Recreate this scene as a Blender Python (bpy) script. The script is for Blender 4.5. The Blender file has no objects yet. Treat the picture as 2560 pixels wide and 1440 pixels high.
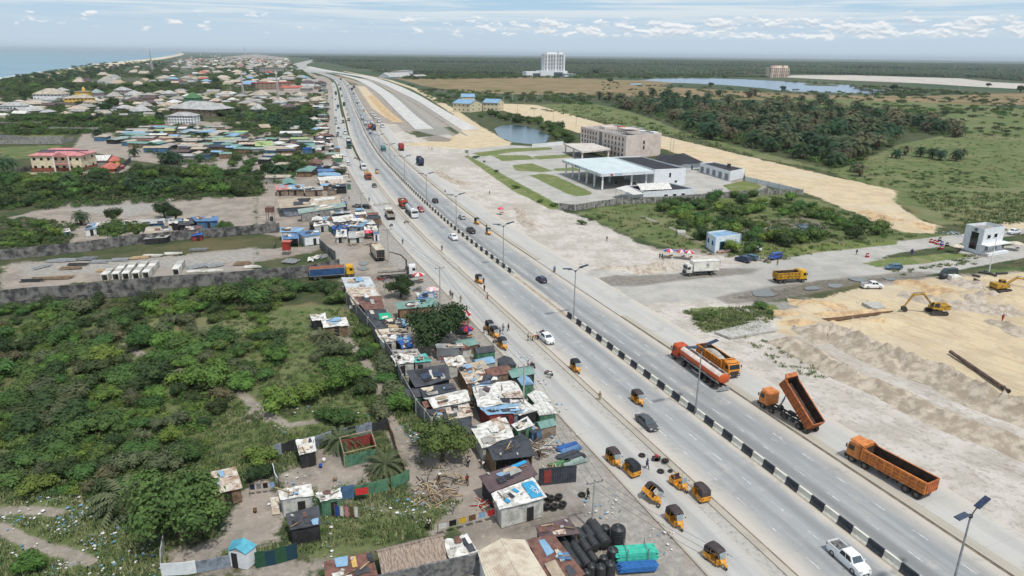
import bpy,bmesh,math,random
import numpy as np
from mathutils import Vector,Matrix,Euler
R=math.radians
SC=bpy.context.scene
COL=SC.collection
rng=random.Random(7)
npr=np.random.RandomState(7)
FPX,PITCH,ROLL,CAMH=1750.0,18.455,0.627,55.0
cd=bpy.data.cameras.new('camera')
cam=bpy.data.objects.new('camera',cd)
COL.objects.link(cam)
cd.sensor_width=36.0
cd.lens=FPX/2560.0*36.0
cd.clip_start=1.0
cd.clip_end=120000.0
cam.matrix_world=(Matrix.Translation((0,0,CAMH))@Euler((R(90-PITCH),0,0)).to_matrix().to_4x4()@Matrix.Rotation(R(ROLL),4,'Z'))
SC.camera=cam
SC.render.resolution_x,SC.render.resolution_y=1024,576
SUN_EL,SUN_AZ=62.0,150.0
SC.view_settings.view_transform='Standard'
SC.view_settings.look='None'
SC.view_settings.exposure=-0.02
SC.view_settings.gamma=1.0
sl=bpy.data.lights.new('sun','SUN')
sl.energy=3.3
sl.angle=R(3.0)
sl.color=(1.0,0.965,0.91)
sun=bpy.data.objects.new('sun',sl)
COL.objects.link(sun)
sd_=Vector((math.sin(R(SUN_AZ))*math.cos(R(SUN_EL)),math.cos(R(SUN_AZ))*math.cos(R(SUN_EL)),math.sin(R(SUN_EL))))
sun.rotation_euler=sd_.to_track_quat('Z','Y').to_euler()
sun.location=(0,0,300)
class NT:
 """small helper round a node tree"""
 def __init__(s,tree):
  s.t=tree
  s.N=tree.nodes
  s.L=tree.links
 def put(s,sock,v):
  if isinstance(v,bpy.types.NodeSocket):
   s.L.new(v,sock)
  elif v is not None:
   if hasattr(sock,'default_value'):
    dv=sock.default_value
    if hasattr(dv,'__len__'):
     if not hasattr(v,'__len__'):
      v=(v,)*len(dv)
     if len(dv)==4 and len(v)==3:
      v=tuple(v)+(1.0,)
    sock.default_value=v
 def math(s,op,a,b=None,c=None,clamp=False):
  n=s.N.new('ShaderNodeMath')
  n.operation=op
  n.use_clamp=clamp
  s.put(n.inputs[0],a)
  if b is not None:s.put(n.inputs[1],b)
  if c is not None:s.put(n.inputs[2],c)
  return n.outputs[0]
 def vmath(s,op,a,b=None):
  n=s.N.new('ShaderNodeVectorMath')
  n.operation=op
  s.put(n.inputs[0],a)
  if b is not None:s.put(n.inputs[1],b)
  return n.outputs[0]
 def noise(s,vec,scale,detail=4,rough=0.6,out=0,dist=0.0):
  n=s.N.new('ShaderNodeTexNoise')
  s.put(n.inputs['Vector'],vec)
  s.put(n.inputs['Scale'],scale)
  n.inputs['Detail'].default_value=detail
  n.inputs['Roughness'].default_value=rough
  n.inputs['Distortion'].default_value=dist
  return n.outputs[out]
 def ramp(s,v,a,b,lo=0.0,hi=1.0,smooth=True):
  n=s.N.new('ShaderNodeMapRange')
  n.interpolation_type='SMOOTHSTEP' if smooth else 'LINEAR'
  n.clamp=True
  s.put(n.inputs[0],v)
  s.put(n.inputs[1],a);s.put(n.inputs[2],b);s.put(n.inputs[3],lo);s.put(n.inputs[4],hi)
  return n.outputs[0]
 def mix(s,f,a,b,mode='MIX'):
  n=s.N.new('ShaderNodeMix')
  n.data_type='RGBA'
  n.blend_type=mode
  s.put(n.inputs[0],f)
  s.put(n.inputs[6],a)
  s.put(n.inputs[7],b)
  return n.outputs[2]
 def sep(s,v):
  n=s.N.new('ShaderNodeSeparateXYZ')
  s.put(n.inputs[0],v)
  return n.outputs
 def comb(s,x,y,z):
  n=s.N.new('ShaderNodeCombineXYZ')
  s.put(n.inputs[0],x);s.put(n.inputs[1],y);s.put(n.inputs[2],z)
  return n.outputs[0]
 def attr(s,name):
  n=s.N.new('ShaderNodeAttribute')
  n.attribute_name=name
  return n.outputs['Fac']
 def bump(s,h,strength=0.5,dist=0.1):
  n=s.N.new('ShaderNodeBump')
  n.inputs['Strength'].default_value=strength
  n.inputs['Distance'].default_value=dist
  s.put(n.inputs['Height'],h)
  return n.outputs[0]
world=bpy.data.worlds.new('World')
SC.world=world
world.use_nodes=True
w=NT(world.node_tree)
for n_ in list(w.N):w.N.remove(n_)
wo=w.N.new('ShaderNodeOutputWorld')
bg=w.N.new('ShaderNodeBackground')
sky=w.N.new('ShaderNodeTexSky')
sky.sky_type='NISHITA'
sky.sun_disc=False
sky.sun_elevation=R(SUN_EL)
sky.sun_rotation=R(SUN_AZ)
sky.altitude=50
sky.dust_density=2.0
SKYS=0.10
tc=w.N.new('ShaderNodeTexCoord')
dx,dy,dz=w.sep(tc.outputs['Generated'])
az=w.math('ARCTAN2',dx,dy)
el=w.math('MULTIPLY',dz,57.3)
st=w.noise(w.comb(w.math('MULTIPLY',w.math('ADD',az,w.math('MULTIPLY',el,0.05)),2.6),w.math('MULTIPLY',el,1.5),3.0),1.1,7,0.62,dist=0.8)
st2=w.noise(w.comb(w.math('MULTIPLY',az,9.0),w.math('MULTIPLY',el,5.0),8.0),1.0,5,0.6)
stm=w.math('ADD',w.math('MULTIPLY',st,0.75),w.math('MULTIPLY',st2,0.25))
thin=w.ramp(stm,0.42,0.58)
up=w.noise(w.comb(w.math('MULTIPLY',az,32.0),w.math('MULTIPLY',el,1.35),0.0),1.0,9,0.62,dist=0.3)
band=w.math('MULTIPLY',w.ramp(el,1.0,1.55),w.ramp(el,3.6,2.1))
side=w.ramp(az,-0.35,0.25,0.55,1.0)
cum=w.math('MULTIPLY',w.ramp(w.math('ADD',up,w.math('MULTIPLY',w.math('MULTIPLY',band,side),0.30)),0.72,0.82),w.ramp(band,0.0,0.25))
shade_n=w.noise(w.comb(w.math('MULTIPLY',az,32.0),w.math('MULTIPLY',w.math('ADD',el,0.16),1.35),0.0),1.0,9,0.62,dist=0.3)
cshade=w.ramp(w.math('SUBTRACT',up,shade_n),-0.10,0.10)
skyc=w.vmath('SCALE',sky.outputs[0])
w.N[-1].inputs['Scale'].default_value=1.0
K=1.0/SKYS
hz=w.ramp(el,0.0,6.0)
clear=w.mix(hz,(0.58*K,0.70*K,0.81*K),(0.38*K,0.62*K,0.82*K))
clear=w.mix(w.ramp(el,8.0,40.0),clear,skyc)
veil=w.mix(w.ramp(el,0.0,5.0),(0.64*K,0.74*K,0.82*K),(0.80*K,0.86*K,0.89*K))
c1=w.mix(w.math('MULTIPLY',thin,w.ramp(el,0.6,3.0,0.1,0.9)),clear,veil)
cumc=w.mix(cshade,(0.56*K,0.64*K,0.73*K),(0.95*K,0.97*K,0.98*K))
c2=w.mix(w.math('MULTIPLY',cum,0.92),c1,cumc)
w.put(bg.inputs[0],c2)
bg.inputs[1].default_value=SKYS
w.L.new(bg.outputs[0],wo.inputs[0])
_r,_p=R(ROLL),R(PITCH)
def P(px,py,z=0.0):
 """the point at height z that the photograph shows at pixel (px, py)"""
 u=(px-1280)/FPX
 v=-(py-720)/FPX
 u2=u*math.cos(_r)-v*math.sin(_r)
 v2=u*math.sin(_r)+v*math.cos(_r)
 dyy=math.cos(_p)+v2*math.sin(_p)
 dzz=-math.sin(_p)+v2*math.cos(_p)
 t=(z-CAMH)/dzz
 return Vector((u2*t,dyy*t,z))
ZO={'A1':(0,80),'A2':(640,80),'A3':(1280,80),'A4':(1920,80),'A5':(0,400),'A6':(640,400),'A7':(1280,400),'A8':(1920,400),'B1':(0,740),'B2':(640,740),'B3':(1280,740),'B4':(1920,740),'B5':(0,1080),'B6':(640,1080),'B7':(1280,1080),'B8':(1920,1080),'F':None}
def q(zone,*v):
 """list of full-picture pixels from coordinates read in a 4x detail"""
 o=ZO[zone]
 pts=[(v[i],v[i+1])for i in range(0,len(v),2)]
 if o is None:return pts
 return[(o[0]+a/4.0,o[1]+b/4.0)for a,b in pts]
def mpp(px,py):
 a,b=P(px-.5,py),P(px+.5,py)
 return(a-b).length
def pix(v):
 """inverse of P, for choosing what the photograph can see"""
 x,y,z=v[0],v[1],v[2]-CAMH
 f=y*math.cos(_p)-z*math.sin(_p)
 if f<1:return(-9999,-9999)
 v2=(y*math.sin(_p)+z*math.cos(_p))/f
 u2=x/f
 u=u2*math.cos(_r)+v2*math.sin(_r)
 v_=-u2*math.sin(_r)+v2*math.cos(_r)
 return(1280+u*FPX,720-v_*FPX)
class MB:
 def __init__(s):
  s.v=[];s.f=[];s.m=[];s.sm=[]
 def add(s,vs,fs,mi=0,smooth=False,M=None):
  o=len(s.v)
  if M is not None:vs=[M@Vector(v)for v in vs]
  s.v.extend([tuple(v)for v in vs])
  for f in fs:
   s.f.append(tuple(o+i for i in f));s.m.append(mi);s.sm.append(smooth)
  return s
 def box(s,c,d,mi=0,rz=0.0,M=None,top=1.0,taper=None):
  hx,hy,hz=d[0]/2,d[1]/2,d[2]/2
  tx,ty=(top,top)if taper is None else taper
  vs=[(-hx,-hy,-hz),(hx,-hy,-hz),(hx,hy,-hz),(-hx,hy,-hz),(-hx*tx,-hy*ty,hz),(hx*tx,-hy*ty,hz),(hx*tx,hy*ty,hz),(-hx*tx,hy*ty,hz)]
  T=Matrix.Translation(c)@Matrix.Rotation(rz,4,'Z')
  if M is not None:T=M@T
  return s.add(vs,[(0,3,2,1),(4,5,6,7),(0,1,5,4),(1,2,6,5),(2,3,7,6),(3,0,4,7)],mi,False,T)
 def prism(s,prof,y0,y1,mi=0,axis='y',M=None,inset=0.0):
  """polygon prof in (x,z) swept from y0 to y1"""
  n=len(prof)
  a=[(p[0],y0,p[1])for p in prof];b=[(p[0],y1,p[1])for p in prof]
  if axis=='x':
   a=[(y0,p[0],p[1])for p in prof];b=[(y1,p[0],p[1])for p in prof]
  if axis=='z':
   a=[(p[0],p[1],y0)for p in prof];b=[(p[0],p[1],y1)for p in prof]
  fs=[tuple(range(n)),tuple(range(2*n-1,n-1,-1))]
  for i in range(n):
   j=(i+1)%n
   fs.append((i,i+n,j+n,j))
  return s.add(a+b,fs,mi,False,M)
 def tube(s,p0,p1,r0,r1=None,n=8,mi=0,cap=True,smooth=True,M=None):
  if r1 is None:r1=r0
  p0,p1=Vector(p0),Vector(p1)
  d=(p1-p0)
  if d.length<1e-6:return s
  d.normalize()
  a=d.orthogonal().normalized();b=d.cross(a)
  vs=[]
  for p,r in((p0,r0),(p1,r1)):
   for i in range(n):
    t=2*math.pi*i/n
    vs.append(p+(a*math.cos(t)+b*math.sin(t))*r)
  s.add(vs,[(i,(i+1)%n,n+(i+1)%n,n+i)for i in range(n)],mi,smooth,M)
  if cap:s.add(vs,[tuple(range(n-1,-1,-1)),tuple(range(n,2*n))],mi,False,M)
  return s
 def path(s,pts,r,n=6,mi=0,M=None):
  for i in range(len(pts)-1):
   ra=r[i]if hasattr(r,'__len__')else r
   rb=r[i+1]if hasattr(r,'__len__')else r
   s.tube(pts[i],pts[i+1],ra,rb,n,mi,True,True,M)
  return s
 def lathe(s,prof,n=16,mi=0,M=None,smooth=True):
  vs=[]
  for r,z in prof:
   for i in range(n):
    t=2*math.pi*i/n
    vs.append((r*math.cos(t),r*math.sin(t),z))
  fs=[]
  for k in range(len(prof)-1):
   for i in range(n):
    j=(i+1)%n
    fs.append((k*n+i,k*n+j,(k+1)*n+j,(k+1)*n+i))
  return s.add(vs,fs,mi,smooth,M)
 def quad(s,a,b,c,d,mi=0):
  return s.add([a,b,c,d],[(0,1,2,3)],mi)
 def sheet(s,qd,th=0.06,mi=0):
  """four corners (counter-clockwise from above) as a thin slab"""
  t=[Vector(p)for p in qd]
  b=[p-Vector((0,0,th))for p in t]
  return s.add(b+t,[(3,2,1,0),(4,5,6,7),(0,1,5,4),(1,2,6,5),(2,3,7,6),(3,0,4,7)],mi)
 def grid(s,fn,nu,nv,mi=0,smooth=True):
  vs=[fn(i/nu,j/nv)for j in range(nv+1)for i in range(nu+1)]
  fs=[(j*(nu+1)+i,j*(nu+1)+i+1,(j+1)*(nu+1)+i+1,(j+1)*(nu+1)+i)for j in range(nv)for i in range(nu)]
  return s.add(vs,fs,mi,smooth)
 def mesh(s,name,mats):
  me=bpy.data.meshes.new(name)
  me.from_pydata(s.v,[],s.f)
  for m in mats:me.materials.append(m)
  me.polygons.foreach_set('material_index',s.m)
  me.polygons.foreach_set('use_smooth',s.sm)
  me.update()
  return me
 def build(s,name,mats,parent=None,loc=None,rz=0.0):
  if not isinstance(mats,(list,tuple)):mats=[mats]
  return link(name,s.mesh(name,mats),parent,loc,rz)
def link(name,data,parent=None,loc=None,rz=0.0):
 o=bpy.data.objects.new(name,data)
 COL.objects.link(o)
 if loc is not None:o.location=loc
 o.rotation_euler=(0,0,rz)
 if parent is not None:o.parent=parent
 return o
def tag(o,label=None,cat=None,group=None,kind=None):
 if label:o['label']=label
 if cat:o['category']=cat
 if group:o['group']=group
 if kind:o['kind']=kind
 return o
def thing(name,label,cat,loc=(0,0,0),rz=0.0,group=None):
 return tag(link(name,None,None,loc,rz),label,cat,group)
def struct(o):
 o['kind']='structure'
 return o
KIDS={}
def copy_tree(o,parent=None):
 """a copy of a thing with copies of its parts and sub-parts"""
 c=o.copy();COL.objects.link(c)
 if parent is not None:c.parent=parent
 for ch in list(o.children):copy_tree(ch,c)
 return c
class Proto:
 """first place() moves the original, later ones copy it"""
 def __init__(s,o):s.o=o;s.used=False
 def place(s,loc,rz=0.0,label=None,group=None,sc=None,mats=None,tilt=None):
  if s.used:o=copy_tree(s.o)
  else:o=s.o;s.used=True
  o.location=loc
  o.rotation_euler=(tilt[0]if tilt else 0,tilt[1]if tilt else 0,rz)
  o.scale=(1,1,1)if sc is None else((sc,sc,sc)if not hasattr(sc,'__len__')else sc)
  if label:o['label']=label
  if group:o['group']=group
  elif 'group' in o:del o['group']
  return o
MATS={}
def S(r,g,b,k=0.92):
 """surface colour from an sRGB triple"""
 f=lambda c:(c/12.92 if c<=0.04045 else((c+0.055)/1.055)**2.4)
 return tuple(min(0.85,f(v/255.0)*k)for v in(r,g,b))
def mat(name,c,c2=None,scale=1.0,rough=0.8,bump=0.0,bscale=None,metal=0.0,rnd=0.0,lo=0.4,hi=0.62,stretch=None,corr=None,spec=0.3,world=False,detail=5):
 if name in MATS:return MATS[name]
 m=bpy.data.materials.new(name)
 m.use_nodes=True
 t=NT(m.node_tree)
 b=t.N['Principled BSDF']
 b.inputs['Roughness'].default_value=rough
 b.inputs['Metallic'].default_value=metal
 b.inputs['Specular IOR Level'].default_value=spec
 if world:
  vec=t.N.new('ShaderNodeNewGeometry').outputs['Position']
 else:
  vec=t.N.new('ShaderNodeTexCoord').outputs['Object']
 if stretch:vec0=vec;vec=t.vmath('MULTIPLY',vec,stretch)
 if c2 is None:c2=tuple(x*0.8 for x in c)
 nz=t.noise(vec,scale,detail,0.65)
 col=t.mix(t.ramp(nz,lo,hi),c,c2)
 if rnd:
  oi=t.N.new('ShaderNodeObjectInfo')
  hs=t.N.new('ShaderNodeHueSaturation')
  t.put(hs.inputs['Hue'],t.ramp(oi.outputs['Random'],0,1,0.5-rnd*0.12,0.5+rnd*0.08,False))
  r2=t.math('FRACT',t.math('MULTIPLY',oi.outputs['Random'],37.7))
  t.put(hs.inputs['Value'],t.ramp(r2,0,1,1-rnd*0.8,1+rnd*0.8,False))
  hs.inputs['Saturation'].default_value=1.0
  t.put(hs.inputs['Color'],col)
  col=hs.outputs[0]
 t.put(b.inputs['Base Color'],col)
 h=None
 if bump:
  h=t.noise(vec,bscale or scale*6,4,0.7)
 if corr:
  ax=t.sep(t.N.new('ShaderNodeTexCoord').outputs['Object'])[corr[0]]
  wv=t.math('SINE',t.math('MULTIPLY',ax,corr[1]*6.283))
  h=wv if h is None else t.math('ADD',t.math('MULTIPLY',h,0.6),wv)
  bump=bump or 0.5
 if h is not None:
  t.put(b.inputs['Normal'],t.bump(h,min(1.0,bump),0.05 if corr else 0.08))
 MATS[name]=m
 return m
def glassy(name,c,rough=0.12):
 return mat(name,c,tuple(x*0.8 for x in c),0.5,rough,spec=0.6)
def catmull(pts,step):
 out=[]
 n=len(pts)
 for i in range(n-1):
  p0=pts[max(i-1,0)];p1=pts[i];p2=pts[i+1];p3=pts[min(i+2,n-1)]
  L=(p2-p1).length
  k=max(2,int(L/step))
  for j in range(k):
   t=j/k
   out.append(0.5*((2*p1)+(p2-p0)*t+(2*p0-5*p1+4*p2-p3)*t*t+(3*p1-p0-3*p2+p3)*t**3))
 out.append(pts[-1])
 return out
MEDPX=[(1950,1197),(1583,922),(1410,793),(1262,671),(1142,578),(1060,505),(995,440),(947,387),(915,335),(902,305),(886,272),(877,250),(868,228),(858,210),(846,198),(826,190),(800,182),(770,176),(748,169),(741,163.5),(752,158),(772,153),(792,148),(806,146)]
_w=[P(*m)for m in MEDPX]
_dir=(_w[3]-_w[0]).normalized()
_w[1]=_w[0]+_dir*(_w[1]-_w[0]).dot(_dir)
_w[2]=_w[0]+_dir*(_w[2]-_w[0]).dot(_dir)
CW=catmull([_w[0]-_dir*110,_w[0]-_dir*50]+_w,3.0)
CS=[0.0]
for i in range(1,len(CW)):CS.append(CS[-1]+(CW[i]-CW[i-1]).length)
CSa=np.array(CS);CWa=np.array([tuple(v)for v in CW])
def road(s,off=0.0,z=0.0):
 """point at length s along the median, off metres to the right of it, and the heading there"""
 x=np.interp(s,CSa,CWa[:,0]);y=np.interp(s,CSa,CWa[:,1])
 x2=np.interp(s+4,CSa,CWa[:,0]);y2=np.interp(s+4,CSa,CWa[:,1])
 x1=np.interp(s-4,CSa,CWa[:,0]);y1=np.interp(s-4,CSa,CWa[:,1])
 d=Vector((x2-x1,y2-y1,0)).normalized()
 return Vector((x+d.y*off,y-d.x*off,z)),math.atan2(d.y,d.x)
def road_at(p):
 """nearest length and side offset for a world point"""
 d=np.hypot(CWa[:,0]-p[0],CWa[:,1]-p[1])
 i=int(np.argmin(d));s=CS[i]
 for _ in range(3):
  c,h=road(s)
  s+=(p[0]-c.x)*math.cos(h)+(p[1]-c.y)*math.sin(h)
 c,h=road(s)
 off=(p[0]-c.x)*math.sin(h)-(p[1]-c.y)*math.cos(h)
 return s,off
S0=road_at(P(2330,1440))[0]
def poly_sd(X,Y,poly):
 """signed distance, positive inside"""
 d2=np.full(X.shape,1e18)
 inside=np.zeros(X.shape,bool)
 n=len(poly)
 for i in range(n):
  ax,ay=poly[i];bx,by=poly[(i+1)%n]
  ex,ey=bx-ax,by-ay
  L=ex*ex+ey*ey+1e-9
  t=np.clip(((X-ax)*ex+(Y-ay)*ey)/L,0,1)
  d2=np.minimum(d2,(X-ax-t*ex)**2+(Y-ay-t*ey)**2)
  c=((ay>Y)!=(by>Y))
  with np.errstate(divide='ignore',invalid='ignore'):
   xi=ax+(Y-ay)*ex/(ey if abs(ey)>1e-9 else 1e-9)
  inside^=(c&(X<xi))
 d=np.sqrt(d2)
 return np.where(inside,d,-d)
def line_sd(X,Y,pts,wd):
 d2=np.full(X.shape,1e18)
 for i in range(len(pts)-1):
  ax,ay=pts[i];bx,by=pts[i+1]
  ex,ey=bx-ax,by-ay
  L=ex*ex+ey*ey+1e-9
  t=np.clip(((X-ax)*ex+(Y-ay)*ey)/L,0,1)
  d2=np.minimum(d2,(X-ax-t*ex)**2+(Y-ay-t*ey)**2)
 return wd-np.sqrt(d2)
def W2(pp):return[tuple(P(a,b)[:2])for a,b in pp]
ZONES={k:[]for k in('dry','grass','bare','pale','yellow','conc','lawn','dark','rough','path')}
LINES={k:[]for k in ZONES}
def zone(k,pp):ZONES[k].append(W2(pp))
def zline(k,pp,wd):LINES[k].append((W2(pp),wd))
zone('dry',[(985,186),(1340,193),(1700,204),(1640,216),(2050,238),(2300,240),(2560,232),(2700,236),(2700,262),(2200,262),(1900,250),(1500,240),(1180,232),(1060,215),(990,196)])
zone('dry',[(2180,470),(2560,450),(2900,470),(2900,560),(2560,560),(2330,560)])
zone('pale',[(1980,188),(2140,188),(2400,196),(2480,205),(2700,216),(2700,228),(2480,219),(2300,208),(2100,200),(1960,193)])
zone('grass',[(1310,262),(1480,258),(1560,275),(1640,300),(1740,345),(1900,395),(2060,425),(2260,470),(2560,480),(2900,470),(2900,300),(2560,270),(2200,262),(2420,330),(2230,372),(2080,425),(1740,340),(1640,335),(1500,300),(1400,280)])
zone('grass',[(1880,240),(2400,260),(2700,280),(2700,560),(2340,560),(2260,480),(2090,440),(2250,360),(2400,330)])
zone('grass',q('A1',0,980,420,970,640,1000,640,1060,330,1050,0,1075))
zone('grass',q('A1',0,1150,600,1130,620,1180,260,1260,0,1270))
zone('bare',q('A1',1290,950,1500,890,1560,900,1400,980,1300,975))
zone('dry',q('A1',1960,540,2210,545,2240,580,2050,590,1900,580))
zone('bare',[(0,245),(200,235),(420,232),(640,236),(800,240),(800,262),(560,285),(430,300),(300,262),(100,270),(0,300)])
zone('bare',[(230,310),(420,300),(560,305),(700,300),(830,310),(860,420),(880,500),(660,500),(650,440),(480,420),(330,400),(180,370),(210,330)])
zone('bare',[(480,150),(640,135),(720,145),(735,165),(820,200),(830,240),(640,236),(500,215)])
zone('yellow',q('A5',40,165,300,130,500,135,860,130,860,160,500,190,60,185))
zone('bare',q('A5',280,120,860,105,900,60,1250,40,1320,60,1200,130,860,150,280,140))
zone('bare',q('A5',0,590,340,510,600,440,900,410,1400,400,2000,370,2560,362,2560,700,2400,720,2300,740,1400,800,700,830,560,790,640,700,430,660,0,650))
zone('bare',q('A6',0,362,250,350,940,355,1180,620,1240,700,1240,800,700,800,620,830,0,720))
zone('rough',q('A5',700,420,1700,430,1500,520,1300,560,700,500))
zone('bare',q('A5',0,1060,120,1040,500,1000,1100,1000,2000,930,2560,870,2560,1000,2560,1110,1000,1200,300,1300,0,1290))
zone('rough',q('A5',120,1045,1500,990,2560,900,2560,990,1500,1090,300,1160))
zone('bare',q('A6',0,890,620,850,660,880,500,930,0,1010))
zone('bare',q('A6',640,790,1240,790,1300,700,1500,900,1700,1150,1650,1230,1250,1300,1000,1440,860,1200,1000,1150,800,1040,720,880))
zone('rough',q('A6',720,860,900,870,920,1060,840,1040,760,960))
zone('bare',[(860,690),(1120,690),(1300,900),(1470,1100),(1600,1250),(1790,1440),(1900,1560),(1000,1560),(1180,1330),(1100,1230),(1030,1130),(1040,1060),(1060,1040),(1000,930)])
zone('dark',q('B7',0,900,560,770,700,700,800,820,620,860,300,960,0,1000))
zone('bare',q('B6',190,380,560,320,600,150,850,120,860,300,1180,260,1200,440,980,520,800,560,640,640,560,560,240,560))
zone('bare',q('B6',0,420,160,420,230,600,300,760,300,1100,0,1180,-300,1170,-360,900,-200,600))
zone('bare',q('B5',1650,1180,2100,1080,2400,930,2560,900,2560,1060,2300,1160,2100,1260,2280,1340,1640,1400))
zone('bare',q('B6',1450,320,1900,320,2180,600,2150,680,1700,680,1500,540))
zone('bare',q('B6',-60,1360,400,1320,560,1360,700,1440,700,1700,-60,1700))
zone('bare',q('B6',0,1180,420,1290,700,1300,680,1440,0,1440))
zone('bare',q('B6',830,700,1300,680,1290,760,900,790))
zone('bare',q('B2',480,290,640,250,980,270,980,370,850,460,700,440))
zone('bare',q('B2',-40,1100,100,1150,180,1200,60,1260,-40,1220))
zone('grass',[(0,800),(880,760),(1050,1060),(1000,1090),(700,1110),(480,1240),(0,1280)])
zone('dry',q('B1',900,380,1500,440,1400,620,1180,540,900,480))
zone('dry',q('B1',1700,620,1900,560,2300,400,2560,560,2400,700,1900,820))
zone('dry',q('B2',100,360,560,330,560,430,300,440))
zone('dry',q('B2',0,160,560,60,560,260,250,300,0,330))
zone('dry',q('B5',80,870,500,850,400,1000,120,1000))
zone('bare',q('B5',0,960,400,1130,900,1300,600,1250,300,1140,0,1040))
zone('grass',q('B5',0,760,1500,560,2300,200,2560,100,2560,300,2100,560,1700,700,1640,1440,0,1440))
zone('grass',q('B6',400,860,1200,700,1700,660,2000,700,2060,900,1800,1000,1200,1140,900,1200,600,1280,500,1180))
zone('grass',q('B2',920,260,1020,180,1260,560,1560,960,1700,1230,1400,1300,1280,1000,1100,700,1000,540))
zone('pale',[(1040,345),(1120,335),(1200,370),(1160,378),(1230,430),(1300,470),(1390,520),(1470,545),(1560,590),(1640,625),(1700,630),(1760,636),(1900,640),(1960,660),(1880,720),(1640,780),(1560,760),(1460,690),(1340,610),(1200,520),(1040,380)])
zone('pale',[(1900,780),(2100,830),(2300,900),(2600,1030),(2900,1130),(2900,1500),(2560,1400),(2200,1100),(1900,900)])
zone('pale',[(1180,520),(1300,560),(1900,760),(2000,830),(2200,960),(2560,1200),(2800,1380),(2800,1500),(2560,1400),(2300,1220),(1600,830),(1300,640)])
zone('bare',q('A7',150,620,420,640,900,780,1500,880,2000,900,2300,960,1800,1000,1000,960,400,800))
zone('pale',q('A2',1240,900,1400,960,1600,1040,1700,1120,1450,1130,1330,1020))
zone('yellow',q('A2',1010,540,1090,545,1200,660,1300,760,1420,880,1300,860,1160,760))
zone('dry',q('A2',1180,740,1300,760,1480,900,1540,990,1300,950))
zone('dry',q('A2',780,435,900,440,1080,525,960,520))
zone('bare',q('A2',1000,530,1100,530,1240,660,1500,900,1560,1010,1330,960,1150,780))
zone('yellow',q('A2',1120,470,1220,480,1500,580,1700,690,1990,900,2230,990,2560,1100,2500,1180,2100,1170,1500,1130,1450,1120,1900,1080,2050,1000,1700,760,1500,660,1300,570))
zone('dark',q('A2',1650,1060,1820,1030,1960,1070,1940,1095,1720,1095))
zone('rough',q('A2',1250,560,1450,640,1900,960,2000,1030,1850,1050,1620,990,1450,720,1250,590))
zone('yellow',[(1236,258),(1340,262),(1440,290),(1560,325),(1650,338),(1900,398),(2080,440),(2250,478),(2230,500),(2290,545),(2350,566),(2340,585),(2260,580),(2170,548),(2040,490),(1860,440),(1790,418),(1660,372),(1500,345),(1440,330),(1330,295),(1250,275)])
zone('yellow',q('A8',2300,620,2560,610,2700,660,2560,720,2380,700))
zone('grass',q('A8',1170,330,1370,300,1900,230,2560,200,2560,620,2380,640,2000,640,1560,590,1380,550,1560,530,1260,420))
zone('grass',[(1440,530),(1700,480),(1900,470),(2050,500),(2230,575),(2400,590),(2400,612),(2100,640),(1900,660),(1760,640),(1640,610),(1560,580)])
zone('dark',q('A8',-300,620,0,600,300,560,600,640,600,730,200,760,-300,740))
zone('conc',q('A7',-440,-60,0,-150,300,-130,2100,140,2280,290,1830,390,480,470,-440,-20))
zone('conc',q('A3',-440,1170,0,1130,200,1140,520,1100,700,1150,500,1440,0,1440,-440,1240))
zone('lawn',q('A7',170,150,300,135,420,150,800,320,780,350,640,360,560,340))
zone('lawn',q('A7',0,50,200,30,420,110,300,120,40,105))
zone('lawn',q('A3',-200,1230,160,1230,240,1270,-100,1290));zone('lawn',q('A3',200,1240,600,1220,620,1250,260,1275))
zone('lawn',q('A3',-400,1210,0,1160,400,1150,400,1175,0,1200,-300,1245))
zone('lawn',q('A7',-480,-40,-440,-50,0,190,480,450,460,490,380,490,0,300,-420,0))
zone('lawn',q('A7',400,85,640,70,700,110,420,105))
zone('bare',q('A7',1740,100,2330,130,2560,260,2500,330,1840,360,1780,200))
zone('lawn',q('A7',2100,250,2350,200,2500,260,2460,310,2200,320))
zone('conc',q('A7',700,1130,1300,1150,1750,1090,2060,1080,2560,1010,3300,880,4300,760,5200,680,5200,720,3900,920,3560,1000,4200,950,4700,880,5200,830,5200,960,4500,1090,4050,1160,3100,1200,2560,1320,2000,1400,1200,1440,600,1340))
zone('dark',q('A7',850,1180,1300,1150,1700,1130,2050,1080,2500,1080,2400,1130,1800,1190,1250,1260,950,1260))
zone('dark',q('A8',-560,1370,100,1250,700,1180,1400,1110,1700,1110,1500,1200,900,1240,500,1320,100,1400,-400,1440))
zone('lawn',q('B3',1750,120,2100,100,2450,200,2300,280,2000,330,1850,250))
zone('lawn',q('B4',-100,100,60,80,110,130,20,190,-100,160))
zone('yellow',[(1930,800),(2000,760),(2150,720),(2330,695),(2560,680),(2900,690),(2900,1100),(2560,1020),(2300,925),(2100,860),(1950,830)])
zone('bare',[(2180,700),(2560,676),(2900,680),(2900,840),(2560,850),(2400,800),(2200,760)])
zone('pale',q('B4',2000,260,2560,330,2560,480,2300,420))
zone('rough',q('B4',0,60,400,40,900,120,1250,240,600,330,0,300))
zone('pale',q('B4',1000,330,1500,520,1900,700,2300,900,2560,1050,2560,1100,1900,800,1300,560))
zone('grass',q('A8',2100,1100,2560,1060,2560,1150,2300,1160))
zone('lawn',q('A8',950,1030,1200,980,1900,920,2060,960,1500,1040,1100,1070))
zone('lawn',q('A8',-200,880,700,830,1300,800,1300,840,700,900,60,960))
zone('pale',q('A8',560,890,700,860,1400,800,1700,790,1600,840,700,910))
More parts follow.
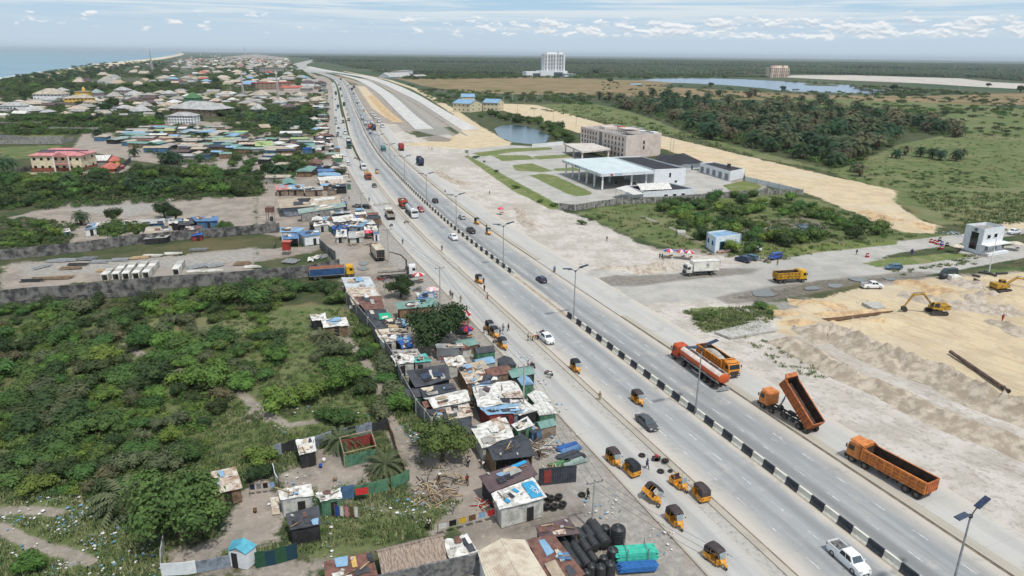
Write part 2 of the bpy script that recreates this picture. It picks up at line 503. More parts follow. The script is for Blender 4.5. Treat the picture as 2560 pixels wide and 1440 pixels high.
PATHS=[(q('B2',920,430,960,490,1060,570,1120,700,1210,840,1250,980,1300,1130,1350,1240,1400,1320,1480,1440,1520,1560,1560,1700,1640,1800),0.55),(q('B2',0,1090,60,1140,180,1210,340,1290,600,1250),0.4),(q('B1',2330,820,2400,950,2500,1050,2600,1110),0.5),(q('B1',1250,480,1400,580,1500,640,1720,630,1870,570),0.5),(q('B1',1800,660,1830,760),0.7),(q('B6',1370,0,1470,200,1560,400,1700,520),0.7),(q('B6',2160,640,2120,740,2000,810,1900,880,1790,1010),0.6),(q('B5',0,940,200,1060,420,1130,600,1180,900,1290),0.5),(q('B5',0,780,300,770,600,800),0.5),(q('A7',1300,560,1600,680,1900,830),0.4)]
for pp,wd in PATHS:zline('path',pp,wd+.35)
for o_,wd,k_,s1_ in((-25,6,'bare',1900),(-24,3.4,'rough',1200),(23.5,4.5,'pale',640),(20,9,'bare',1400)):
 LINES[k_].append(([tuple(road(s_,o_)[0][:2])for s_ in np.arange(S0-50 if o_<22 and k_!='bare' or o_<0 else S0+90,s1_,25)],wd))
zline('yellow',[(860,178),(905,187),(972,200),(1034,221),(1086,248),(1142,283),(1190,318),(1240,345)],5)
zline('bare',[(860,196),(900,208),(945,240),(985,275),(1035,325)],7)
zline('bare',[(905,196),(960,210),(1010,238),(1060,275),(1110,315)],8)
SHORE=[(-2600,420),(-1200,300),(-500,236),(0,203),(60,193),(130,181),(200,172),(270,160.5),(330,153),(385,147.5),(412,143),(440,138.5),(452,135),(446,131.5),(400,129),(330,127.5)]
SEAP=W2(SHORE)+[(-90000,60000),(-90000,200)]
LAKE=[(1600,200),(1640,196.5),(1750,195),(1860,198),(1960,203),(2010,207),(2060,210),(2130,212),(2140,217),(2220,226),(2225,230),(2160,233),(2060,230),(1960,227),(1900,219),(1800,211),(1680,206)]
LAKE2=q('A3',1180,515,1290,515,1290,530,1190,528)
ISLET=q('A4',350,520,450,512,700,530,700,542,400,535)
POND=q('A2',2360,960,2440,925,2560,918,2700,925,2850,970,2970,1040,2920,1100,2740,1118,2560,1100,2400,1040)
MARSH=[q('A8',280,645,360,640,440,670,560,700,520,715,420,700,330,680),q('A8',0,690,60,675,200,685,380,700,400,720,250,725,60,715)]
PUDS=[q('A8',800,1180,900,1170,990,1200,930,1220,830,1200),q('A8',1140,1175,1250,1180,1290,1200,1200,1200),q('A8',600,1240,750,1245,700,1280,610,1270),q('A8',360,1280,460,1260,520,1290,430,1300,370,1298),q('A7',2400,1310,2560,1290,2680,1320,2600,1365,2430,1360),q('A6',1030,1010,1090,1005,1120,1030,1100,1050,1040,1050),q('A6',1010,1070,1100,1065,1130,1090,1080,1105,1020,1095)]
for a_ in PUDS:zone('dark',[(p[0]*1.0,p[1])for p in a_])
HEAPS=[(1760,640,0,0,0)]*0
for(x,y,rx,ry,h)in[(1330,545,5,4,1.2),(1275,528,4,3,.9),(1225,490,5,3,1.3),(1200,478,4,3,1.0),(1160,455,5,3,1.2),(1110,425,6,4,1.6),(1080,395,8,5,1.7),(1180,468,3,3,.7),(1300,538,3,3,.8),(1340,575,4,3,.9),(1070,350,7,5,1.3),(1510,685,5.5,3,1.5),(1550,680,6,3,1.5),(1590,675,6,3,1.7),(1635,672,6,3,1.8),(1675,668,5,3,1.5),(1540,695,5,2,.8),(2010,800,6,4,1.1),(2080,818,8,3,1.6),(2150,815,8,3,1.7),(2215,805,6,3,1.5),(2250,790,5,3,1.1),(2440,745,9,5,2.6),(2535,760,10,7,3.0),(2500,720,8,5,1.8),(2390,755,5,5,1.4),(2300,715,6,4,.9),(2270,560,10,6,1.5),(2190,538,9,6,.8),(1220,425,30,2,0.0),(2040,765,5,3,.8),(1900,498,6,5,1.4),(830,585,3,3,.5),(845,640,4,3,.6)]:
 HEAPS.append((P(x,y),rx,ry,h))
def vnoise(X,Y,sc,seed=0):
 """cheap value noise, numpy"""
 x=X*sc+seed*17.3;y=Y*sc-seed*9.1
 xi=np.floor(x).astype(np.int64);yi=np.floor(y).astype(np.int64)
 fx=x-xi;fy=y-yi
 fx=fx*fx*(3-2*fx);fy=fy*fy*(3-2*fy)
 def hsh(a,b):
  n=(a*374761393+b*668265263+seed*1013)&0x7fffffff
  n=((n^(n>>13))*1274126177)&0x7fffffff
  return((n^(n>>16))&0xffff)/65535.0
 return(hsh(xi,yi)*(1-fx)+hsh(xi+1,yi)*fx)*(1-fy)+(hsh(xi,yi+1)*(1-fx)+hsh(xi+1,yi+1)*fx)*fy
def fbm(X,Y,sc,seed=0,o=4):
 r=0;a=0.5;t=0
 for k in range(o):
  r=r+a*vnoise(X,Y,sc*2**k,seed+k);t+=a;a*=0.5
 return r/t
def heap_z(X,Y):
 Z=np.zeros_like(X)
 for c,rx,ry,h in HEAPS:
  if h<=0:continue
  r=np.sqrt(((X-c.x)/rx)**2+((Y-c.y)/ry)**2)
  near=r<1.6
  if not near.any():continue
  wob=0.7+0.6*fbm(X[near],Y[near],0.6,5)
  Z[near]=np.maximum(Z[near],h*np.clip(1-r[near]/wob,0,1)**0.9*(0.8+0.4*fbm(X[near],Y[near],1.5,9)))
 return Z
rr=[3.0]
while rr[-1]<60000:rr.append(rr[-1]*(1.011 if rr[-1]>45 else 1.15))
rr=np.array(rr)
aa=list(np.arange(-50,50.001,0.22))+list(np.arange(53,309,4.0))
aa=np.radians(np.array(aa))
RR,AA=np.meshgrid(rr,aa,indexing='ij')
GX=(RR*np.sin(AA)).ravel();GY=(RR*np.cos(AA)).ravel()
sds={}
for k in ZONES:
 d=np.full(GX.shape,-1e4)
 for pl in ZONES[k]:d=np.maximum(d,poly_sd(GX,GY,pl))
 for pl,wd in LINES[k]:d=np.maximum(d,line_sd(GX,GY,pl,wd))
 sds[k]=np.clip(d,-1e4,1e4)
sds['sea']=poly_sd(GX,GY,SEAP)
lake=np.maximum(poly_sd(GX,GY,W2(LAKE)),poly_sd(GX,GY,W2(LAKE2)))
lake=np.minimum(lake,-poly_sd(GX,GY,W2(ISLET)))
pond=poly_sd(GX,GY,W2(POND))
GZ=(fbm(GX,GY,0.12,1)-0.5)*0.5*np.clip((-sds['bare']+0)/4,0,1)
GZ=GZ*np.clip((-sds['conc']-0.5)/3,0,1)
GZ=GZ+np.where(RR.ravel()<1500,(fbm(GX,GY,0.5,3)-0.5)*0.12,0)
GZ=GZ-0.1
rs=np.full(GX.shape,1e9)
wk=(GX*GX+GY*GY<4.2e6)
cx,cy=GX[wk],GY[wk]
dd=np.full(cx.shape,1e18)
for i in range(0,len(CW)-1,2):
 if CW[i].length>2300:break
 j=min(i+2,len(CW)-1)
 ax,ay=CW[i].x,CW[i].y;ex,ey=CW[j].x-ax,CW[j].y-ay
 t=np.clip(((cx-ax)*ex+(cy-ay)*ey)/(ex*ex+ey*ey+1e-9),0,1)
 dd=np.minimum(dd,(cx-ax-t*ex)**2+(cy-ay-t*ey)**2)
rs[wk]=np.sqrt(dd)
fl=np.clip((rs-21.5)/4,0,1)
GZ=GZ*fl-0.12*(1-fl)
GZ=GZ+heap_z(GX,GY)
GZ=np.where(sds['sea']>0,np.maximum(-6,-0.1-sds['sea']*0.04),GZ)
GZ=np.where(lake>0,np.maximum(-2.5,GZ-lake*0.25),GZ)
GZ=np.where(pond>0,np.maximum(-2.5,GZ-pond*0.25),GZ)
nr,na=len(rr),len(aa)
me=bpy.data.meshes.new('ground')
i0=np.arange(nr-1)[:,None]*na;j0=np.arange(na)[None,:];j1=(j0+1)%na
F=np.stack([i0+j0,i0+na+j0,i0+na+j1,i0+j1],-1).reshape(-1,4)
F=F[:,::-1]
nv=nr*na
me.vertices.add(nv+1)
co=np.stack([np.append(GX,0),np.append(GY,0),np.append(GZ,-0.1)],-1).astype(np.float32)
me.vertices.foreach_set('co',co.ravel())
tri=np.stack([np.full(na,nv),(np.arange(na)+1)%na,np.arange(na)],-1)
me.loops.add(F.size+tri.size)
me.loops.foreach_set('vertex_index',np.concatenate([F.ravel(),tri.ravel()]).astype(np.int32))
npoly=len(F)+len(tri)
me.polygons.add(npoly)
me.polygons.foreach_set('loop_start',np.concatenate([np.arange(len(F))*4,len(F)*4+np.arange(len(tri))*3]).astype(np.int32))
me.polygons.foreach_set('loop_total',np.concatenate([np.full(len(F),4),np.full(len(tri),3)]).astype(np.int32))
me.polygons.foreach_set('use_smooth',np.ones(npoly,bool))
me.update();me.validate()
for k,v in sds.items():
 at=me.attributes.new('z_'+k,'FLOAT','POINT')
 at.data.foreach_set('value',np.append(v,-100).astype(np.float32))
ground=struct(link('ground',me))
gm=bpy.data.materials.new('ground_cover');gm.use_nodes=True
t=NT(gm.node_tree);b=t.N['Principled BSDF'];b.inputs['Roughness'].default_value=0.95;b.inputs['Specular IOR Level'].default_value=0.15
pos=t.N.new('ShaderNodeNewGeometry').outputs['Position']
dist=t.N.new('ShaderNodeVectorMath');dist.operation='LENGTH';t.L.new(pos,dist.inputs[0]);dist=dist.outputs['Value']
n_huge=t.noise(pos,0.0022,5,0.6);n_big=t.noise(pos,0.018,5,0.6);n_mid=t.noise(pos,0.13,5,0.65);n_sm=t.noise(pos,0.9,5,0.7);n_fine=t.noise(pos,5.0,3,0.7)
edge=t.math('ADD',t.math('MULTIPLY',t.math('SUBTRACT',n_mid,0.5),9.0),t.math('MULTIPLY',t.math('SUBTRACT',n_sm,0.5),4.0))
edgeS=t.math('ADD',t.math('MULTIPLY',t.math('SUBTRACT',n_mid,0.5),1.5),t.math('MULTIPLY',t.math('SUBTRACT',n_sm,0.5),2.2))
def msk(k,soft=1.0,small=False,bias=0.0):
 return t.ramp(t.math('ADD',t.attr('z_'+k),edgeS if small else edge),-soft+bias,soft+bias)
def duo(a,b_,n,lo=0.4,hi=0.62):return t.mix(t.ramp(n,lo,hi),a,b_)
scrub=duo(S(66,80,52),S(92,92,68),n_mid)
scrub=t.mix(t.ramp(n_sm,0.5,0.66,0,0.6),scrub,S(56,70,46))
scrub=t.mix(t.ramp(n_big,0.54,0.66,0,0.6),scrub,S(112,102,74))
farc=duo(S(64,86,62),S(88,94,72),n_huge)
farc=t.mix(t.ramp(t.noise(pos,0.006,6,0.7),0.5,0.62,0,0.6),farc,S(98,88,78))
scrub=t.mix(t.ramp(dist,500,1300),scrub,farc)
grass=duo(S(92,108,64),S(116,124,84),n_mid);grass=t.mix(t.ramp(n_sm,0.52,0.66,0,0.5),grass,S(76,94,58))
grass=t.mix(t.ramp(n_big,0.5,0.62,0,0.6),grass,S(132,130,98))
grass=t.mix(t.ramp(t.noise(pos,0.06,7,0.72),0.55,0.64,0,0.7),grass,S(128,118,90));grass=t.mix(t.ramp(n_fine,0.56,0.7,0,0.5),grass,S(60,78,42))
dry=duo(S(148,128,102),S(118,112,76),n_big);dry=t.mix(t.ramp(n_mid,0.5,0.65,0,0.5),dry,S(122,96,78))
bare=duo(S(166,155,144),S(140,132,123),n_mid);bare=t.mix(t.ramp(n_sm,0.5,0.7,0,0.6),bare,S(184,176,166));bare=t.mix(t.ramp(n_big,0.5,0.62,0,0.6),bare,S(160,156,150));bare=t.mix(t.ramp(n_fine,0.6,0.7,0,0.5),bare,S(108,98,84))
pale=duo(S(206,200,192),S(184,178,168),n_mid);pale=t.mix(t.ramp(n_sm,0.5,0.66,0,0.7),pale,S(160,152,140));pale=t.mix(t.ramp(n_big,0.5,0.6,0,0.6),pale,S(172,164,154));pale=t.mix(t.ramp(t.noise(pos,0.35,6,0.75),0.56,0.66,0,0.55),pale,S(146,138,126))
pv=t.N.new('ShaderNodeVectorRotate');pv.rotation_type='Z_AXIS';t.put(pv.inputs['Vector'],pos);pv.inputs['Angle'].default_value=R(58)
trk=t.noise(t.vmath('MULTIPLY',pv.outputs[0],(0.05,1.4,1.0)),1.0,4,0.7)
pale=t.mix(t.ramp(trk,0.55,0.66,0,0.45),pale,S(150,144,136))
yel=duo(S(212,196,164),S(196,180,152),n_mid);yel=t.mix(t.ramp(trk,0.48,0.66,0,0.6),yel,S(184,158,124));trk2=t.noise(t.vmath('MULTIPLY',pos,(0.9,0.07,1.0)),1.0,4,0.7);yel=t.mix(t.ramp(trk2,0.56,0.68,0,0.4),yel,S(172,148,118));yel=t.mix(t.ramp(t.noise(pos,0.3,7,0.75),0.54,0.64,0,0.6),yel,S(186,170,148));yel=t.mix(t.ramp(n_big,0.52,0.64,0,0.6),yel,S(204,192,172))
yel=t.mix(t.ramp(n_sm,0.58,0.7,0,0.45),yel,S(160,134,100))
conc=duo(S(186,183,177),S(168,166,161),n_mid);conc=t.mix(t.ramp(n_sm,0.5,0.7,0,0.5),conc,S(198,194,186));conc=t.mix(t.ramp(n_big,0.5,0.62,0,0.4),conc,S(158,156,152))
rgh=duo(S(150,148,144),S(176,172,164),n_sm)
drk=duo(S(112,106,98),S(138,132,124),n_sm)
lawn=duo(S(92,116,56),S(118,124,72),n_sm);lawn=t.mix(t.ramp(n_mid,0.52,0.62,0,0.6),lawn,S(150,142,104))
c=scrub
c=t.mix(msk('dry'),c,dry)
c=t.mix(msk('grass',1.5),c,grass)
c=t.mix(msk('bare',0.8),c,bare)
c=t.mix(t.ramp(t.math('ADD',t.attr('z_path'),t.math('MULTIPLY',t.math('SUBTRACT',n_sm,0.5),1.4)),-.3,.3,0,.9),c,bare)
c=t.mix(t.math('MULTIPLY',msk('rough',2.0),0.8),c,rgh)
c=t.mix(msk('pale',0.8),c,pale)
c=t.mix(msk('yellow',0.8),c,yel)
c=t.mix(msk('conc',0.5,True),c,conc)
c=t.mix(t.math('MULTIPLY',msk('lawn',0.4,True),t.ramp(n_sm,0.35,0.5,0.55,1.0)),c,lawn)
c=t.mix(t.math('MULTIPLY',msk('dark',1.0,True),0.8),c,drk)
sea_d=t.attr('z_sea')
c=t.mix(t.math('MULTIPLY',t.ramp(sea_d,-75,-45),t.ramp(sea_d,60,40)),c,S(212,196,168))
t.put(b.inputs['Base Color'],c)
hgt=t.math('ADD',t.math('MULTIPLY',n_sm,0.5),t.math('MULTIPLY',n_fine,0.35))
bn=t.bump(hgt,0.9,0.45)
t.put(b.inputs['Normal'],bn)
me.materials.append(gm)
def flat_poly(name,pts,z,m,kind=True):
 mb=MB();mb.add([(p[0],p[1],z)for p in pts],[tuple(range(len(pts)))])
 o=mb.build(name,m)
 bm=bmesh.new();bm.from_mesh(o.data);bmesh.ops.recalc_face_normals(bm,faces=bm.faces)
 for f in bm.faces:
  if f.normal.z<0:f.normal_flip()
 bm.to_mesh(o.data);bm.free()
 return struct(o)if kind else o
def water_mat(name,c,rough,wave,scale,foam=False):
 m=bpy.data.materials.new(name);m.use_nodes=True
 t=NT(m.node_tree);b=t.N['Principled BSDF']
 p_=t.N.new('ShaderNodeNewGeometry').outputs['Position']
 b.inputs['Roughness'].default_value=rough
 col=t.mix(t.ramp(t.noise(p_,scale*0.05,4,0.6),0.35,0.65),c,tuple(x*0.8 for x in c))
 if foam:
  f_=t.N.new('ShaderNodeAttribute');f_.attribute_name='shore'
  dsh=f_.outputs['Fac']
  nz=t.noise(t.vmath('MULTIPLY',p_,(1,1,1)),0.02,4,0.6)
  fm=t.ramp(t.math('ADD',dsh,t.math('MULTIPLY',t.math('SUBTRACT',nz,0.5),90.0)),55.0,25.0)
  col=t.mix(fm,col,(0.75,0.77,0.77))
  t.put(b.inputs['Roughness'],t.ramp(fm,0,1,rough,0.9))
 t.put(b.inputs['Base Color'],col)
 t.put(b.inputs['Normal'],t.bump(t.noise(p_,scale,4,0.6),wave,0.3))
 return m
sea_me=MB()
seam=water_mat('sea_water',S(112,150,168),0.35,0.5,0.06,True)
sx=np.concatenate([-np.geomspace(90000,200,160)]);sy=np.geomspace(150,60000,200)
vs_,ok=[],[]
SX,SY=np.meshgrid(sx,sy);SD=poly_sd(SX.ravel(),SY.ravel(),SEAP)
nn=len(sx)
fs_=[]
for j in range(len(sy)-1):
 for i in range(nn-1):
  ids=(j*nn+i,j*nn+i+1,(j+1)*nn+i+1,(j+1)*nn+i)
  if max(SD[k_]for k_ in ids)>-600:fs_.append(ids)
sea_me.add(list(zip(SX.ravel(),SY.ravel(),np.full(SX.size,-1.3))),fs_)
seao=struct(sea_me.build('sea',seam))
at=seao.data.attributes.new('shore','FLOAT','POINT');at.data.foreach_set('value',SD.astype(np.float32))
lakem=water_mat('lake_water',S(120,142,165),0.25,0.35,0.5)
pondm=water_mat('pond_water',S(70,92,108),0.08,0.25,1.2)
mudm=water_mat('puddle_water',S(120,118,112),0.05,0.05,1.0)
def grow(pp,k):
 cx=sum(p[0]for p in pp)/len(pp);cy=sum(p[1]for p in pp)/len(pp)
 return[(cx+(a-cx)*k,cy+(b_-cy)*k)for a,b_ in pp]
flat_poly('lake',W2(grow(LAKE,1.03)),-0.45,lakem)
flat_poly('lake',W2(grow(LAKE2,1.03)),0.05,lakem)
flat_poly('pond',W2(grow(POND,1.02)),-0.55,pondm)
for p_ in MARSH:flat_poly('marsh_water',catmull([Vector((*v,0))for v in W2(p_+p_[:1])],1.0)[:-1],0.12,pondm)
for p_ in PUDS:flat_poly('puddle',catmull([Vector((*v,0))for v in W2(p_+p_[:1])],0.6)[:-1],0.07,mudm)
def ribbon(name,u0,u1,z,s0,s1,m,step=3.0,th=0.0,nu=1):
 mb=MB();us=[u0+(u1-u0)*i/nu for i in range(nu+1)]
 ss=[];s_=s0
 while s_<s1:ss.append(s_);s_+=step*max(1.0,(s_-300)/150.0)
 ss.append(s1)
 vs,uv=[],[]
 for s_ in ss:
  for u in us:
   p,h=road(s_,u,z);vs.append(p);uv.append((u,s_))
  if th:
   p,h=road(s_,u0,z-th);vs.append(p);uv.append((u0,s_));p,h=road(s_,u1,z-th);vs.append(p);uv.append((u1,s_))
 k=nu+1+(2 if th else 0);fs=[]
 for i in range(len(ss)-1):
  for j in range(nu):fs.append((i*k+j,i*k+j+1,(i+1)*k+j+1,(i+1)*k+j))
  if th:
   fs.append((i*k+nu+1,i*k,(i+1)*k,(i+1)*k+nu+1));fs.append((i*k+nu,i*k+nu+2,(i+1)*k+nu+2,(i+1)*k+nu))
 mb.add(vs,fs)
 o=mb.build(name,m)
 ul=o.data.uv_layers.new(name='road')
 li=np.zeros(len(o.data.loops),np.int32);o.data.loops.foreach_get('vertex_index',li)
 ul.data.foreach_set('uv',np.array(uv,np.float32)[li].ravel())
 return struct(o)
def road_mat(name,c,c2,dust,tracks=(),edges=(),joint=0.0,worn=0.5,dk=None):
 m=bpy.data.materials.new(name);m.use_nodes=True
 t=NT(m.node_tree);b=t.N['Principled BSDF'];b.inputs['Roughness'].default_value=0.88;b.inputs['Specular IOR Level'].default_value=0.2
 uvn=t.N.new('ShaderNodeUVMap');uvn.uv_map='road'
 u,v,_=t.sep(uvn.outputs[0])
 pos=t.N.new('ShaderNodeNewGeometry').outputs['Position']
 n1=t.noise(t.comb(t.math('MULTIPLY',u,0.5),t.math('MULTIPLY',v,0.035),0),1.0,6,0.65)
 n2=t.noise(pos,0.25,6,0.7);n3=t.noise(pos,2.2,5,0.75)
 col=t.mix(t.ramp(n1,0.35,0.65),c,c2)
 col=t.mix(t.ramp(n2,0.5,0.7,0,0.5),col,dust)
 for(uc,wd,k)in tracks:
  dd_=t.math('ABSOLUTE',t.math('SUBTRACT',u,t.math('ADD',uc,t.math('MULTIPLY',t.math('SUBTRACT',n1,0.5),0.8))))
  col=t.mix(t.math('MULTIPLY',t.ramp(dd_,wd,wd*0.2),t.ramp(n1,0.3,0.6,k*0.5,k)),col,tuple(x*0.62 for x in c))
 for(ue,sgn,wd)in edges:
  dd_=t.math('MULTIPLY',t.math('SUBTRACT',u,ue),sgn)
  dd_=t.math('ADD',dd_,t.math('MULTIPLY',t.math('SUBTRACT',n2,0.5),2.2))
  col=t.mix(t.ramp(dd_,wd,0.0,0,0.9),col,dust)
 col=t.mix(t.ramp(n3,0.58,0.72,0,0.55),col,tuple(x*0.55 for x in c));n4=t.noise(pos,0.09,7,0.75);col=t.mix(t.ramp(n4,0.56,0.62,0,0.45),col,tuple(x*0.7 for x in c));col=t.mix(t.ramp(t.noise(pos,0.5,6,0.8),0.62,0.7,0,0.6),col,tuple(x*0.5 for x in c))
 if joint:
  jv=t.math('ABSOLUTE',t.math('SUBTRACT',t.math('FRACT',t.math('DIVIDE',v,joint)),0.5))
  col=t.mix(t.ramp(jv,0.494,0.498,0,0.45),col,tuple(x*0.45 for x in c))
 t.put(b.inputs['Base Color'],col)
 t.put(b.inputs['Normal'],t.bump(t.math('ADD',n3,t.noise(pos,12,3,.7)),0.25,0.05))
 return m
asphR=road_mat('road_surface_right',S(164,166,167),S(144,147,149),S(194,187,176),[(2.4,1.5,1.0),(5.3,1.1,0.55),(9.0,1.2,0.5)],[(0.6,1,1.4),(10.9,-1,3.4)],0)
asphL=road_mat('road_surface_left',S(166,168,169),S(148,151,153),S(196,189,178),[(-2.9,1.2,0.55),(-6.5,1.2,0.55),(-9.8,.9,.4)],[(-0.6,-1,1.4),(-11.4,1,4.2)],0)
servm=road_mat('service_road_concrete',S(188,188,186),S(168,168,166),S(186,182,174),[(-16.6,1.0,.35),(-18.8,.8,.3)],[(-20.6,1,2.4),(-14.4,-1,1.6)],4.5)
servr=road_mat('service_road_concrete_right',S(188,187,183),S(178,177,173),S(198,190,178),[],[(19.8,-1,2.2)],4.5)
kerbm=road_mat('kerb_concrete',S(182,176,164),S(168,162,150),S(178,168,152),[],[],1.0)
gravm=mat('verge_gravel',S(180,177,171),S(146,144,139),1.6,0.95,0.6,6,lo=0.45,hi=0.72,world=True,detail=8)
drainm=mat('drain_brown',S(112,100,86),S(140,128,110),0.6,0.95,0.5,4,world=True)  # brown strip, darker than the kerb, along the drain gap
medm=mat('median_dirt',S(150,138,118),S(176,164,146),0.7,0.95,0.4,5,world=True)
SEND=CS[-1]-10
SB=S0-60
ribbon('right_carriageway',0.45,10.9,0.0,SB,2200,asphR,nu=8)
ribbon('left_carriageway',-11.4,-0.45,0.0,SB,2200,asphL,nu=8)
ribbon('median_strip',-0.45,0.45,0.006,SB,2200,medm)
ribbon('left_kerb',-12.7,-11.75,0.14,SB,420,kerbm,th=0.2)
ribbon('left_drain',-11.75,-11.4,-0.02,SB,420,drainm)
ribbon('left_verge',-14.4,-12.7,-0.01,SB,700,gravm)
ribbon('left_service_road',-20.7,-14.4,0.0,SB,1500,servm,nu=3)
ribbon('left_service_edge',-21.0,-20.7,0.03,SB,420,kerbm,th=0.1)
jn0=road_at(P(1330,650))[0];jn1=road_at(P(1560,790))[0]
ribbon('right_kerb',11.25,12.8,0.14,SB,jn1,kerbm,th=0.2)
ribbon('right_kerb',11.25,12.6,0.10,jn0,640,kerbm,th=0.2)
ribbon('right_drain',10.9,11.25,-0.02,SB,640,drainm)
ribbon('right_junction_apron',11.25,12.8,0.0,jn1,jn0,servr)
ribbon('right_service_road',12.8,19.8,0.0,SB,640,servr,nu=3)
farm=road_mat('far_road',S(176,174,170),S(160,160,158),S(196,188,176))
ribbon('far_highway',-24,42,0.0,2200,SEND,farm,nu=4)
mk=MB()
s_=SB
while s_<900:
 for off,ph in((3.75,0),(7.7,2.6),(-4.6,1.0),(-8.35,3.4)):
  a_,_h=road(s_+ph,off-0.07,0.005);b_,_=road(s_+ph,off+0.07,0.005);c_,_=road(s_+ph+2.1,off+0.07,0.005);d_,_=road(s_+ph+2.1,off-0.07,0.005)
  mk.quad(a_,b_,c_,d_)
 s_+=6.2
struct(mk.build('lane_markings',mat('marking_paint',(0.66,0.66,0.64),(0.38,0.38,0.38),1.2,0.8,lo=0.38,hi=0.58,world=True)))
newm=mat('new_concrete',S(204,202,198),S(186,185,182),0.12,0.9,0.3,2,world=True)
def slab(name,L,Rr,z=0.35,m=newm):
 a_=[P(*p)for p in L];b_=[P(*p)for p in Rr]
 A_=catmull(a_,12);B_=catmull(b_,12)
 n_=120
 def rs_(P_):
  cs=[0]
  for i in range(1,len(P_)):cs.append(cs[-1]+(P_[i]-P_[i-1]).length)
  ts=np.linspace(0,cs[-1],n_)
  return[(float(np.interp(t_,cs,[p.x for p in P_])),float(np.interp(t_,cs,[p.y for p in P_])))for t_ in ts]
 A_,B_=rs_(A_),rs_(B_)
 mb=MB();vs=[]
 for i in range(n_):vs+=[(*A_[i],z),(*B_[i],z),(*A_[i],-0.3),(*B_[i],-0.3)]
 fs=[]
 for i in range(n_-1):
  k=i*4;fs+=[(k,k+1,k+5,k+4),(k+2,k,k+4,k+6),(k+1,k+3,k+7,k+5)]
 fs+=[(0,2,3,1)]
 mb.add(vs,fs)
 return struct(mb.build(name,m))
slab('new_carriageway',q('A2',1590,975,1400,790,1230,620,1100,530,1000,480,900,448,780,418,620,392,470,368),q('A2',1775,970,1600,840,1400,660,1260,560,1130,492,1000,457,860,428,700,402,520,368))
slab('new_carriageway',q('A2',2055,982,1780,800,1600,685,1400,585,1250,512,1100,463,950,432,800,408,640,384,500,352),q('A2',2240,976,2000,850,1800,735,1640,640,1450,548,1300,492,1150,450,1000,425,850,403,680,374,540,345))
gv=mat('ramp_gravel',S(140,138,136),S(168,160,148),0.15,0.95,0.4,3,world=True)
slab('gravel_bed',q('A2',2020,1000,1750,820,1560,700,1380,600,1230,530,1130,490),q('A2',2120,1040,1780,802,1600,687,1400,587,1250,514,1150,478),0.12,gv)
M_tyre=mat('tyre_rubber',(0.018,0.018,0.019),(0.045,0.043,0.04),6,0.85)
M_rim=mat('rim_metal',(0.35,0.35,0.36),(0.2,0.19,0.18),8,0.45,metal=0.6)
M_rimd=mat('truck_rim',(0.12,0.11,0.10),(0.22,0.19,0.16),8,0.7)
M_glass=glassy('dark_glass',(0.015,0.02,0.025),0.08)
M_glassb=glassy('windscreen_glass',(0.07,0.10,0.12),0.08)
M_chas=mat('chassis_black',(0.03,0.03,0.032),(0.09,0.08,0.07),3,0.8)
M_lamp=mat('lamp_glass',(0.55,0.55,0.52),(0.4,0.4,0.4),5,0.2)
M_tail=mat('tail_glass',(0.35,0.02,0.02),(0.25,0.02,0.02),5,0.25)
M_orange=mat('orange_paint',S(214,134,66),S(176,108,62),1.6,0.5,0.1,8,spec=0.4)
M_orange2=mat('orange_paint_dirty',S(194,114,66),S(156,94,62),1.5,0.65,0.15,8)
M_orange3=mat('orange_paint_load',S(222,150,62),S(190,118,48),1.5,0.6,0.15,8)
M_rustin=mat('bed_inside_rust',S(88,70,60),S(60,50,46),1.4,0.9,0.4,6)
M_redcab=mat('red_orange_paint',S(196,82,44),S(170,70,42),1.2,0.5)
M_white=mat('white_paint',(0.74,0.75,0.76),(0.62,0.62,0.61),1.2,0.45,spec=0.5)
M_whited=mat('white_paint_dirty',S(226,224,218),S(190,186,176),0.9,0.6)
M_yel=mat('yellow_paint',S(226,176,40),S(196,150,44),1.3,0.5)
M_yeld=mat('yellow_digger_paint',S(190,148,52),S(140,108,50),1.4,0.6)
M_keke=mat('tricycle_yellow',S(226,160,48),S(196,134,44),2.5,0.45,spec=0.5)
M_steel=mat('grey_steel',S(150,152,154),S(120,122,124),2,0.5,metal=0.3)
M_alu=mat('silver_tank',S(214,216,218),S(180,182,184),1.5,0.35,metal=0.35)
M_rubble=mat('pale_rubble',S(196,190,180),S(150,144,136),2.5,0.95,0.8,6)
M_wood=mat('weathered_wood',S(150,128,104),S(104,86,70),3,0.9,0.3,12)
M_woodp=mat('pale_timber',S(196,172,136),S(160,136,104),3,0.85)
M_black=mat('black_plastic',(0.022,0.024,0.027),(0.04,0.042,0.046),3,0.5,spec=0.45)
M_greyp=mat('grey_pole',S(158,160,162),S(132,134,136),2,0.5)
M_solar=mat('solar_cells',S(44,58,84),S(34,44,66),3,0.2,spec=0.6)
M_galv=mat('galvanised',S(176,180,182),S(150,152,154),2,0.5,metal=0.3)
M_conc=mat('cast_concrete',S(188,186,180),S(160,158,152),1.2,0.9,0.25,8)
M_bwhite=mat('barrier_white',S(226,223,212),S(204,198,184),1.1,0.85,0.2,9)
M_bblack=mat('barrier_black',S(52,57,66),S(74,76,80),1.1,0.8,0.2,9)
def paint(name,c,rough=0.32,dirt=0.82):
 return mat('paint_'+name,c,tuple(x*dirt for x in c),0.9,rough,spec=0.5,lo=0.45,hi=0.75)
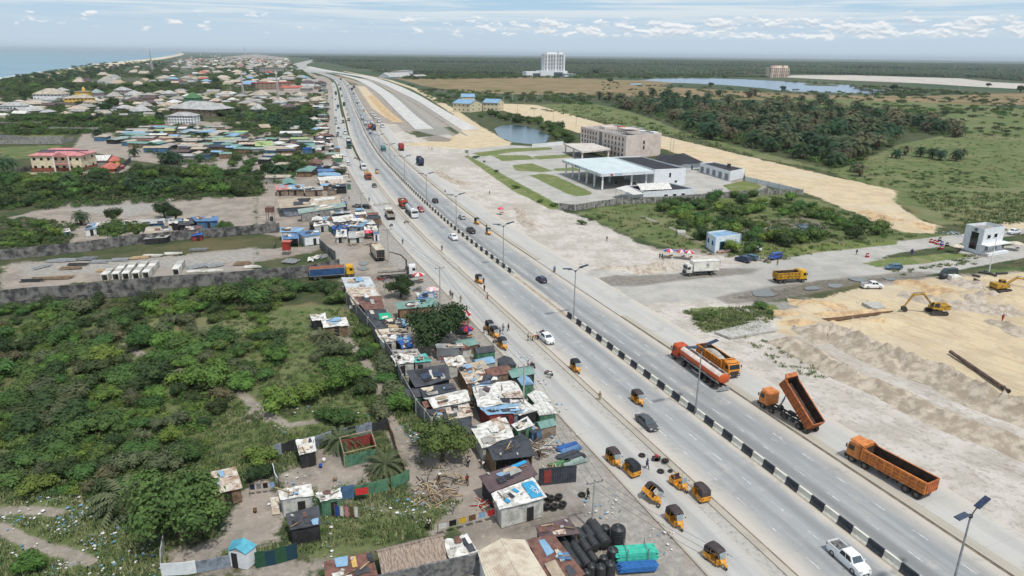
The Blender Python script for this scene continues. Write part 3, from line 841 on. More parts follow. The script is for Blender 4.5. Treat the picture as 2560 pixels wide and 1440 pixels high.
def wheel(par,x,y,r,wd,rim=None,name='wheel',n=14):
 s=1 if y>0 else-1
 mb=MB()
 M=Matrix.Translation((0,0,0))@Matrix.Rotation(R(90),4,'X')
 mb.lathe([(r*0.55,-wd/2),(r*0.93,-wd/2),(r,-wd*0.35),(r,wd*0.35),(r*0.93,wd/2),(r*0.55,wd/2)],n,0,M)
 o=mb.build(name,M_tyre,par);o.location=(x,y,r)
 m2=MB();m2 .lathe([(0.001,-s*wd*0.40),(r*0.22,-s*wd*0.42),(r*0.25,-s*wd*0.25),(r*0.5,-s*wd*0.28),(r*0.6,-s*wd*0.48)],n,0,M)
 m2 .build('rim',rim or M_rim,o)
 return o
def loft(mb,secs,mi=0,smooth=True,close=True):
 """secs: list of equal-length point rings"""
 n=len(secs[0]);vs=[p for s_ in secs for p in s_];fs=[]
 for k in range(len(secs)-1):
  for i in range(n-(0 if close else 1)):
   j=(i+1)%n
   fs.append((k*n+i,k*n+j,(k+1)*n+j,(k+1)*n+i))
 fs.append(tuple(range(n-1,-1,-1)));fs.append(tuple(range((len(secs)-1)*n,len(secs)*n)))
 return mb.add(vs,fs,mi,smooth)
def light_pair(par,x,y,z,sz,m,name):
 for s in(-1,1):
  MB().box((x,s*y,z),sz,0).build(name,m,par)
def make_car(kind,m,label,cat='car'):
 P_={'sedan':dict(L=4.75,W=1.8,H=1.45,belt=0.95,hood=0.86,cab=(-1.75,-1.05,0.55,1.25)),'hatch':dict(L=4.1,W=1.74,H=1.5,belt=0.98,hood=0.9,cab=(-2.0,-1.6,0.45,1.15)),'suv':dict(L=4.6,W=1.86,H=1.75,belt=1.1,hood=1.05,cab=(-2.25,-1.9,0.5,1.1)),'wagon':dict(L=4.6,W=1.78,H=1.5,belt=0.97,hood=0.88,cab=(-2.2,-1.8,0.5,1.2)),'van':dict(L=4.7,W=1.75,H=1.95,belt=1.15,hood=1.1,cab=(-2.3,-2.2,1.35,1.95)),'minibus':dict(L=4.3,W=1.62,H=1.85,belt=1.1,hood=1.0,cab=(-2.1,-2.0,1.3,1.85)),'pickup':dict(L=5.3,W=1.85,H=1.8,belt=1.15,hood=1.12,cab=(-0.75,-0.55,0.85,1.5))}[kind]
 L,W,H,belt,hood=P_['L'],P_['W'],P_['H'],P_['belt'],P_['hood']
 c0,c1,c2,c3=P_['cab']
 t=thing({'pickup':'pickup_truck','minibus':'minibus','van':'van'}.get(kind,'car'),label,cat)
 wb=L*0.58;r=0.34 if kind not in('suv','pickup')else 0.39
 mb=MB();hw=W/2
 xs=[-L/2,-L/2+0.08,-L/2+0.35,c0 if kind!='pickup' else-0.75,0.0,c3,L/2-0.55,L/2-0.15,L/2]
 secs=[]
 for x in xs:
  e=min(abs(x-L/2),abs(x+L/2));kx=1-0.16*max(0,1-e/0.5)**2
  zt=belt if x<=c3-0.05 else hood-0.16*max(0,(x-c3)/(L/2-c3))**2.2
  if e<0.01:zt=zt-0.22
  elif e<0.2:zt-=0.05
  if kind=='pickup' and x<-0.74:zt=belt-0.02
  z0=0.28 if e>0.01 else 0.38
  y=hw*kx
  secs.append([(x,-y*0.93,z0),(x,-y,z0+0.15),(x,-y,(z0+zt)/2+0.1),(x,-y*0.94,zt),(x,y*0.94,zt),(x,y,(z0+zt)/2+0.1),(x,y,z0+0.15),(x,y*0.93,z0)])
 loft(mb,secs,0,False)
 if kind=='pickup':
  pass
 rw=hw*0.74;bw=hw*0.93
 base=[(c0,bw),(c3,bw)];top=[(c1,rw),(c2,rw)]
 secs=[[(c0,-bw,belt-.02),(c3,-bw,belt-.04),(c3,bw,belt-.04),(c0,bw,belt-.02)],[(c1,-rw,H-.05),(c2,-rw,H-.05),(c2,rw,H-.05),(c1,rw,H-.05)],[(c1+.12,-rw*.9,H),(c2-.15,-rw*.9,H),(c2-.15,rw*.9,H),(c1+.12,rw*.9,H)]]
 loft(mb,secs,0,False)
 for s in(-1,1):mb.box((c3-0.25,s*(hw+0.08),belt+0.05),(0.1,0.16,0.13))
 mb.build('body',m,t)
 def lerp(a,b,k):return Vector(a)+(Vector(b)-Vector(a))*k
 def pane(name,A,B,C,D,mm,u0=.08,u1=.92,v0=.12,v1=.88,off=0.012):
  n=(Vector(B)-Vector(A)).cross(Vector(D)-Vector(A)).normalized()*off
  f=lambda u,v:lerp(lerp(A,B,u),lerp(D,C,u),v)+n
  g=MB();a_,b_,c_,d_=f(u0,v0),f(u1,v0),f(u1,v1),f(u0,v1)
  g.add([a_,b_,c_,d_]+[p-n*1.5 for p in(a_,b_,c_,d_)],[(0,1,2,3),(0,4,5,1),(1,5,6,2),(2,6,7,3),(3,7,4,0)])
  g.build(name,mm,t)
 zb,zt=belt-.03,H-.05
 pane('windscreen',(c3,-bw,zb),(c3,bw,zb),(c2,rw,zt),(c2,-rw,zt),M_glassb)
 pane('rear_window',(c0,bw,zb),(c0,-bw,zb),(c1,-rw,zt),(c1,rw,zt),M_glass)
 nside=2 if kind in('sedan','hatch','pickup')else 3
 for s in(-1,1):
  for i in range(nside):
   u0,u1=0.06+i*0.88/nside,0.06+(i+0.9)*0.88/nside
   if s<0:pane('side_window',(c0,-bw,zb),(c3,-bw,zb),(c2,-rw,zt),(c1,-rw,zt),M_glass,u0,u1)
   else:pane('side_window',(c3,bw,zb),(c0,bw,zb),(c1,rw,zt),(c2,rw,zt),M_glass,1-u1,1-u0)
 if kind=='pickup':
  g=MB()
  x0,x1=-L/2+0.08,-0.8
  g.box(((x0+x1)/2,0,belt-0.005),(x1-x0,W*0.80,0.03))
  g.build('bed_liner',mat('bed_liner',(0.05,0.05,0.055),(0.2,0.19,0.18),2.5,0.8),t)
  g=MB()
  for s in(-1,1):g.box(((x0+x1)/2,s*W*0.43,belt+0.09),(x1-x0+0.1,0.08,0.24))
  g.box((x0,0,belt+0.09),(0.07,W*0.88,0.24));g.box((x1+0.02,0,belt+0.1),(0.06,W*0.86,0.26))
  g.build('bed_rim',m,t)
  g=MB();g.path([(-0.85,-.72,belt),(-0.8,-.66,H-.02),(-0.8,.66,H-.02),(-0.85,.72,belt)],0.035);g.build('roll_bar',M_steel,t)
 for x in(-wb/2-0.02,wb/2+0.05):
  for s in(-1,1):wheel(t,x,s*(hw-0.10),r,0.23)
 light_pair(t,L/2-0.1,hw*0.68,hood-0.2,(0.14,0.36,0.14),M_lamp,'headlight')
 light_pair(t,-L/2+0.04,hw*0.78,belt-0.14,(0.1,0.24,0.2),M_tail,'tail_light')
 MB().box((L/2+0.0,0,0.5),(0.1,W*0.5,0.2)).build('grille',M_chas,t)
 MB().box((L/2+0.055,0,0.44),(0.02,0.45,0.12)).build('number_plate',M_white,t)
 MB().box((-L/2-0.015,0,0.6),(0.02,0.45,0.12)).build('number_plate',M_white,t)
 return t
def make_keke(label,roof,stripped=False):
 t=thing('tricycle_taxi',label,'auto rickshaw')
 mb=MB()
 mb.box((-0.75,0,0.62),(0.95,1.28,0.5),top=0.97)
 mb.box((-1.2,0,0.66),(0.10,1.22,0.58))
 mb.box((0.1,0,0.36),(1.2,1.15,0.12))
 for s in(-1,1):
  mb.box((-0.32,s*0.61,0.55),(0.35,0.05,0.42));mb.box((0.62,s*0.42,0.62),(0.22,0.22,0.5),rz=s*-0.5)
  mb.box((-0.85,s*0.62,0.42),(0.66,0.16,0.14))
 mb.prism([(0.55,0.4),(0.98,0.46),(1.12,0.72),(0.86,1.06),(0.66,1.08)],-0.36,0.36)
 mb.prism([(0.9,0.5),(1.48,0.46),(1.46,0.56),(1.05,0.74)],-0.13,0.13)
 mb.build('body',M_keke,t)
 if not stripped:
  g=MB()
  secs=[]
  for x,z,wd in((-1.18,1.38,0.52),(-1.02,1.74,0.55),(-0.4,1.82,0.56),(0.35,1.80,0.54),(0.66,1.70,0.5)):
   secs.append([(x,-wd-.05,z-.16),(x,-wd,z),(x,-wd*.5,z+.06),(x,wd*.5,z+.06),(x,wd,z),(x,wd+.05,z-.16)])
  loft(g,secs,0,False)
  g.prism([(-1.22,0.92),(-1.16,0.92),(-1.10,1.62),(-1.16,1.5)],-0.58,0.58)
  for s in(-1,1):g.prism([(-1.2,0.9),(-0.62,0.9),(-0.5,1.66),(-1.14,1.6)],s*0.58,s*0.62)
  g.build('canopy',roof,t)
 g=MB()
 for s in(-1,1):
  g.path([(0.66,s*.40,1.05),(0.56,s*.46,1.68)],0.025);g.path([(-0.3,s*.58,0.8),(-0.3,s*.56,1.7)],0.022)
 if stripped:
  for s in(-1,1):g.path([(-1.1,s*.55,0.9),(-1.0,s*.5,1.35),(-0.3,s*.5,1.3)],0.022)
  g.path([(-1.0,-.5,1.35),(-1.0,.5,1.35)],0.022)
 g.build('frame',M_keke,t)
 g=MB();g.add([(0.88,-.36,1.02),(0.88,.36,1.02),(0.72,.4,1.66),(0.72,-.4,1.66),(0.85,-.36,1.02),(0.85,.36,1.02),(0.69,.4,1.66),(0.69,-.4,1.66)],[(0,1,2,3),(7,6,5,4),(0,3,7,4),(1,5,6,2),(3,2,6,7)])
 g.build('windscreen',glassy('keke_glass',(0.30,0.36,0.38),0.1),t)
 g=MB();g.box((-0.62,0,0.86),(0.5,1.1,0.16));g.box((-0.88,0,1.05),(0.14,1.1,0.4));g.build('rear_seat',mat('seat_vinyl',(0.06,0.03,0.03),(0.03,0.02,0.02),3,0.7),t)
 g=MB();g.box((0.22,0,0.78),(0.32,0.5,0.2));g.build('driver_seat',M_black,t)
 wheel(t,-0.85,0.58,0.24,0.13,n=12);wheel(t,-0.85,-0.58,0.24,0.13,n=12);wheel(t,1.32,0,0.24,0.12,n=12)
 light_pair(t,1.06,0.24,0.84,(0.08,0.12,0.12),M_lamp,'headlight')
 light_pair(t,-1.26,0.46,0.72,(0.05,0.12,0.14),M_tail,'tail_light')
 g=MB()
 for s in(-1,1):g.path([(0.74,s*.4,1.2),(0.86,s*.62,1.28)],0.012);g.box((0.86,s*.64,1.3),(0.04,0.1,0.13))
 g.build('mirror',M_black,t)
 return t
def ribbed_side(mb,x0,x1,z0,z1,y,s,n,rows,mi=0):
 """raised ribs on a tipper side"""
 for i in range(n+1):
  x=x0+(x1-x0)*i/n
  mb.box((x,y+s*0.08,(z0+z1)/2),(0.2,0.17,z1-z0),mi)
 for j in range(rows+1):
  z=z0+(z1-z0)*j/rows
  mb.box(((x0+x1)/2,y+s*0.06,z),(x1-x0,0.12,0.15),mi)
def make_truck(label,cabm,kind,bodym,L=10.4,axles=(4.3,2.5,-2.9,-4.25),bx=(-5.2,3.05),W=2.5,bz=(1.15,2.75),tip=0.0,load=None,name='dump_truck',cat='truck',inner=None,nose=True,cabm2=None,text=False,ribs=(8,3)):
 t=thing(name,label,cat)
 xf=L/2
 hw=W/2
 g=MB()
 cl=1.95 if nose else 1.7
 x0=xf-cl
 prof=[(x0,0.95),(xf-0.12,0.95),(xf,1.2),(xf-0.02,1.85),(xf-0.22,2.75),(xf-0.45,3.02),(x0+0.1,3.05),(x0,2.9)]
 secs=[]
 for y,k in((-hw*.97,0.93),(-hw*.88,1.0),(hw*.88,1.0),(hw*.97,0.93)):
  cx,cz=x0+cl/2,1.95
  secs.append([(cx+(px-cx)*k,y,cz+(pz-cz)*k if pz>2 else pz)for px,pz in prof])
 loft(g,secs,0,False)
 g.prism([(x0+0.3,3.02),(xf-0.35,3.0),(xf-0.15,3.12),(x0+0.4,3.1)],-hw*.8,hw*.8)
 g.build('cab',cabm,t)
 g=MB();g.add([(xf+.01,-hw*.84,1.86),(xf+.01,hw*.84,1.86),(xf-.2,hw*.8,2.66),(xf-.2,-hw*.8,2.66),(xf-.06,-hw*.84,1.86),(xf-.06,hw*.84,1.86),(xf-.3,hw*.8,2.66),(xf-.3,-hw*.8,2.66)],[(0,1,2,3),(0,4,5,1),(1,5,6,2),(2,6,7,3),(3,7,4,0)])
 g.build('windscreen',M_glass,t)
 for s in(-1,1):
  MB().box((xf-0.72,s*(hw*.965),2.2),(0.75,0.07,0.66)).build('side_window',M_glass,t)
  MB().box((xf-0.12,s*(hw+.17),2.3),(0.1,0.2,0.5)).build('mirror',M_chas,t)
 g=MB();g.box((xf-.03,0,0.72),(0.28,W*.98,0.46));g.box((xf+.02,0,1.3),(0.06,W*.7,0.34));g.build('bumper',cabm2 or M_chas,t)
 light_pair(t,xf+0.12,hw*.74,0.76,(0.06,0.34,0.18),M_lamp,'headlight')
 g=MB()
 rear=min(bx[0]+0.2,axles[-1]-0.7)
 for s in(-1,1):g.box(((rear+xf)/2-.3,s*0.42,0.92),(xf-rear-0.6,0.12,0.28))
 for i in range(6):g.box((rear+0.4+i*(xf-rear-2.0)/6,0,0.9),(0.12,0.9,0.2))
 mid=(axles[1]+axles[2])/2 if len(axles)>2 else(axles[0]+axles[-1])/2
 for s in(-1,1):
  g.box((mid+.3,s*0.9,0.75),(1.3,0.5,0.5));g.tube((mid-.9,s*0.8,.7),(mid-1.5,s*0.8,.7),0.25)
 for a in axles:g.tube((a,-hw+.3,0.54),(a,hw-.3,0.54),0.12)
 g.build('chassis',M_chas,t)
 for i,a in enumerate(axles):
  for s in(-1,1):
   dbl=a<axles[0]-2.6 if len(axles)>2 else i>0
   wheel(t,a,s*(hw-(0.3 if dbl else 0.2)),0.53,0.56 if dbl else 0.32,M_rimd)
 b0,b1=bx;z0,z1=bz
 piv=Matrix.Identity(4)
 if tip:
  piv=Matrix.Translation((b0+0.5,0,z0))@Matrix.Rotation(-0.0-tip,4,'Y').inverted()@Matrix.Translation((-b0-0.5,0,-z0))
  piv=Matrix.Translation((b0+0.5,0,z0))@Matrix.Rotation(-tip,4,'Y')@Matrix.Translation((-b0-0.5,0,-z0))
 if kind=='dump':
  g=MB()
  for s in(-1,1):
   g.box(((b0+b1)/2,s*(hw-.06),(z0+z1)/2),(b1-b0,0.08,z1-z0),M=piv)
   sub=MB();ribbed_side(sub,b0+.1,b1-.1,z0+.1,z1-.06,s*(hw-.02),s,ribs[0],ribs[1])
   g.add(sub.v,sub.f,0,False,piv)
   g.box(((b0+b1)/2,s*(hw-.03),z1),(b1-b0+.1,0.18,0.1),M=piv)
  g.box(((b0+b1)/2,0,z0),(b1-b0,W*.95,0.12),M=piv)
  g.box((b1,0,(z0+z1)/2+.15),(0.1,W*.97,z1-z0+.3),M=piv)
  g.prism([(b1-0.05,z1+.25),(b1+0.55,z1+.42),(b1+0.55,z1+.5),(b1-0.05,z1+.35)],-hw*.95,hw*.95,M=piv)
  for s in(-1,1):g.prism([(b1-.9,z1),(b1-.0,z1),(b1+.5,z1+.45),(b1-.1,z1+.36)],s*hw*.95,s*(hw*.95-.05),M=piv)
  g.build('tipper_body',bodym,t)
  g=MB()
  g.box(((b0+b1)/2,0,z0+.1),(b1-b0-.2,W*.88,0.06),M=piv)
  for s in(-1,1):g.box(((b0+b1)/2,s*(hw-.13),(z0+z1)/2+.02),(b1-b0-.2,0.05,z1-z0-.05),M=piv)
  g.box((b1-.1,0,(z0+z1)/2),(0.06,W*.88,z1-z0),M=piv)
  g.box((b0+.1,0,(z0+z1)/2),(0.06,W*.88,z1-z0-.2),M=piv)
  g.build('bed_lining',inner or M_rustin,t)
  g=MB()
  g.box((b0,0,(z0+z1)/2),(0.09,W*.97,z1-z0),M=piv)
  for i in range(6):g.box((b0-.06,-hw*.85+i*hw*.34,(z0+z1)/2),(0.08,0.1,z1-z0-.1),M=piv)
  for i in range(4):g.box((b0-.05,0,z0+.15+i*(z1-z0-.3)/3),(0.07,W*.9,0.1),M=piv)
  g.build('tailgate',M_orange2 if bodym in(M_orange,M_orange3)else bodym,t)
  if tip:
   g=MB();top=piv@Vector((b1-1.2,0,z0));g.tube((b1-1.0,0,1.0),(b1-1.2+(top.x-b1+1.2)*.55,0,1.0+(top.z-1.0)*.55),0.13);g.tube((b1-1.0,0,1.0),top,0.08);g.build('lifting_ram',M_steel,t)
  if load:
   g=MB();lx0,lx1=b0+.5,b1-.5
   def fz(u,v):
    x=lx0+(lx1-lx0)*u;y=-hw*.84+W*.84*v
    e=math.sin(math.pi*min(1,max(0,u)))**.6*math.sin(math.pi*min(1,max(0,v)))**.5
    return(x,y,z0+.3+e*(z1-z0+.25-.3)+rng.uniform(-.05,.05))
   g.grid(fz,24,10);g.build('load',load,t)
 elif kind=='tank':
  n=18;secs=[]
  for x,k in((b0,.0),(b0+.02,.72),(b0+.12,.94),(b0+.3,1),(b1-.3,1),(b1-.12,.94),(b1-.02,.72),(b1,.0)):
   k=max(k,.02)
   secs.append([(x,math.cos(2*math.pi*i/n)*hw*.96*k,(z0+z1)/2+math.sin(2*math.pi*i/n)*(z1-z0)/2*k)for i in range(n)])
  g=MB();loft(g,secs,0,True)
  tank=g.build('tank',bodym,t)
  if inner:
   g=MB();secs=[]
   for x in(b0+.15,b0+.35,b1-.35,b1-.15):
    secs.append([(x,math.cos(a)*(hw*.96+.015),(z0+z1)/2+math.sin(a)*((z1-z0)/2+.015))for a in[R(28+124*i/12)for i in range(13)]])
   for k_ in range(3):
    for i in range(12):g.quad(secs[k_][i],secs[k_][i+1],secs[k_+1][i+1],secs[k_+1][i])
   g.build('upper_shell',inner,tank)
  g=MB();g.box(((b0+b1)/2,0,z1+.03),(b1-b0-.6,0.62,0.06));g.build('walkway',M_rustin if inner else M_steel,t)
  for i in range(4):
   g=MB();g.lathe([(0.3,0),(0.3,.14),(.22,.2),(0.001,.22)],12);o=g.build('hatch',M_steel,t);o.location=(b0+(b1-b0)*(i+.6)/4.2,0,z1+.05)
  g=MB()
  for s in(-1,1):g.box(((b0+b1)/2,s*hw*.8,z0+.12),(b1-b0-.5,0.1,0.2));g.box(((b0+b1)/2+.5,s*hw*.95,.75),(2.6,0.06,0.3))
  g.box((b0-.05,0,.72),(0.12,W*.95,0.34));g.box((b0-.1,0,.45),(0.05,W*.95,0.35));g.build('rear_guard',M_galv,t)
 elif kind=='box':
  g=MB();g.box(((b0+b1)/2,0,(z0+z1)/2),(b1-b0,W,z1-z0));box=g.build('cargo_box',bodym,t)
  g=MB()
  for s in(-1,1):
   for z in(z0+.05,z1-.03):g.box(((b0+b1)/2,s*hw,z),(b1-b0+.04,.07,.1))
   for x in(b0,b1):g.box((x,s*hw,(z0+z1)/2),(.09,.07,z1-z0+.04))
  g.build('frame',cabm2 or M_galv,t)
  g=MB();g.box((b0-.02,0,(z0+z1)/2),(0.03,W*.9,z1-z0-.2));g.build('rear_doorway',inner or bodym,t)
 elif kind=='flat':
  g=MB();g.box(((b0+b1)/2,0,z0),(b1-b0,W,0.14));g.build('deck',M_rustin,t)
  g=MB()
  for s in(-1,1):g.box(((b0+b1)/2,s*hw,z0+.32),(b1-b0,.06,.5))
  g.box((b0,0,z0+.32),(.06,W,.5));g.box((b1,0,z0+.45),(.08,W,.8));g.build('drop_sides',bodym,t)
 return t
SKIN=[mat('skin_%d'%i,c,tuple(x*.85 for x in c),6,0.6)for i,c in enumerate([(0.06,0.035,0.022),(0.09,0.052,0.032),(0.12,0.07,0.045)])]
M_hair=mat('black_hair',(0.01,0.01,0.01),(0.02,0.018,0.016),20,0.9)
def skin_mesh(name,verts,edges,radii,root=0,sub=1):
 me=bpy.data.meshes.new(name+'_tmp');me.from_pydata([tuple(v)for v in verts],edges,[])
 o=bpy.data.objects.new('tmp',me);COL.objects.link(o)
 md=o.modifiers.new('skin','SKIN');md.use_smooth_shade=True
 for i,r in enumerate(radii):
  sv=me.skin_vertices[0].data[i];sv.radius=(r,r)if not hasattr(r,'__len__')else r;sv.use_root=(i==root)
 if sub:ms=o.modifiers.new('sub','SUBSURF');ms.levels=sub;ms.render_levels=sub
 dg=bpy.context.evaluated_depsgraph_get();dg.update()
 out=bpy.data.meshes.new_from_object(o.evaluated_get(dg))
 out.name=name
 bpy.data.objects.remove(o);bpy.data.meshes.remove(me)
 return out
def pose(kind):
 """joint positions in metres, x forward, y left"""
 j=dict(pelvis=(0,0,.95),waist=(0,0,1.08),chest=(0,0,1.32),neck=(0,0,1.48),head0=(.01,0,1.56),head1=(.02,0,1.70))
 for s,n in((1,'l'),(-1,'r')):
  j[n+'sh']=(0,s*.18,1.42);j[n+'el']=(-.02,s*.25,1.13);j[n+'wr']=(.06,s*.27,.88)
  j[n+'hip']=(0,s*.09,.92);j[n+'kn']=(.01,s*.10,.50);j[n+'an']=(-.01,s*.10,.09);j[n+'toe']=(.15,s*.12,.04)
 if kind=='walk':
  j['lkn']=(.16,.1,.52);j['lan']=(.26,.1,.1);j['ltoe']=(.42,.11,.07)
  j['rkn']=(-.02,-.1,.5);j['ran']=(-.34,-.1,.16);j['rtoe']=(-.22,-.1,.05)
  j['lel']=(-.12,.25,1.14);j['lwr']=(-.1,.27,.9);j['rel']=(.1,-.25,1.14);j['rwr']=(.26,-.22,.97)
 if kind=='bend':
  j['waist']=(.06,0,1.04);j['chest']=(.26,0,1.12);j['neck']=(.40,0,1.13);j['head0']=(.47,0,1.14);j['head1']=(.60,0,1.10)
  for s,n in((1,'l'),(-1,'r')):
   j[n+'sh']=(.34,s*.18,1.10);j[n+'el']=(.42,s*.2,.82);j[n+'wr']=(.55,s*.14,.60);j[n+'kn']=(.06,s*.12,.5)
 if kind=='carry':
  for s,n in((1,'l'),(-1,'r')):j[n+'el']=(.08,s*.26,1.2);j[n+'wr']=(.3,s*.17,1.16)
  j['lkn']=(.12,.1,.52);j['lan']=(.14,.1,.1);j['ltoe']=(.3,.11,.05);j['rkn']=(0,-.1,.5);j['ran']=(-.22,-.1,.12);j['rtoe']=(-.08,-.1,.04)
 if kind=='sit':
  for k_ in('pelvis','waist','chest','neck','head0','head1'):x,y,z=j[k_];j[k_]=(x-.1,y,z-.43)
  for s,n in((1,'l'),(-1,'r')):
   j[n+'sh']=(-.1,s*.18,.99);j[n+'el']=(.02,s*.24,.74);j[n+'wr']=(.22,s*.2,.62)
   j[n+'hip']=(-.1,s*.09,.49);j[n+'kn']=(.33,s*.13,.5);j[n+'an']=(.34,s*.13,.09);j[n+'toe']=(.48,s*.14,.04)
 return j
PB={}
def person_meshes(kind):
 if kind in PB:return PB[kind]
 j=pose(kind)
 names=list(j);idx={n:i for i,n in enumerate(names)}
 V=[j[n]for n in names]
 Rd=dict(pelvis=(.13,.11),waist=(.12,.095),chest=(.15,.11),neck=.055,head0=.07,head1=.085,lsh=.062,lel=.043,lwr=.028,lhip=.085,lkn=.058,lan=.04,ltoe=.034)
 rad=[Rd.get(n)or Rd.get('l'+n[1:])for n in names]
 E_=[('pelvis','waist'),('waist','chest'),('chest','neck'),('neck','head0'),('head0','head1')]
 for s in 'lr':E_+=[('chest',s+'sh'),(s+'sh',s+'el'),(s+'el',s+'wr'),('pelvis',s+'hip'),(s+'hip',s+'kn'),(s+'kn',s+'an'),(s+'an',s+'toe')]
 E2=[(idx[a],idx[b])for a,b in E_]
 for s,sg in(('l',1),('r',-1)):
  w_=Vector(j[s+'wr']);d=(w_-Vector(j[s+'el'])).normalized();sd=Vector((1,0,0))if abs(d.x)<.7 else Vector((0,0,-1));sd=(sd-d*sd.dot(d)).normalized()
  V.append(w_+d*.06);rad.append((.034,.018));pi_=len(V)-1;E2 .append((idx[s+'wr'],pi_))
  for k,ln in enumerate((.062,.074,.068,.052)):
   base=w_+d*.075+sd*(.027-.018*k);crl=sd.cross(d)*(-sg)
   V.append(base+d*ln*.5+crl*.006);rad.append(.009);E2 .append((pi_,len(V)-1));V.append(base+d*ln+crl*.022);rad.append(.008);E2 .append((len(V)-2,len(V)-1))
  V.append(w_+d*.05+sd*.05);rad.append(.011);E2 .append((idx[s+'wr'],len(V)-1));V.append(w_+d*.085+sd*.06);rad.append(.009);E2 .append((len(V)-2,len(V)-1))
 body=skin_mesh('body',V,E2,rad,0,1)
 h0,h1=Vector(j['head0']),Vector(j['head1']);up=(h1-h0).normalized();fw=Vector((1,0,0));fw=(fw-up*fw.dot(up)).normalized()if abs(up.x)<.9 else Vector((0,0,-1));sdv=up.cross(fw)
 hc=(h0+h1)/2+up*.03
 bm=bmesh.new();bm.from_mesh(body)
 for off,sc in((fw*.088-up*.015,(.018,.012,.022)),(fw*.078+sdv*.03+up*.018,(.008,.014,.008)),(fw*.078-sdv*.03+up*.018,(.008,.014,.008)),(fw*.08-up*.055,(.01,.026,.008)),(sdv*.085,(.02,.01,.03)),(-sdv*.085,(.02,.01,.03))):
  Mx=Matrix.Translation(hc+off)@Matrix((fw,sdv,up)).transposed().to_4x4()@Matrix.Diagonal((*sc,1))
  bmesh.ops.create_icosphere(bm,subdivisions=1,radius=1,matrix=Mx)
 bm.to_mesh(body);bm.free()
 def sub(ns,es,rr,nm):
  ii={n:k for k,n in enumerate(ns)}
  return skin_mesh(nm,[j[n]for n in ns],[(ii[a],ii[b])for a,b in es],rr,0,1)
 def mid(a,b,k):return tuple(Vector(j[a])*(1-k)+Vector(j[b])*k)
 j['lsl']=mid('lsh','lel',.8);j['rsl']=mid('rsh','rel',.8);j['ntop']=mid('chest','neck',.8)
 shirt=sub(['pelvis','waist','chest','ntop','lsh','lsl','rsh','rsl'],[('pelvis','waist'),('waist','chest'),('chest','ntop'),('chest','lsh'),('lsh','lsl'),('chest','rsh'),('rsh','rsl')],[(.15,.13),(.14,.115),(.17,.13),(.07,.07),(.085,.085),(.075,.075),(.085,.085),(.075,.075)],'shirt')
 trous=sub(['pelvis','lhip','lkn','lan','rhip','rkn','ran'],[('pelvis','lhip'),('lhip','lkn'),('lkn','lan'),('pelvis','rhip'),('rhip','rkn'),('rkn','ran')],[(.145,.125),(.1,.1),(.078,.078),(.062,.062),(.1,.1),(.078,.078),(.062,.062)],'trousers')
 hm_=MB();
 Mx=Matrix.Translation(hc+up*.035-fw*.012)@Matrix((fw,sdv,up)).transposed().to_4x4()
 hm_.lathe([(0.096,-.02),(0.098,.02),(.08,.06),(.04,.083),(0.001,.088)],10,0,Mx)
 hair=hm_.mesh('hair',[M_hair])
 PB[kind]=(body,shirt,trous,hair)
 return PB[kind]
CLOTH={k:mat('cloth_'+k,S(*c),tuple(x*.75 for x in S(*c)),4,0.9)for k,c in dict(white=(225,224,220),black=(36,36,40),red=(176,44,44),blue=(52,84,160),green=(60,110,70),brown=(112,84,62),grey=(128,130,132),yellow=(214,178,60),lightblue=(140,176,206),khaki=(158,140,100),pink=(210,140,150),navy=(34,42,72),purple=(110,64,120)).items()}
PM={}
def person(px,py,ang,kind,shirt,trous,label,group=None,z=0.0,sk=None,loc=None):
 b_,s_,t_,h_=person_meshes(kind)
 sk=rng.randrange(3)if sk is None else sk
 def mm(me,m,nm):
  k=(me.name,m.name)
  if k not in PM:
   c=me.copy();c.materials.clear();c.materials.append(m);PM[k]=c
  return PM[k]
 p=loc if loc is not None else P(px,py,z)
 t=tag(link('person',mm(b_,SKIN[sk],'body'),None,p,R(ang)),label,'person',group)
 link('shirt',mm(s_,CLOTH[shirt],'shirt'),t);link('trousers',mm(t_,CLOTH[trous],'trousers'),t);link('hair',h_,t)
 return t
def barrier_mesh(m):
 mb=MB();pr=[(-.34,0),(.34,0),(.31,.14),(.15,.42),(.12,1.12),(-.12,1.12),(-.15,.42),(-.31,.14)]
 mb.prism(pr,-1.12,1.12)
 return mb.mesh('concrete_barrier',[m])
bmw,bmb=barrier_mesh(M_bwhite),barrier_mesh(M_bblack)
g0=road_at(P(1284,690))[0];g1=road_at(P(1406,790))[0]
s_=S0-6.0;i=0;nb=0
while nb<290:
 if not(g1<s_<g0):
  p,h=road(s_,0.05)
  blk=i%2
  o=link('concrete_barrier',bmb if blk else bmw,None,p,h-math.pi/2)
  fard=s_>S0+250
  tag(o,('black' if blk else 'off-white')+' painted concrete barrier block in the median'+(' far along the highway' if fard else(' beyond the gap' if s_>g0 else ' in the run nearest the viewer')),'barrier','concrete barriers along the median')
  nb+=1
 i+=1;s_+=2.27
def make_lamp(h=11.4):
 t=thing('solar_street_lamp','twin-arm solar street lamp','street lamp')
 g=MB();g.lathe([(.17,0),(.15,.5),(.13,4),(.085,h)],10);g.box((0,0,.1),(.5,.5,.2));g.build('pole',M_greyp,t)
 for s in(-1,1):
  g=MB();g.path([(0,0,h-.1),(s*.9,0,h+.45),(s*1.2,0,h+.55)],.07);a=g.build('arm',M_chas,t)
  g=MB();g.box((0,0,0),(2.3,.62,.09));o=g.build('solar_panel',M_solar,t);o.location=(s*2.1,0,h+.78);o.rotation_euler=(R(8),s*R(-8),0)
  g=MB();g.box((0,0,0),(.7,.28,.1));o=g.build('lamp_head',M_greyp,t);o.location=(s*1.5,0,h+.48)
 g=MB();g.lathe([(.2,0),(.2,.3),(.05,.36)],10);o=g.build('hub',M_chas,t);o.location=(0,0,h-.2)
 return t
LP=Proto(make_lamp())
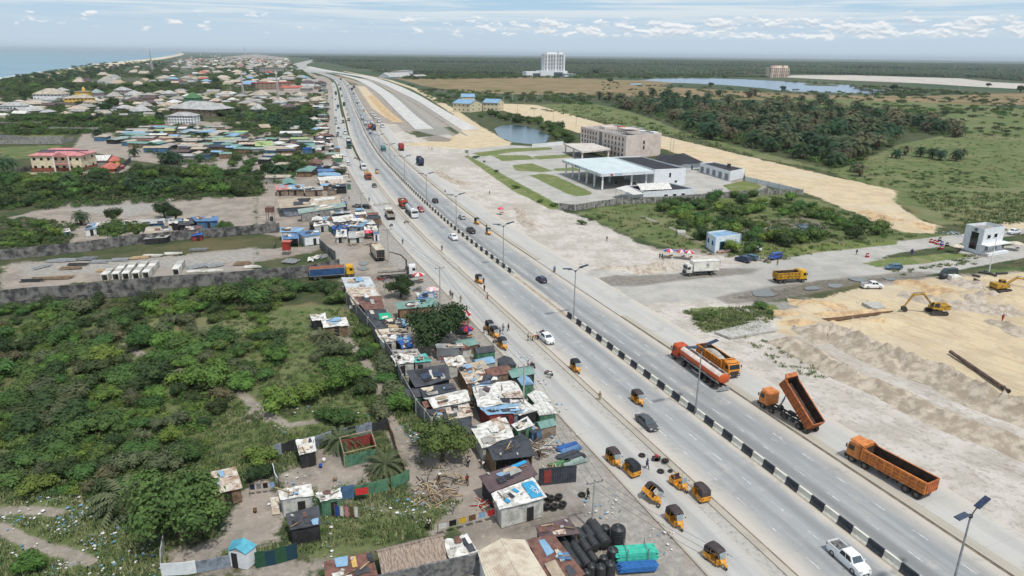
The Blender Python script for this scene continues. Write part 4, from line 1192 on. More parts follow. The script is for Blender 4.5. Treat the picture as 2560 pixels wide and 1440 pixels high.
lamp_s=[road_at(P(*v))[0]for v in((1732,1036),(1429,803),(1257,668),(1145,577),(1069,512),(1016,458))]
gap=(lamp_s[-1]-lamp_s[0])/5
ls=[lamp_s[0]-gap*1.0]+lamp_s+[lamp_s[-1]+gap*k for k in range(1,13)]
where=['at the bottom right corner beside the empty orange dump truck','next to the orange tanker','at the near end of the barrier gap','at the far end of the barrier gap','level with the dark pickup','level with the red pickup','level with the orange-cabbed tanker']
for k,s_ in enumerate(ls):
 p,h=road(s_,0.0)
 lab='twin-arm solar street lamp '+(where[k]if k<7 else 'on the median, number %d counted towards the horizon'%(k-6))
 LP.place(p+(Vector((0,0,0))),h-math.pi/2+R(8 if k else 12),lab,'solar street lamps on the median')
def make_slight():
 t=thing('street_light','white street light','street light')
 g=MB();g.lathe([(.12,0),(.07,9)],6);g.build('pole',M_white,t)
 g=MB();g.path([(0,0,8.9),(1.4,0,9.6)],.06,5);g.box((1.6,0,9.65),(.9,.4,.14));g.build('lamp_head',M_white,t)
 return t
SLP=Proto(make_slight())
for x in[1303,1330,1361,1410,1454,1490,1530,1560,1590,1616,1640,1662,1688,1706,1718,1735,1752,1766,1778,1790,1810,1830,1860]:
 SLP.place(P(x,180+(x-1300)*.022),0.5,'tiny white street light in the row along the far forest edge','street lights along the far forest edge',sc=1.5)
for x,y in[(1281,255),(1312,262),(1343,253),(1408,252),(1465,250),(1748,246),(1802,250),(1853,243),(1904,248),(1955,246),(2005,248),(2090,240),(2136,243),(2182,246),(2272,236),(2313,233),(2397,232),(1105,268),(1152,262),(1258,265)]:
 SLP.place(P(x,y),0.8,'white street light standing among bushes at the edge of the grass plain','street lights across the grass plain',sc=1.05)
def make_pole(h=8):
 t=thing('bare_pole','bare grey concrete pole','pole')
 g=MB();g.lathe([(.14,0),(.09,h)],6);g.build('shaft',M_greyp,t);MB().box((0,0,h),(.16,.16,.12)).build('cap',M_greyp,t)
 return t
BP=Proto(make_pole(8.5))
for x,y in[(1294,281),(1335,292),(1383,305),(1440,318),(1504,307),(1675,380),(1683,376)]:
 BP.place(P(x,y),0,'bare grey pole standing in the sandy haul road','bare poles along the haul road')
def make_upole(h=9.0,wood=False):
 t=thing('utility_pole','concrete utility pole','utility pole')
 g=MB();g.lathe([(.17,0),(.11,h)],8);g.build('shaft',M_wood if wood else M_conc,t)
 g=MB();g.box((0,0,h-.35),(2.2,.12,.12));g.build('crossarm',M_steel,t)
 for x in(-1,0,1):g=MB();g.lathe([(.05,h-.3),(.07,h-.2),(.04,h-.02)],6);o=g.build('insulator',M_black,t);o.location=(x*1.0,0,0)
 return t
UP=Proto(make_upole())
up=[((1480,1325),7.0,'beside the brown shed roof'),((1308,1048),9.5,'behind the white plastic-roofed shacks'),((1101,760),9,'beside the big dark tree'),((972,655),9.5,'next to the tan cargo truck'),((906,545),9,'by the roofs weighted with tyres'),((868,490),9.5,'by the black stall'),((839,405),9,'near the row of parked cars'),((816,345),9,'at the near end of the far stalls'),((812,300),9,'among the far roadside stalls')]
pts_=[]
for(x,y),h,wh in up:
 p=P(x,y);s__,o__=road_at(p);_,hd=road(s__)
 UP.place(p,hd-math.pi/2,'grey utility pole with a crossarm '+wh,'utility poles along the shacks',sc=(1,1,h/9.0));pts_.append((p,h,hd))
M_wire=mat('wire',(0.10,0.10,0.10),(0.16,0.16,0.16),1,0.6)
pts_w=[(P(1790,1560),8.0,pts_[0][2])]+pts_
for k in range(len(pts_w)-2):
 (pa,ha,da),(pb,hb_,db)=pts_w[k],pts_w[k+1]
 g=MB()
 for off in(-1,0,1):
  ax=Vector((math.cos(da-math.pi/2),math.sin(da-math.pi/2),0))*off;bx_=Vector((math.cos(db-math.pi/2),math.sin(db-math.pi/2),0))*off
  A_,B_=pa+ax+Vector((0,0,ha)),pb+bx_+Vector((0,0,hb_))
  n_=10;pl=[A_.lerp(B_,i/n_)-Vector((0,0,4*(A_-B_).length*.02*(i/n_)*(1-i/n_)))for i in range(n_+1)]
  g.path(pl,0.02,4)
 tag(g.build('overhead_wire',M_wire),'span of overhead wires '+['running out of the picture at the bottom','between the brown shed and the plastic-roofed shacks','passing over the big dark tree and the shacks','from the big dark tree to the cargo truck yard','over the stalls with the striped parasol','over the far stalls'][min(k,5)],'overhead wire','overhead wires along the shacks')
def put_road(proto,x,y,fwd,label,group=None,sc=None,z=0.0,extra=0.0):
 """vehicle centre at pixel, pointing along the road (fwd: away from the viewer)"""
 p=P(x,y);s__,o__=road_at(p);_,h=road(s__)
 p.z=z
 return proto.place(p,(h if fwd else h+math.pi)+extra,label,group,sc)
def put_vec(proto,a,b,label,group=None,sc=None,z=0.0,tilt=None):
 """vehicle with rear over pixel a and nose over pixel b"""
 pa,pb=P(*a),P(*b);c=(pa+pb)/2;d=pb-pa;c.z=z
 return proto.place(c,math.atan2(d.y,d.x),label,group,sc,tilt=tilt)
white_pu=Proto(make_car('pickup',paint('white',(0.76,0.77,0.78)),'','pickup truck'))
put_vec(white_pu,(2078,1372),(2162,1446),'white double-cab pickup with an empty open bed, nearest vehicle on the highway','white pickups')
put_vec(white_pu,(1347,838),(1382,866),'white pickup carrying people in its bed, beside the kerb','white pickups')
put_vec(white_pu,(1125,592),(1141,604),'white pickup on the far left carriageway, ahead of the dark pickup','white pickups')
put_vec(white_pu,(2156,720),(2204,720),'white pickup parked on the sand near the puddles','white pickups')
put_vec(white_pu,(2552,582),(2516,587),'white pickup behind the white gatehouse','white pickups')
red_pu=Proto(make_car('pickup',paint('red',(0.34,0.03,0.035)),'','pickup truck'))
put_road(red_pu,1052,528,False,'red pickup passing the silver tanker')
dk_pu=Proto(make_car('pickup',paint('dark',(0.035,0.04,0.045)),'','pickup truck'))
put_road(dk_pu,1177,581,True,'dark grey pickup in the right carriageway')
sed=Proto(make_car('sedan',paint('graphite',(0.075,0.08,0.09)),'','car'))
put_vec(sed,(1597,1046),(1637,1082),'dark grey saloon in the left carriageway, largest car in view')
suvk=Proto(make_car('suv',paint('black',(0.02,0.022,0.026)),'','car'))
put_road(suvk,1088,506,True,'black estate car driving away in the right carriageway')
hatb=Proto(make_car('hatch',paint('midnight',(0.025,0.03,0.075)),'','car'))
put_road(hatb,1353,704,True,'dark blue hatchback driving away past the barrier gap')
silv=Proto(make_car('wagon',paint('silver',(0.36,0.37,0.38)),'','car'))
put_road(silv,1155,547,True,'silver car with a roof rack driving away in the right carriageway')
blw=Proto(make_car('wagon',paint('steelblue',(0.07,0.15,0.22)),'','car'))
put_vec(blw,(2256,672),(2210,673),'blue estate car on the side road')
put_vec(blw,(1893,652),(1858,644),'blue-grey estate car with its boot open beside the dark blue car')
nav=Proto(make_car('suv',paint('navy',(0.02,0.035,0.09)),'','car'))
put_vec(nav,(1874,658),(1840,649),'dark blue hatchback parked by the white box truck')
vanb=Proto(make_car('van',paint('darkgreen',(0.03,0.05,0.05)),'','van'))
put_vec(vanb,(2392,686),(2350,690),'dark green minivan at the roadside near the excavation')
kei=Proto(make_car('minibus',paint('royal',(0.03,0.07,0.33)),'','minibus'))
put_vec(kei,(1953,644),(1922,650),'small bright blue minibus on the dusty forecourt')
vw=Proto(make_car('minibus',paint('offwhite',(0.62,0.62,0.6)),'','minibus'))
put_vec(vw,(1882,618),(1902,634),'white minibus parked by the lilac parasol')
greyc=Proto(make_car('sedan',paint('grey',(0.22,0.23,0.24)),'','car'))
bluc=Proto(make_car('sedan',paint('blue',(0.05,0.09,0.22)),'','car'))
blkc=Proto(make_car('sedan',paint('jet',(0.015,0.015,0.017)),'','car'))
whc=Proto(make_car('sedan',paint('white',(0.76,0.77,0.78)),'','car'))
put_road(blkc,936,467,False,'black saloon directly in front of the orange-cabbed tanker')
far=[(whc,862,390,0,'white saloon on the service road above two parked white cars'),(whc,868,405,0,'upper one of two white cars parked on the service road'),(silv,872,412,0,'lower one of two pale cars parked on the service road'),(silv,853,345,0,'pale grey car in the service road queue'),(suvk,844,342,0,'black car in the service road queue'),(bluc,839,296,0,'blue car first of a row on the far service road'),(greyc,841,303,0,'grey car second of a row on the far service road'),(greyc,840,311,0,'grey car last of a row on the far service road'),(bluc,926,335,1,'dark blue car behind the tanker jam'),(blkc,845,335,0,'black car at the side of the service road'),(bluc,919,325,1,'blue car between the tankers'),(greyc,866,245,1,'grey car far up the right carriageway'),(whc,863,203,1,'white car far up the right carriageway'),(whc,819,180,0,'white car on the distant bend'),(blkc,852,207,0,'dark car on the distant bend'),(greyc,836,199,0,'grey car on the distant bend'),(whc,827,214,0,'white car on the far service road'),(bluc,831,245,0,'blue car on the far service road'),(greyc,828,230,0,'grey car on the far service road'),(whc,881,268,1,'white car below the far trucks')]
for pr,x,y,f,lab in far:put_road(pr,x,y,bool(f),lab)
for k,(pr,x,y,a)in enumerate([(blkc,780,437,20),(blkc,790,428,60),(bluc,800,422,10),(greyc,770,425,80),(suvk,808,436,30),(blkc,764,434,120),(whc,752,437,60),(blkc,786,415,30),(bluc,792,432,150),(suvk,775,412,100),(blkc,800,412,75)]):
 pr.place(P(x,y),R(a),'parked car in the crowded roadside yard under the palms, '+['black one in the front row','black one in the second row','dark blue one at the back','grey one','black estate at the right end','black one at the left','white one at the left end','black one in the third row','blue one in the middle','black estate at the back','black one at the far corner'][k],'cars in the roadside yard')
for k,(x,y,lab)in enumerate([(895,518,'grey wrecked car beside the tarpaulin stalls'),(912,520,'dark car without wheels beside the tarpaulin stalls'),(812,287,'dark car parked by the far stalls'),(815,262,'white car parked by the far stalls')]):
 [greyc,blkc,blkc,whc][k].place(P(x,y),R(160),lab)
RB=mat('canopy_brown',S(78,68,68),S(62,56,58),2,0.75);RK=mat('canopy_black',S(46,50,54),S(36,38,42),2,0.6)
kb=Proto(make_keke('',RB));kk=Proto(make_keke('',RK));ks=Proto(make_keke('',RB,True))
GK='yellow tricycle taxis'
KE=[(kb,(1524,1146),(1546,1170),'with brown canopy, first in the line at the service road corner'),(kk,(1590,1195),(1562,1172),'with black canopy seen from behind'),(ks,(1684,1206),(1712,1230),'stripped of its canopy with a coil of wire on top'),(kb,(1762,1258),(1735,1232),'with brown canopy parked against the kerb, seen from behind'),(kb,(1676,1296),(1700,1324),'with brown canopy standing alone below the tilted one'),(kb,(1772,1392),(1806,1420),'with maroon seat, nearest to the viewer'),(kk,(1434,920),(1446,934),'with black canopy driving at the left kerb'),(kb,(1586,998),(1604,1016),'with brown canopy driving in the middle lane'),(kk,(1221,822),(1229,832),'behind another one at the roadside stop'),(kk,(1232,836),(1243,848),'second in the group at the roadside stop'),(kk,(1252,864),(1263,876),'with black canopy at the lower end of the roadside stop'),(kk,(1194,703),(1203,711),'with black canopy standing by two people on the highway'),(kk,(1217,580),(1226,592),'with black canopy by the right kerb, nearer of a pair'),(kk,(1188,556),(1198,564),'with black canopy by the right kerb, farther of a pair'),(kb,(942,432),(944,436),'far ahead on the left carriageway'),(kb,(866,273),(867,277),'tiny on the distant carriageway, upper one'),(kb,(869,287),(870,291),'tiny on the distant carriageway, lower one'),(kb,(909,281),(910,278),'tiny in the distant right carriageway')]
for pr,a,b_,lab in KE:
 s__,_o=road_at(P(*a));put_vec(pr,a,b_,'yellow tricycle taxi '+lab,GK,sc=1.14)
put_vec(kb,(1606,1243),(1640,1268),'yellow tricycle taxi tipped over on its side with a wheel off',GK,sc=1.14,z=0.35,tilt=(R(-38),R(8)))
tk=Proto(make_truck('',M_orange,'dump',M_orange,text=True))
put_vec(tk,(2304,1241),(2140,1150),'orange dump truck with an empty open body, nearest the viewer on the service road','orange dump trucks',sc=(1.14,1.05,1.08))
tk2=Proto(make_truck('',M_orange,'dump',M_orange2,tip=R(37),bx=(-4.6,3.05)))
put_vec(tk2,(2038,1088),(1908,1012),'orange dump truck with its body raised','orange dump trucks',sc=(1.05,1.0,1.05))
tk3=Proto(make_truck('',M_orange3,'dump',M_orange3,load=M_rubble))
put_vec(tk3,(1738,880),(1852,960),'orange dump truck heaped with pale rubble, beside the tanker','orange dump trucks')
tk4=Proto(make_truck('',M_yel,'dump',mat('ochre_body',S(196,150,52),S(160,120,48),1.3,.6),L=8.4,axles=(3.2,-1.9,-3.2),bx=(-4.1,2.1),ribs=(6,2)))
put_vec(tk4,(1936,706),(2008,702),'yellow dump truck crossing the dusty junction')
tk5=Proto(make_truck('',M_redcab,'dump',M_redcab,L=8.0,axles=(3.0,-1.7,-3.0),bx=(-3.9,1.9),load=M_rubble,ribs=(5,2)))
put_road(tk5,1009,518,False,'red dump truck heaped with sand behind the silver tanker')
tk6=Proto(make_truck('',M_whited,'dump',mat('grey_body',S(186,180,168),S(150,146,138),1.3,.7),L=7.6,axles=(2.9,-1.6,-2.9),bx=(-3.7,1.8),bz=(1.1,2.2),ribs=(5,1)))
put_road(tk6,975,545,True,'off-white dump truck with an empty body on the service road')
tt=Proto(make_truck('',M_redcab,'tank',mat('tank_orange',S(205,98,52),S(190,88,50),.8,.45),L=15.5,axles=(6.9,3.6,-1.9,-3.5,-5.3),bx=(-7.6,5.2),bz=(1.45,3.35),inner=mat('tank_white',S(224,214,204),S(204,190,180),.8,.45),name='tanker_truck',cat='tanker'))
put_vec(tt,(1824,990),(1680,884),'long orange tanker with a white upper shell beside the rubble truck','fuel tankers')
ts=Proto(make_truck('',M_white,'tank',M_alu,L=12.2,axles=(5.2,1.9,-3.0,-4.3),bx=(-6.0,3.4),bz=(1.3,3.3),name='tanker_truck',cat='tanker',cabm2=M_white))
put_vec(ts,(1012,520),(1048,557),'silver tanker with a white cab in the left carriageway','fuel tankers')
to=Proto(make_truck('',M_redcab,'tank',mat('tank_ochre',S(206,172,110),S(186,150,92),.8,.5),L=10.5,axles=(4.3,-2.0,-3.3),bx=(-5.1,2.9),bz=(1.3,3.2),name='tanker_truck',cat='tanker'))
put_vec(to,(910,432),(930,462),'ochre tanker with an orange cab on the service road','fuel tankers')
put_vec(ts,(902,412),(914,432),'silver tanker right behind the ochre one','fuel tankers')
tb=Proto(make_truck('',paint('cabblue',(0.04,0.10,0.25)),'tank',M_alu,L=11.5,axles=(4.8,1.6,-2.6,-3.9),bx=(-5.6,3.1),bz=(1.3,3.2),name='tanker_truck',cat='tanker'))
tg=Proto(make_truck('',paint('cabteal',(0.04,0.2,0.2)),'tank',mat('tank_teal',S(78,132,128),S(60,104,104),.8,.5),L=10.5,axles=(4.3,-2.0,-3.3),bx=(-5.1,2.9),bz=(1.3,3.1),name='tanker_truck',cat='tanker'))
put_road(tg,959,377,True,'green tanker in the right carriageway','fuel tankers')
for pr,x,y,f,lab in[(ts,956,318,0,'silver tanker at the near end of the parked column'),(ts,947,305,0,'second silver tanker in the parked column'),(ts,938,296,0,'third silver tanker in the parked column'),(ts,931,288,0,'silver tanker at the far end of the parked column'),(tb,914,314,1,'silver tanker with a blue cab nearest the median'),(tb,930,312,1,'silver tanker with a blue cab in the middle lane'),(tb,906,300,1,'silver tanker with a blue cab at the back of the jam'),(ts,863,335,0,'white tanker on the far service road, upper'),(ts,871,352,0,'white tanker on the far service road, lower'),(ts,868,252,0,'white tanker alone on the far left carriageway')]:
 put_road(pr,x,y,bool(f),lab,'fuel tankers')
M_cont=mat('container_red',S(158,66,62),S(132,56,54),.6,.6,corr=(0,3.5),bump=.6)
tc_=Proto(make_truck('',paint('cabblue',(0.04,0.10,0.25)),'box',M_cont,L=9.5,axles=(3.8,-2.6,-3.8),bx=(-4.7,2.6),bz=(1.3,3.9),name='container_truck',cat='truck',cabm2=M_cont))
put_road(tc_,1003,375,True,'truck with a red shipping container on the right verge')
M_navyb=mat('cargo_navy',S(62,74,100),S(48,58,80),.6,.6,corr=(0,2.5),bump=.5)
tn=Proto(make_truck('',paint('cabgreen',(0.04,0.12,0.06)),'dump',M_navyb,L=9.5,axles=(3.8,-2.6,-3.8),bx=(-4.7,2.6),bz=(1.3,3.7),name='cargo_truck',load=mat('sack_load',S(120,124,118),S(90,94,88),2,.9),inner=M_navyb,ribs=(7,1)))
put_road(tn,1050,412,True,'truck with a tall dark blue slatted body on the right verge')
tw=Proto(make_truck('',M_whited,'box',mat('box_white',S(226,224,216),S(204,200,188),.5,.5),L=9.3,axles=(3.6,-2.6),bx=(-4.7,2.7),bz=(1.25,3.9),name='box_truck',cat='truck',nose=False))
twt=put_vec(tw,(1790,684),(1712,688),'white box truck with an emblem on its side at the junction',sc=(1.0,1,1))
e_=MB();e_.lathe([(.30,0),(.42,.0)],20,0,Matrix.Rotation(R(90),4,'X'));e_.box((0,0,0),(.18,.01,.5));e_.box((.1,0,.12),(.2,.01,.1));e_.box((-.1,0,-.12),(.2,.01,.1))
eo=e_.build('emblem',mat('emblem_dark',(0.05,0.04,0.05),(0.08,0.05,0.05),3,.6),twt);eo.location=(-1.2,1.262,2.9)
e_=MB();[e_.box((-.5+i*.22,0,0),(.14,.01,.16))for i in range(5)];eo=e_.build('emblem_lettering',MATS['emblem_dark'],twt);eo.location=(-1.2,1.262,2.25)
for pr,x,y,f,lab in[(tk6,858,307,0,'pale dump truck in the service road jam'),(tb,845,268,0,'blue-cabbed tanker on the far service road'),(tk6,876,365,0,'dark-loaded dump truck behind the white tankers'),(tn,885,220,1,'dark cargo truck far up the right carriageway'),(tn,880,226,1,'second dark cargo truck far up the right carriageway'),(tk6,884,236,1,'pale truck far up the right carriageway'),(tn,852,200,1,'dark truck near the distant bend'),(tw,870,214,1,'pale box truck far up the right carriageway'),(tn,840,237,0,'dark truck on the far service road'),(tk5,925,322,1,'red truck in the tanker jam'),(tn,935,325,1,'dark blue truck at the front of the tanker jam'),(tn,873,370,0,'dark truck parked in front of the white tankers')]:
 put_road(pr,x,y,bool(f),lab)
M_tanbox=mat('tan_cargo',S(206,196,172),S(176,164,142),.8,.7,corr=(0,.9),bump=.6)
ty=Proto(make_truck('',mat('wine_cab',S(120,66,62),S(96,56,54),2,.6),'box',M_tanbox,L=9.0,axles=(3.4,-2.2,-3.4),bx=(-4.5,2.4),bz=(1.1,3.4),name='cargo_truck',inner=mat('painted_hold_shade',(0.03,0.03,0.03),(0.06,0.05,0.05),2,.9)))  # near-black sheet across the open rear: the hold's shade is put into its colour
put_vec(ty,(957,660),(932,628),'tan cargo truck with its rear door open in the dirt yard')
tq=Proto(make_truck('',M_white,'flat',mat('flat_sides',S(190,186,178),S(150,146,138),2,.7),L=9.8,axles=(3.6,-2.2,-3.4),bx=(-4.9,2.2),name='crane_truck',cat='truck'))
cq=put_vec(tq,(948,696),(1038,690),'white flatbed truck with a folding loader crane')
g=MB();g.box((2.55,0,1.8),(.7,1.2,1.6));g.path([(2.5,0,2.5),(2.45,.2,4.4),(1.2,1.2,5.6),(-1.6,2.2,6.3)],[.22,.2,.17,.12],6);g.path([(-1.6,2.2,6.3),(-1.6,2.2,5.0)],.04,4);g.build('loader_crane',M_chas,cq)
tz=Proto(make_truck('',M_yel,'box',mat('trailer_blue',S(54,88,132),S(44,72,110),.7,.6),L=11.0,axles=(4.3,-3.0,-4.2),bx=(-5.5,3.2),bz=(1.0,2.9),name='trailer_truck',inner=None))
z_=put_vec(tz,(776,698),(884,690),'truck with a long blue box and a yellow cab beside the mouldy wall')
g=MB();g.box((-1.15,0,2.95),(8.7,2.5,.08));g.build('box_top',mat('trailer_rust',S(150,96,72),S(120,78,62),1,.8),z_)
def make_bike():
 t=thing('motorbike','','motorbike')
 g=MB();g.path([(-.55,0,.55),(.1,0,.5),(.5,0,.85)],.06);g.box((-.3,0,.8),(.65,.26,.1));g.box((0,0,.45),(.35,.25,.3));g.path([(.5,0,.95),(.62,0,.3)],.04);g.build('frame',M_black,t)
 g=MB();g.lathe([(.001,-.2),(.14,-.1),(.16,0),(.12,.12),(.001,.18)],10,0,Matrix.Translation((.18,0,.82))@Matrix.Rotation(R(90),4,'Y'));g.build('fuel_tank',paint('red',(0.34,0.03,0.035)),t)
 g=MB();g.path([(.42,-.35,1.02),(.5,0,.95),(.42,.35,1.02)],.02);g.build('handlebar',M_steel,t)
 wheel(t,-.6,.001,.3,.1,n=12);wheel(t,.65,.001,.3,.1,n=12)
 return t
MBK=Proto(make_bike())
for x,y,a,lab in[(1332,918,120,'motorbike piled with goods next to a standing person'),(1372,938,150,'motorbike with a person leaning on it'),(1113,480,110,'motorbike on the service road near the utility pole'),(978,566,60,'motorbike with rider near the white dump truck'),(1016,558,20,'motorbike lying beside the silver tanker'),(1240,860,140,'black motorbike between the roadside tricycles'),(1178,858,30,'red motorbike under the large dark tree'),(1072,372,100,'motorbike alone on the left carriageway'),(876,309,100,'tiny motorbike far up the carriageway'),(888,397,30,'motorbike in a cluster by the service road'),(895,399,60,'second motorbike in a cluster by the service road'),(1195,872,70,'motorbike standing on the gravel beside the tree'),(1915,655,20,'motorbike by the blue minibus'),(2045,0,0,'')]:
 if y:MBK.place(P(x,y),R(a),lab,'motorbikes')
def hfrom(base,top_y):
 p=P(*base);lo,hi=0.0,120.0
 for _ in range(40):
  m_=(lo+hi)/2
  if pix((p.x,p.y,m_))[1]>top_y:lo=m_
  else:hi=m_
 return lo
def rmat(name,c,c2=None,corr=None,sc=.5,rough=.7,bump=.4):return mat('roof_'+name,S(*c),S(*(c2 or tuple(int(x*.82)for x in c))),sc,rough,bump,3,corr=corr,lo=.38,hi=.66)
CW_=(0,4.0)
RM=dict(white=rmat('white',(228,228,224),(176,172,164),None,1.3),zinc=rmat('zinc',(198,206,210),(168,172,174),CW_),cream=rmat('cream',(214,204,184),(178,160,140),CW_),rust=rmat('rust',(132,96,84),(96,72,66),CW_,1.2),rustw=rmat('rusty_white',(212,204,192),(150,118,96),CW_,1.1),dark=rmat('dark',(70,74,82),(52,54,60),CW_),felt=rmat('felt',(78,80,86),(60,62,66),None,.8),blue=rmat('blue',(98,134,174),(76,108,148),CW_),bright=rmat('bright_blue',(54,100,172),(46,86,146),None,1),lblue=rmat('light_blue',(140,176,204),(116,150,180),CW_),teal=rmat('teal',(124,158,150),(98,134,126),CW_),aqua=rmat('aqua',(96,186,178),(76,156,150),None,1),tan=rmat('tan',(186,172,152),(158,142,122),CW_),brown=rmat('brown',(104,88,90),(82,68,72),CW_),grey=rmat('grey',(168,166,162),(136,134,130),CW_),pink=rmat('pink',(204,140,140),(184,120,122),None,.4),red=rmat('red',(192,112,100),(164,90,80),None,.4),green=rmat('green',(88,130,90),(66,104,70),CW_),lime=rmat('lime',(168,186,130),(140,160,108),CW_),sage=rmat('sage',(150,168,160),(128,146,140),CW_),black=rmat('black',(52,52,56),(40,40,44),None,.3),thatch=mat('roof_thatch',S(176,160,146),S(132,116,104),2.2,.95,1.0,14,stretch=(3,.7,1)),cyan=rmat('cyan',(96,176,196),(76,150,172),None,.8),ltan=rmat('pale_tan',(188,178,162),(156,146,132),CW_,.25),lgrey=rmat('pale_grey',(184,185,184),(150,149,147),CW_,.25))
WM={k:mat('wall_'+k,S(*a),S(*b),.9,.9,.25,5,lo=.4,hi=.65)for k,(a,b)in dict(white=((228,231,234),(212,216,220)),cream=((222,210,180),(200,188,160)),grey=((158,156,152),(118,116,112)),mud=((150,134,118),(112,98,86)),dark=((60,60,62),(40,40,42)),pinkish=((206,190,180),(184,168,158)),blue=((84,120,154),(62,92,122)),green=((92,134,106),(62,98,80)),wood=((140,116,92),(98,80,64)),tarp=((206,206,200),(160,160,156)),red=((150,66,60),(110,60,56)),yellow=((222,184,96),(196,160,84)),block=((96,96,98),(60,62,66)),brick=((150,92,72),(120,76,62)),zinc=((140,150,162),(96,102,112))).items()}
M_mould=mat('mouldy_concrete',S(136,134,130),S(66,66,68),.55,.95,.3,4,lo=.36,hi=.62,detail=8)
M_mould2=mat('grey_panel_wall',S(150,148,142),S(92,92,90),.8,.95,.3,4,lo=.4,hi=.62)
M_doorshade=mat('painted_doorway_shade',(0.02,0.02,0.022),(0.035,0.03,0.03),2,.9)
def wobble_sheet(mb,qd,th,amp,nu=6,nv=5,over=0.0):
 a,b,c,d=[Vector(p)for p in qd]
 sd=rng.random()*50
 def f(u,v):
  u2=u*(1+2*over)-over;v2=v*(1+2*over)-over
  p=(a.lerp(b,u2)).lerp(d.lerp(c,u2),v2)
  e=math.sin(u*7+sd)*math.cos(v*6+sd*1.7)+rng.uniform(-.7,.7)
  return(p.x+rng.uniform(-amp,amp)*.6,p.y+rng.uniform(-amp,amp)*.6,p.z+e*amp)
 n0=len(mb.v)
 mb.grid(f,nu,nv,0,False)
 k=(nu+1)*(nv+1)
 top=mb.v[n0:n0+k]
 rim=[i for i in range(nu+1)]+[j*(nu+1)+nu for j in range(1,nv+1)]+[nv*(nu+1)+i for i in range(nu-1,-1,-1)]+[j*(nu+1)for j in range(nv-1,0,-1)]
 vs=[top[i]for i in rim]+[(top[i][0],top[i][1],top[i][2]-th)for i in rim];n=len(rim)
 mb.add(vs,[(i+n,(i+1)%n+n,(i+1)%n,i)for i in range(n)])
 return mb
def shack(qd,h,roof,wall,label,rise=0.3,kind='shed',amp=0.05,name='shack',cat='shack',group=None,door=True,over=.04,opensides=(),extras=None,th=.06):
 """roof corners NL, NR, FR, FL as seen; the far edge stands `rise` higher (shed) or the ridge does (gable)"""
 hs=[h,h,h+(rise if kind=='shed' else 0),h+(rise if kind=='shed' else 0)]
 pts=[P(x,y,z)for(x,y),z in zip(qd,hs)]
 c=sum(pts,Vector())/4;c.z=0
 ux=(pts[1]-pts[0]);rz=math.atan2(ux.y,ux.x)
 inv=Matrix.Rotation(-rz,4,'Z')@Matrix.Translation(-c)
 L=[inv@p for p in pts]
 t=thing(name,label,cat,c,rz,group)
 mb=MB()
 for i in range(4):
  if i in opensides:continue
  a,b=L[i],L[(i+1)%4];m_=(L[0]+L[2])/2
  k=.955;a=m_+(a-m_)*k+Vector((0,0,0));b=m_+(b-m_)*k
  za,zb=L[i].z-.05,L[(i+1)%4].z-.05
  d=Vector((b.x-a.x,b.y-a.y,0)).normalized();n=Vector((-d.y,d.x,0))*.09
  mb.add([(a.x,a.y,0),(b.x,b.y,0),(b.x,b.y,zb),(a.x,a.y,za),(a.x+n.x,a.y+n.y,0),(b.x+n.x,b.y+n.y,0),(b.x+n.x,b.y+n.y,zb),(a.x+n.x,a.y+n.y,za)],[(0,1,2,3),(5,4,7,6),(3,2,6,7),(0,3,7,4),(1,5,6,2)])
 if kind in('gable','gabley'):
  if kind=='gable':e=[(L[0],L[3]),(L[1],L[2])]
  else:e=[(L[0],L[1]),(L[3],L[2])]
  for a,b in e:
   m_=(a+b)/2+Vector((0,0,rise-.03));cc=(L[0]+L[2])/2
   k=lambda p:Vector((cc.x+(p.x-cc.x)*.95,cc.y+(p.y-cc.y)*.95,p.z-.03))
   mb.add([k(a),k(b),k(m_)],[(0,1,2)]);mb.add([k(a),k(b),k(m_)],[(2,1,0)])
 if mb.v:mb.build('wall',WM[wall]if isinstance(wall,str)else wall,t)
 if opensides:
  mb=MB()
  for p in L:mb.tube((p.x*.93,p.y*.93,0),(p.x*.93,p.y*.93,p.z),.06,n=5)
  mb.build('post',M_wood,t)
 rm=RM[roof]if isinstance(roof,str)else roof
 mb=MB()
 if kind=='shed':wobble_sheet(mb,L,th,amp,7,5,over)
 elif kind=='flat':wobble_sheet(mb,L,th,amp,3,3,over)
 elif kind=='gable':
  r0=(L[0]+L[3])/2+Vector((0,0,rise));r1=(L[1]+L[2])/2+Vector((0,0,rise))
  wobble_sheet(mb,[L[0],L[1],r1,r0],th,amp,7,4,over);wobble_sheet(mb,[r0,r1,L[2],L[3]],th,amp,7,4,over)
 elif kind=='gabley':
  r0=(L[0]+L[1])/2+Vector((0,0,rise));r1=(L[3]+L[2])/2+Vector((0,0,rise))
  wobble_sheet(mb,[L[0],r0,r1,L[3]],th,amp,4,6,over);wobble_sheet(mb,[r0,L[1],L[2],r1],th,amp,4,6,over)
 elif kind=='hip':
  m0=(L[0]+L[3])/2;m1=(L[1]+L[2])/2;w_=(L[0]-L[3]).length/2;d=(m1-m0);kk_=min(.46,w_/max(d.length,.1))
  r0=m0+d*kk_+Vector((0,0,rise));r1=m1-d*kk_+Vector((0,0,rise))
  o_=1.05;E4=[Vector((p.x*o_,p.y*o_,p.z))for p in L];lo_=[p-Vector((0,0,.12))for p in E4]
  mb.add(E4+[r0,r1]+lo_,[(0,1,5,4),(1,2,5),(2,3,4,5),(3,0,4),(6,7,1,0),(7,8,2,1),(8,9,3,2),(9,6,0,3),(9,8,7,6)])
 ro=mb.build('roof',rm,t)
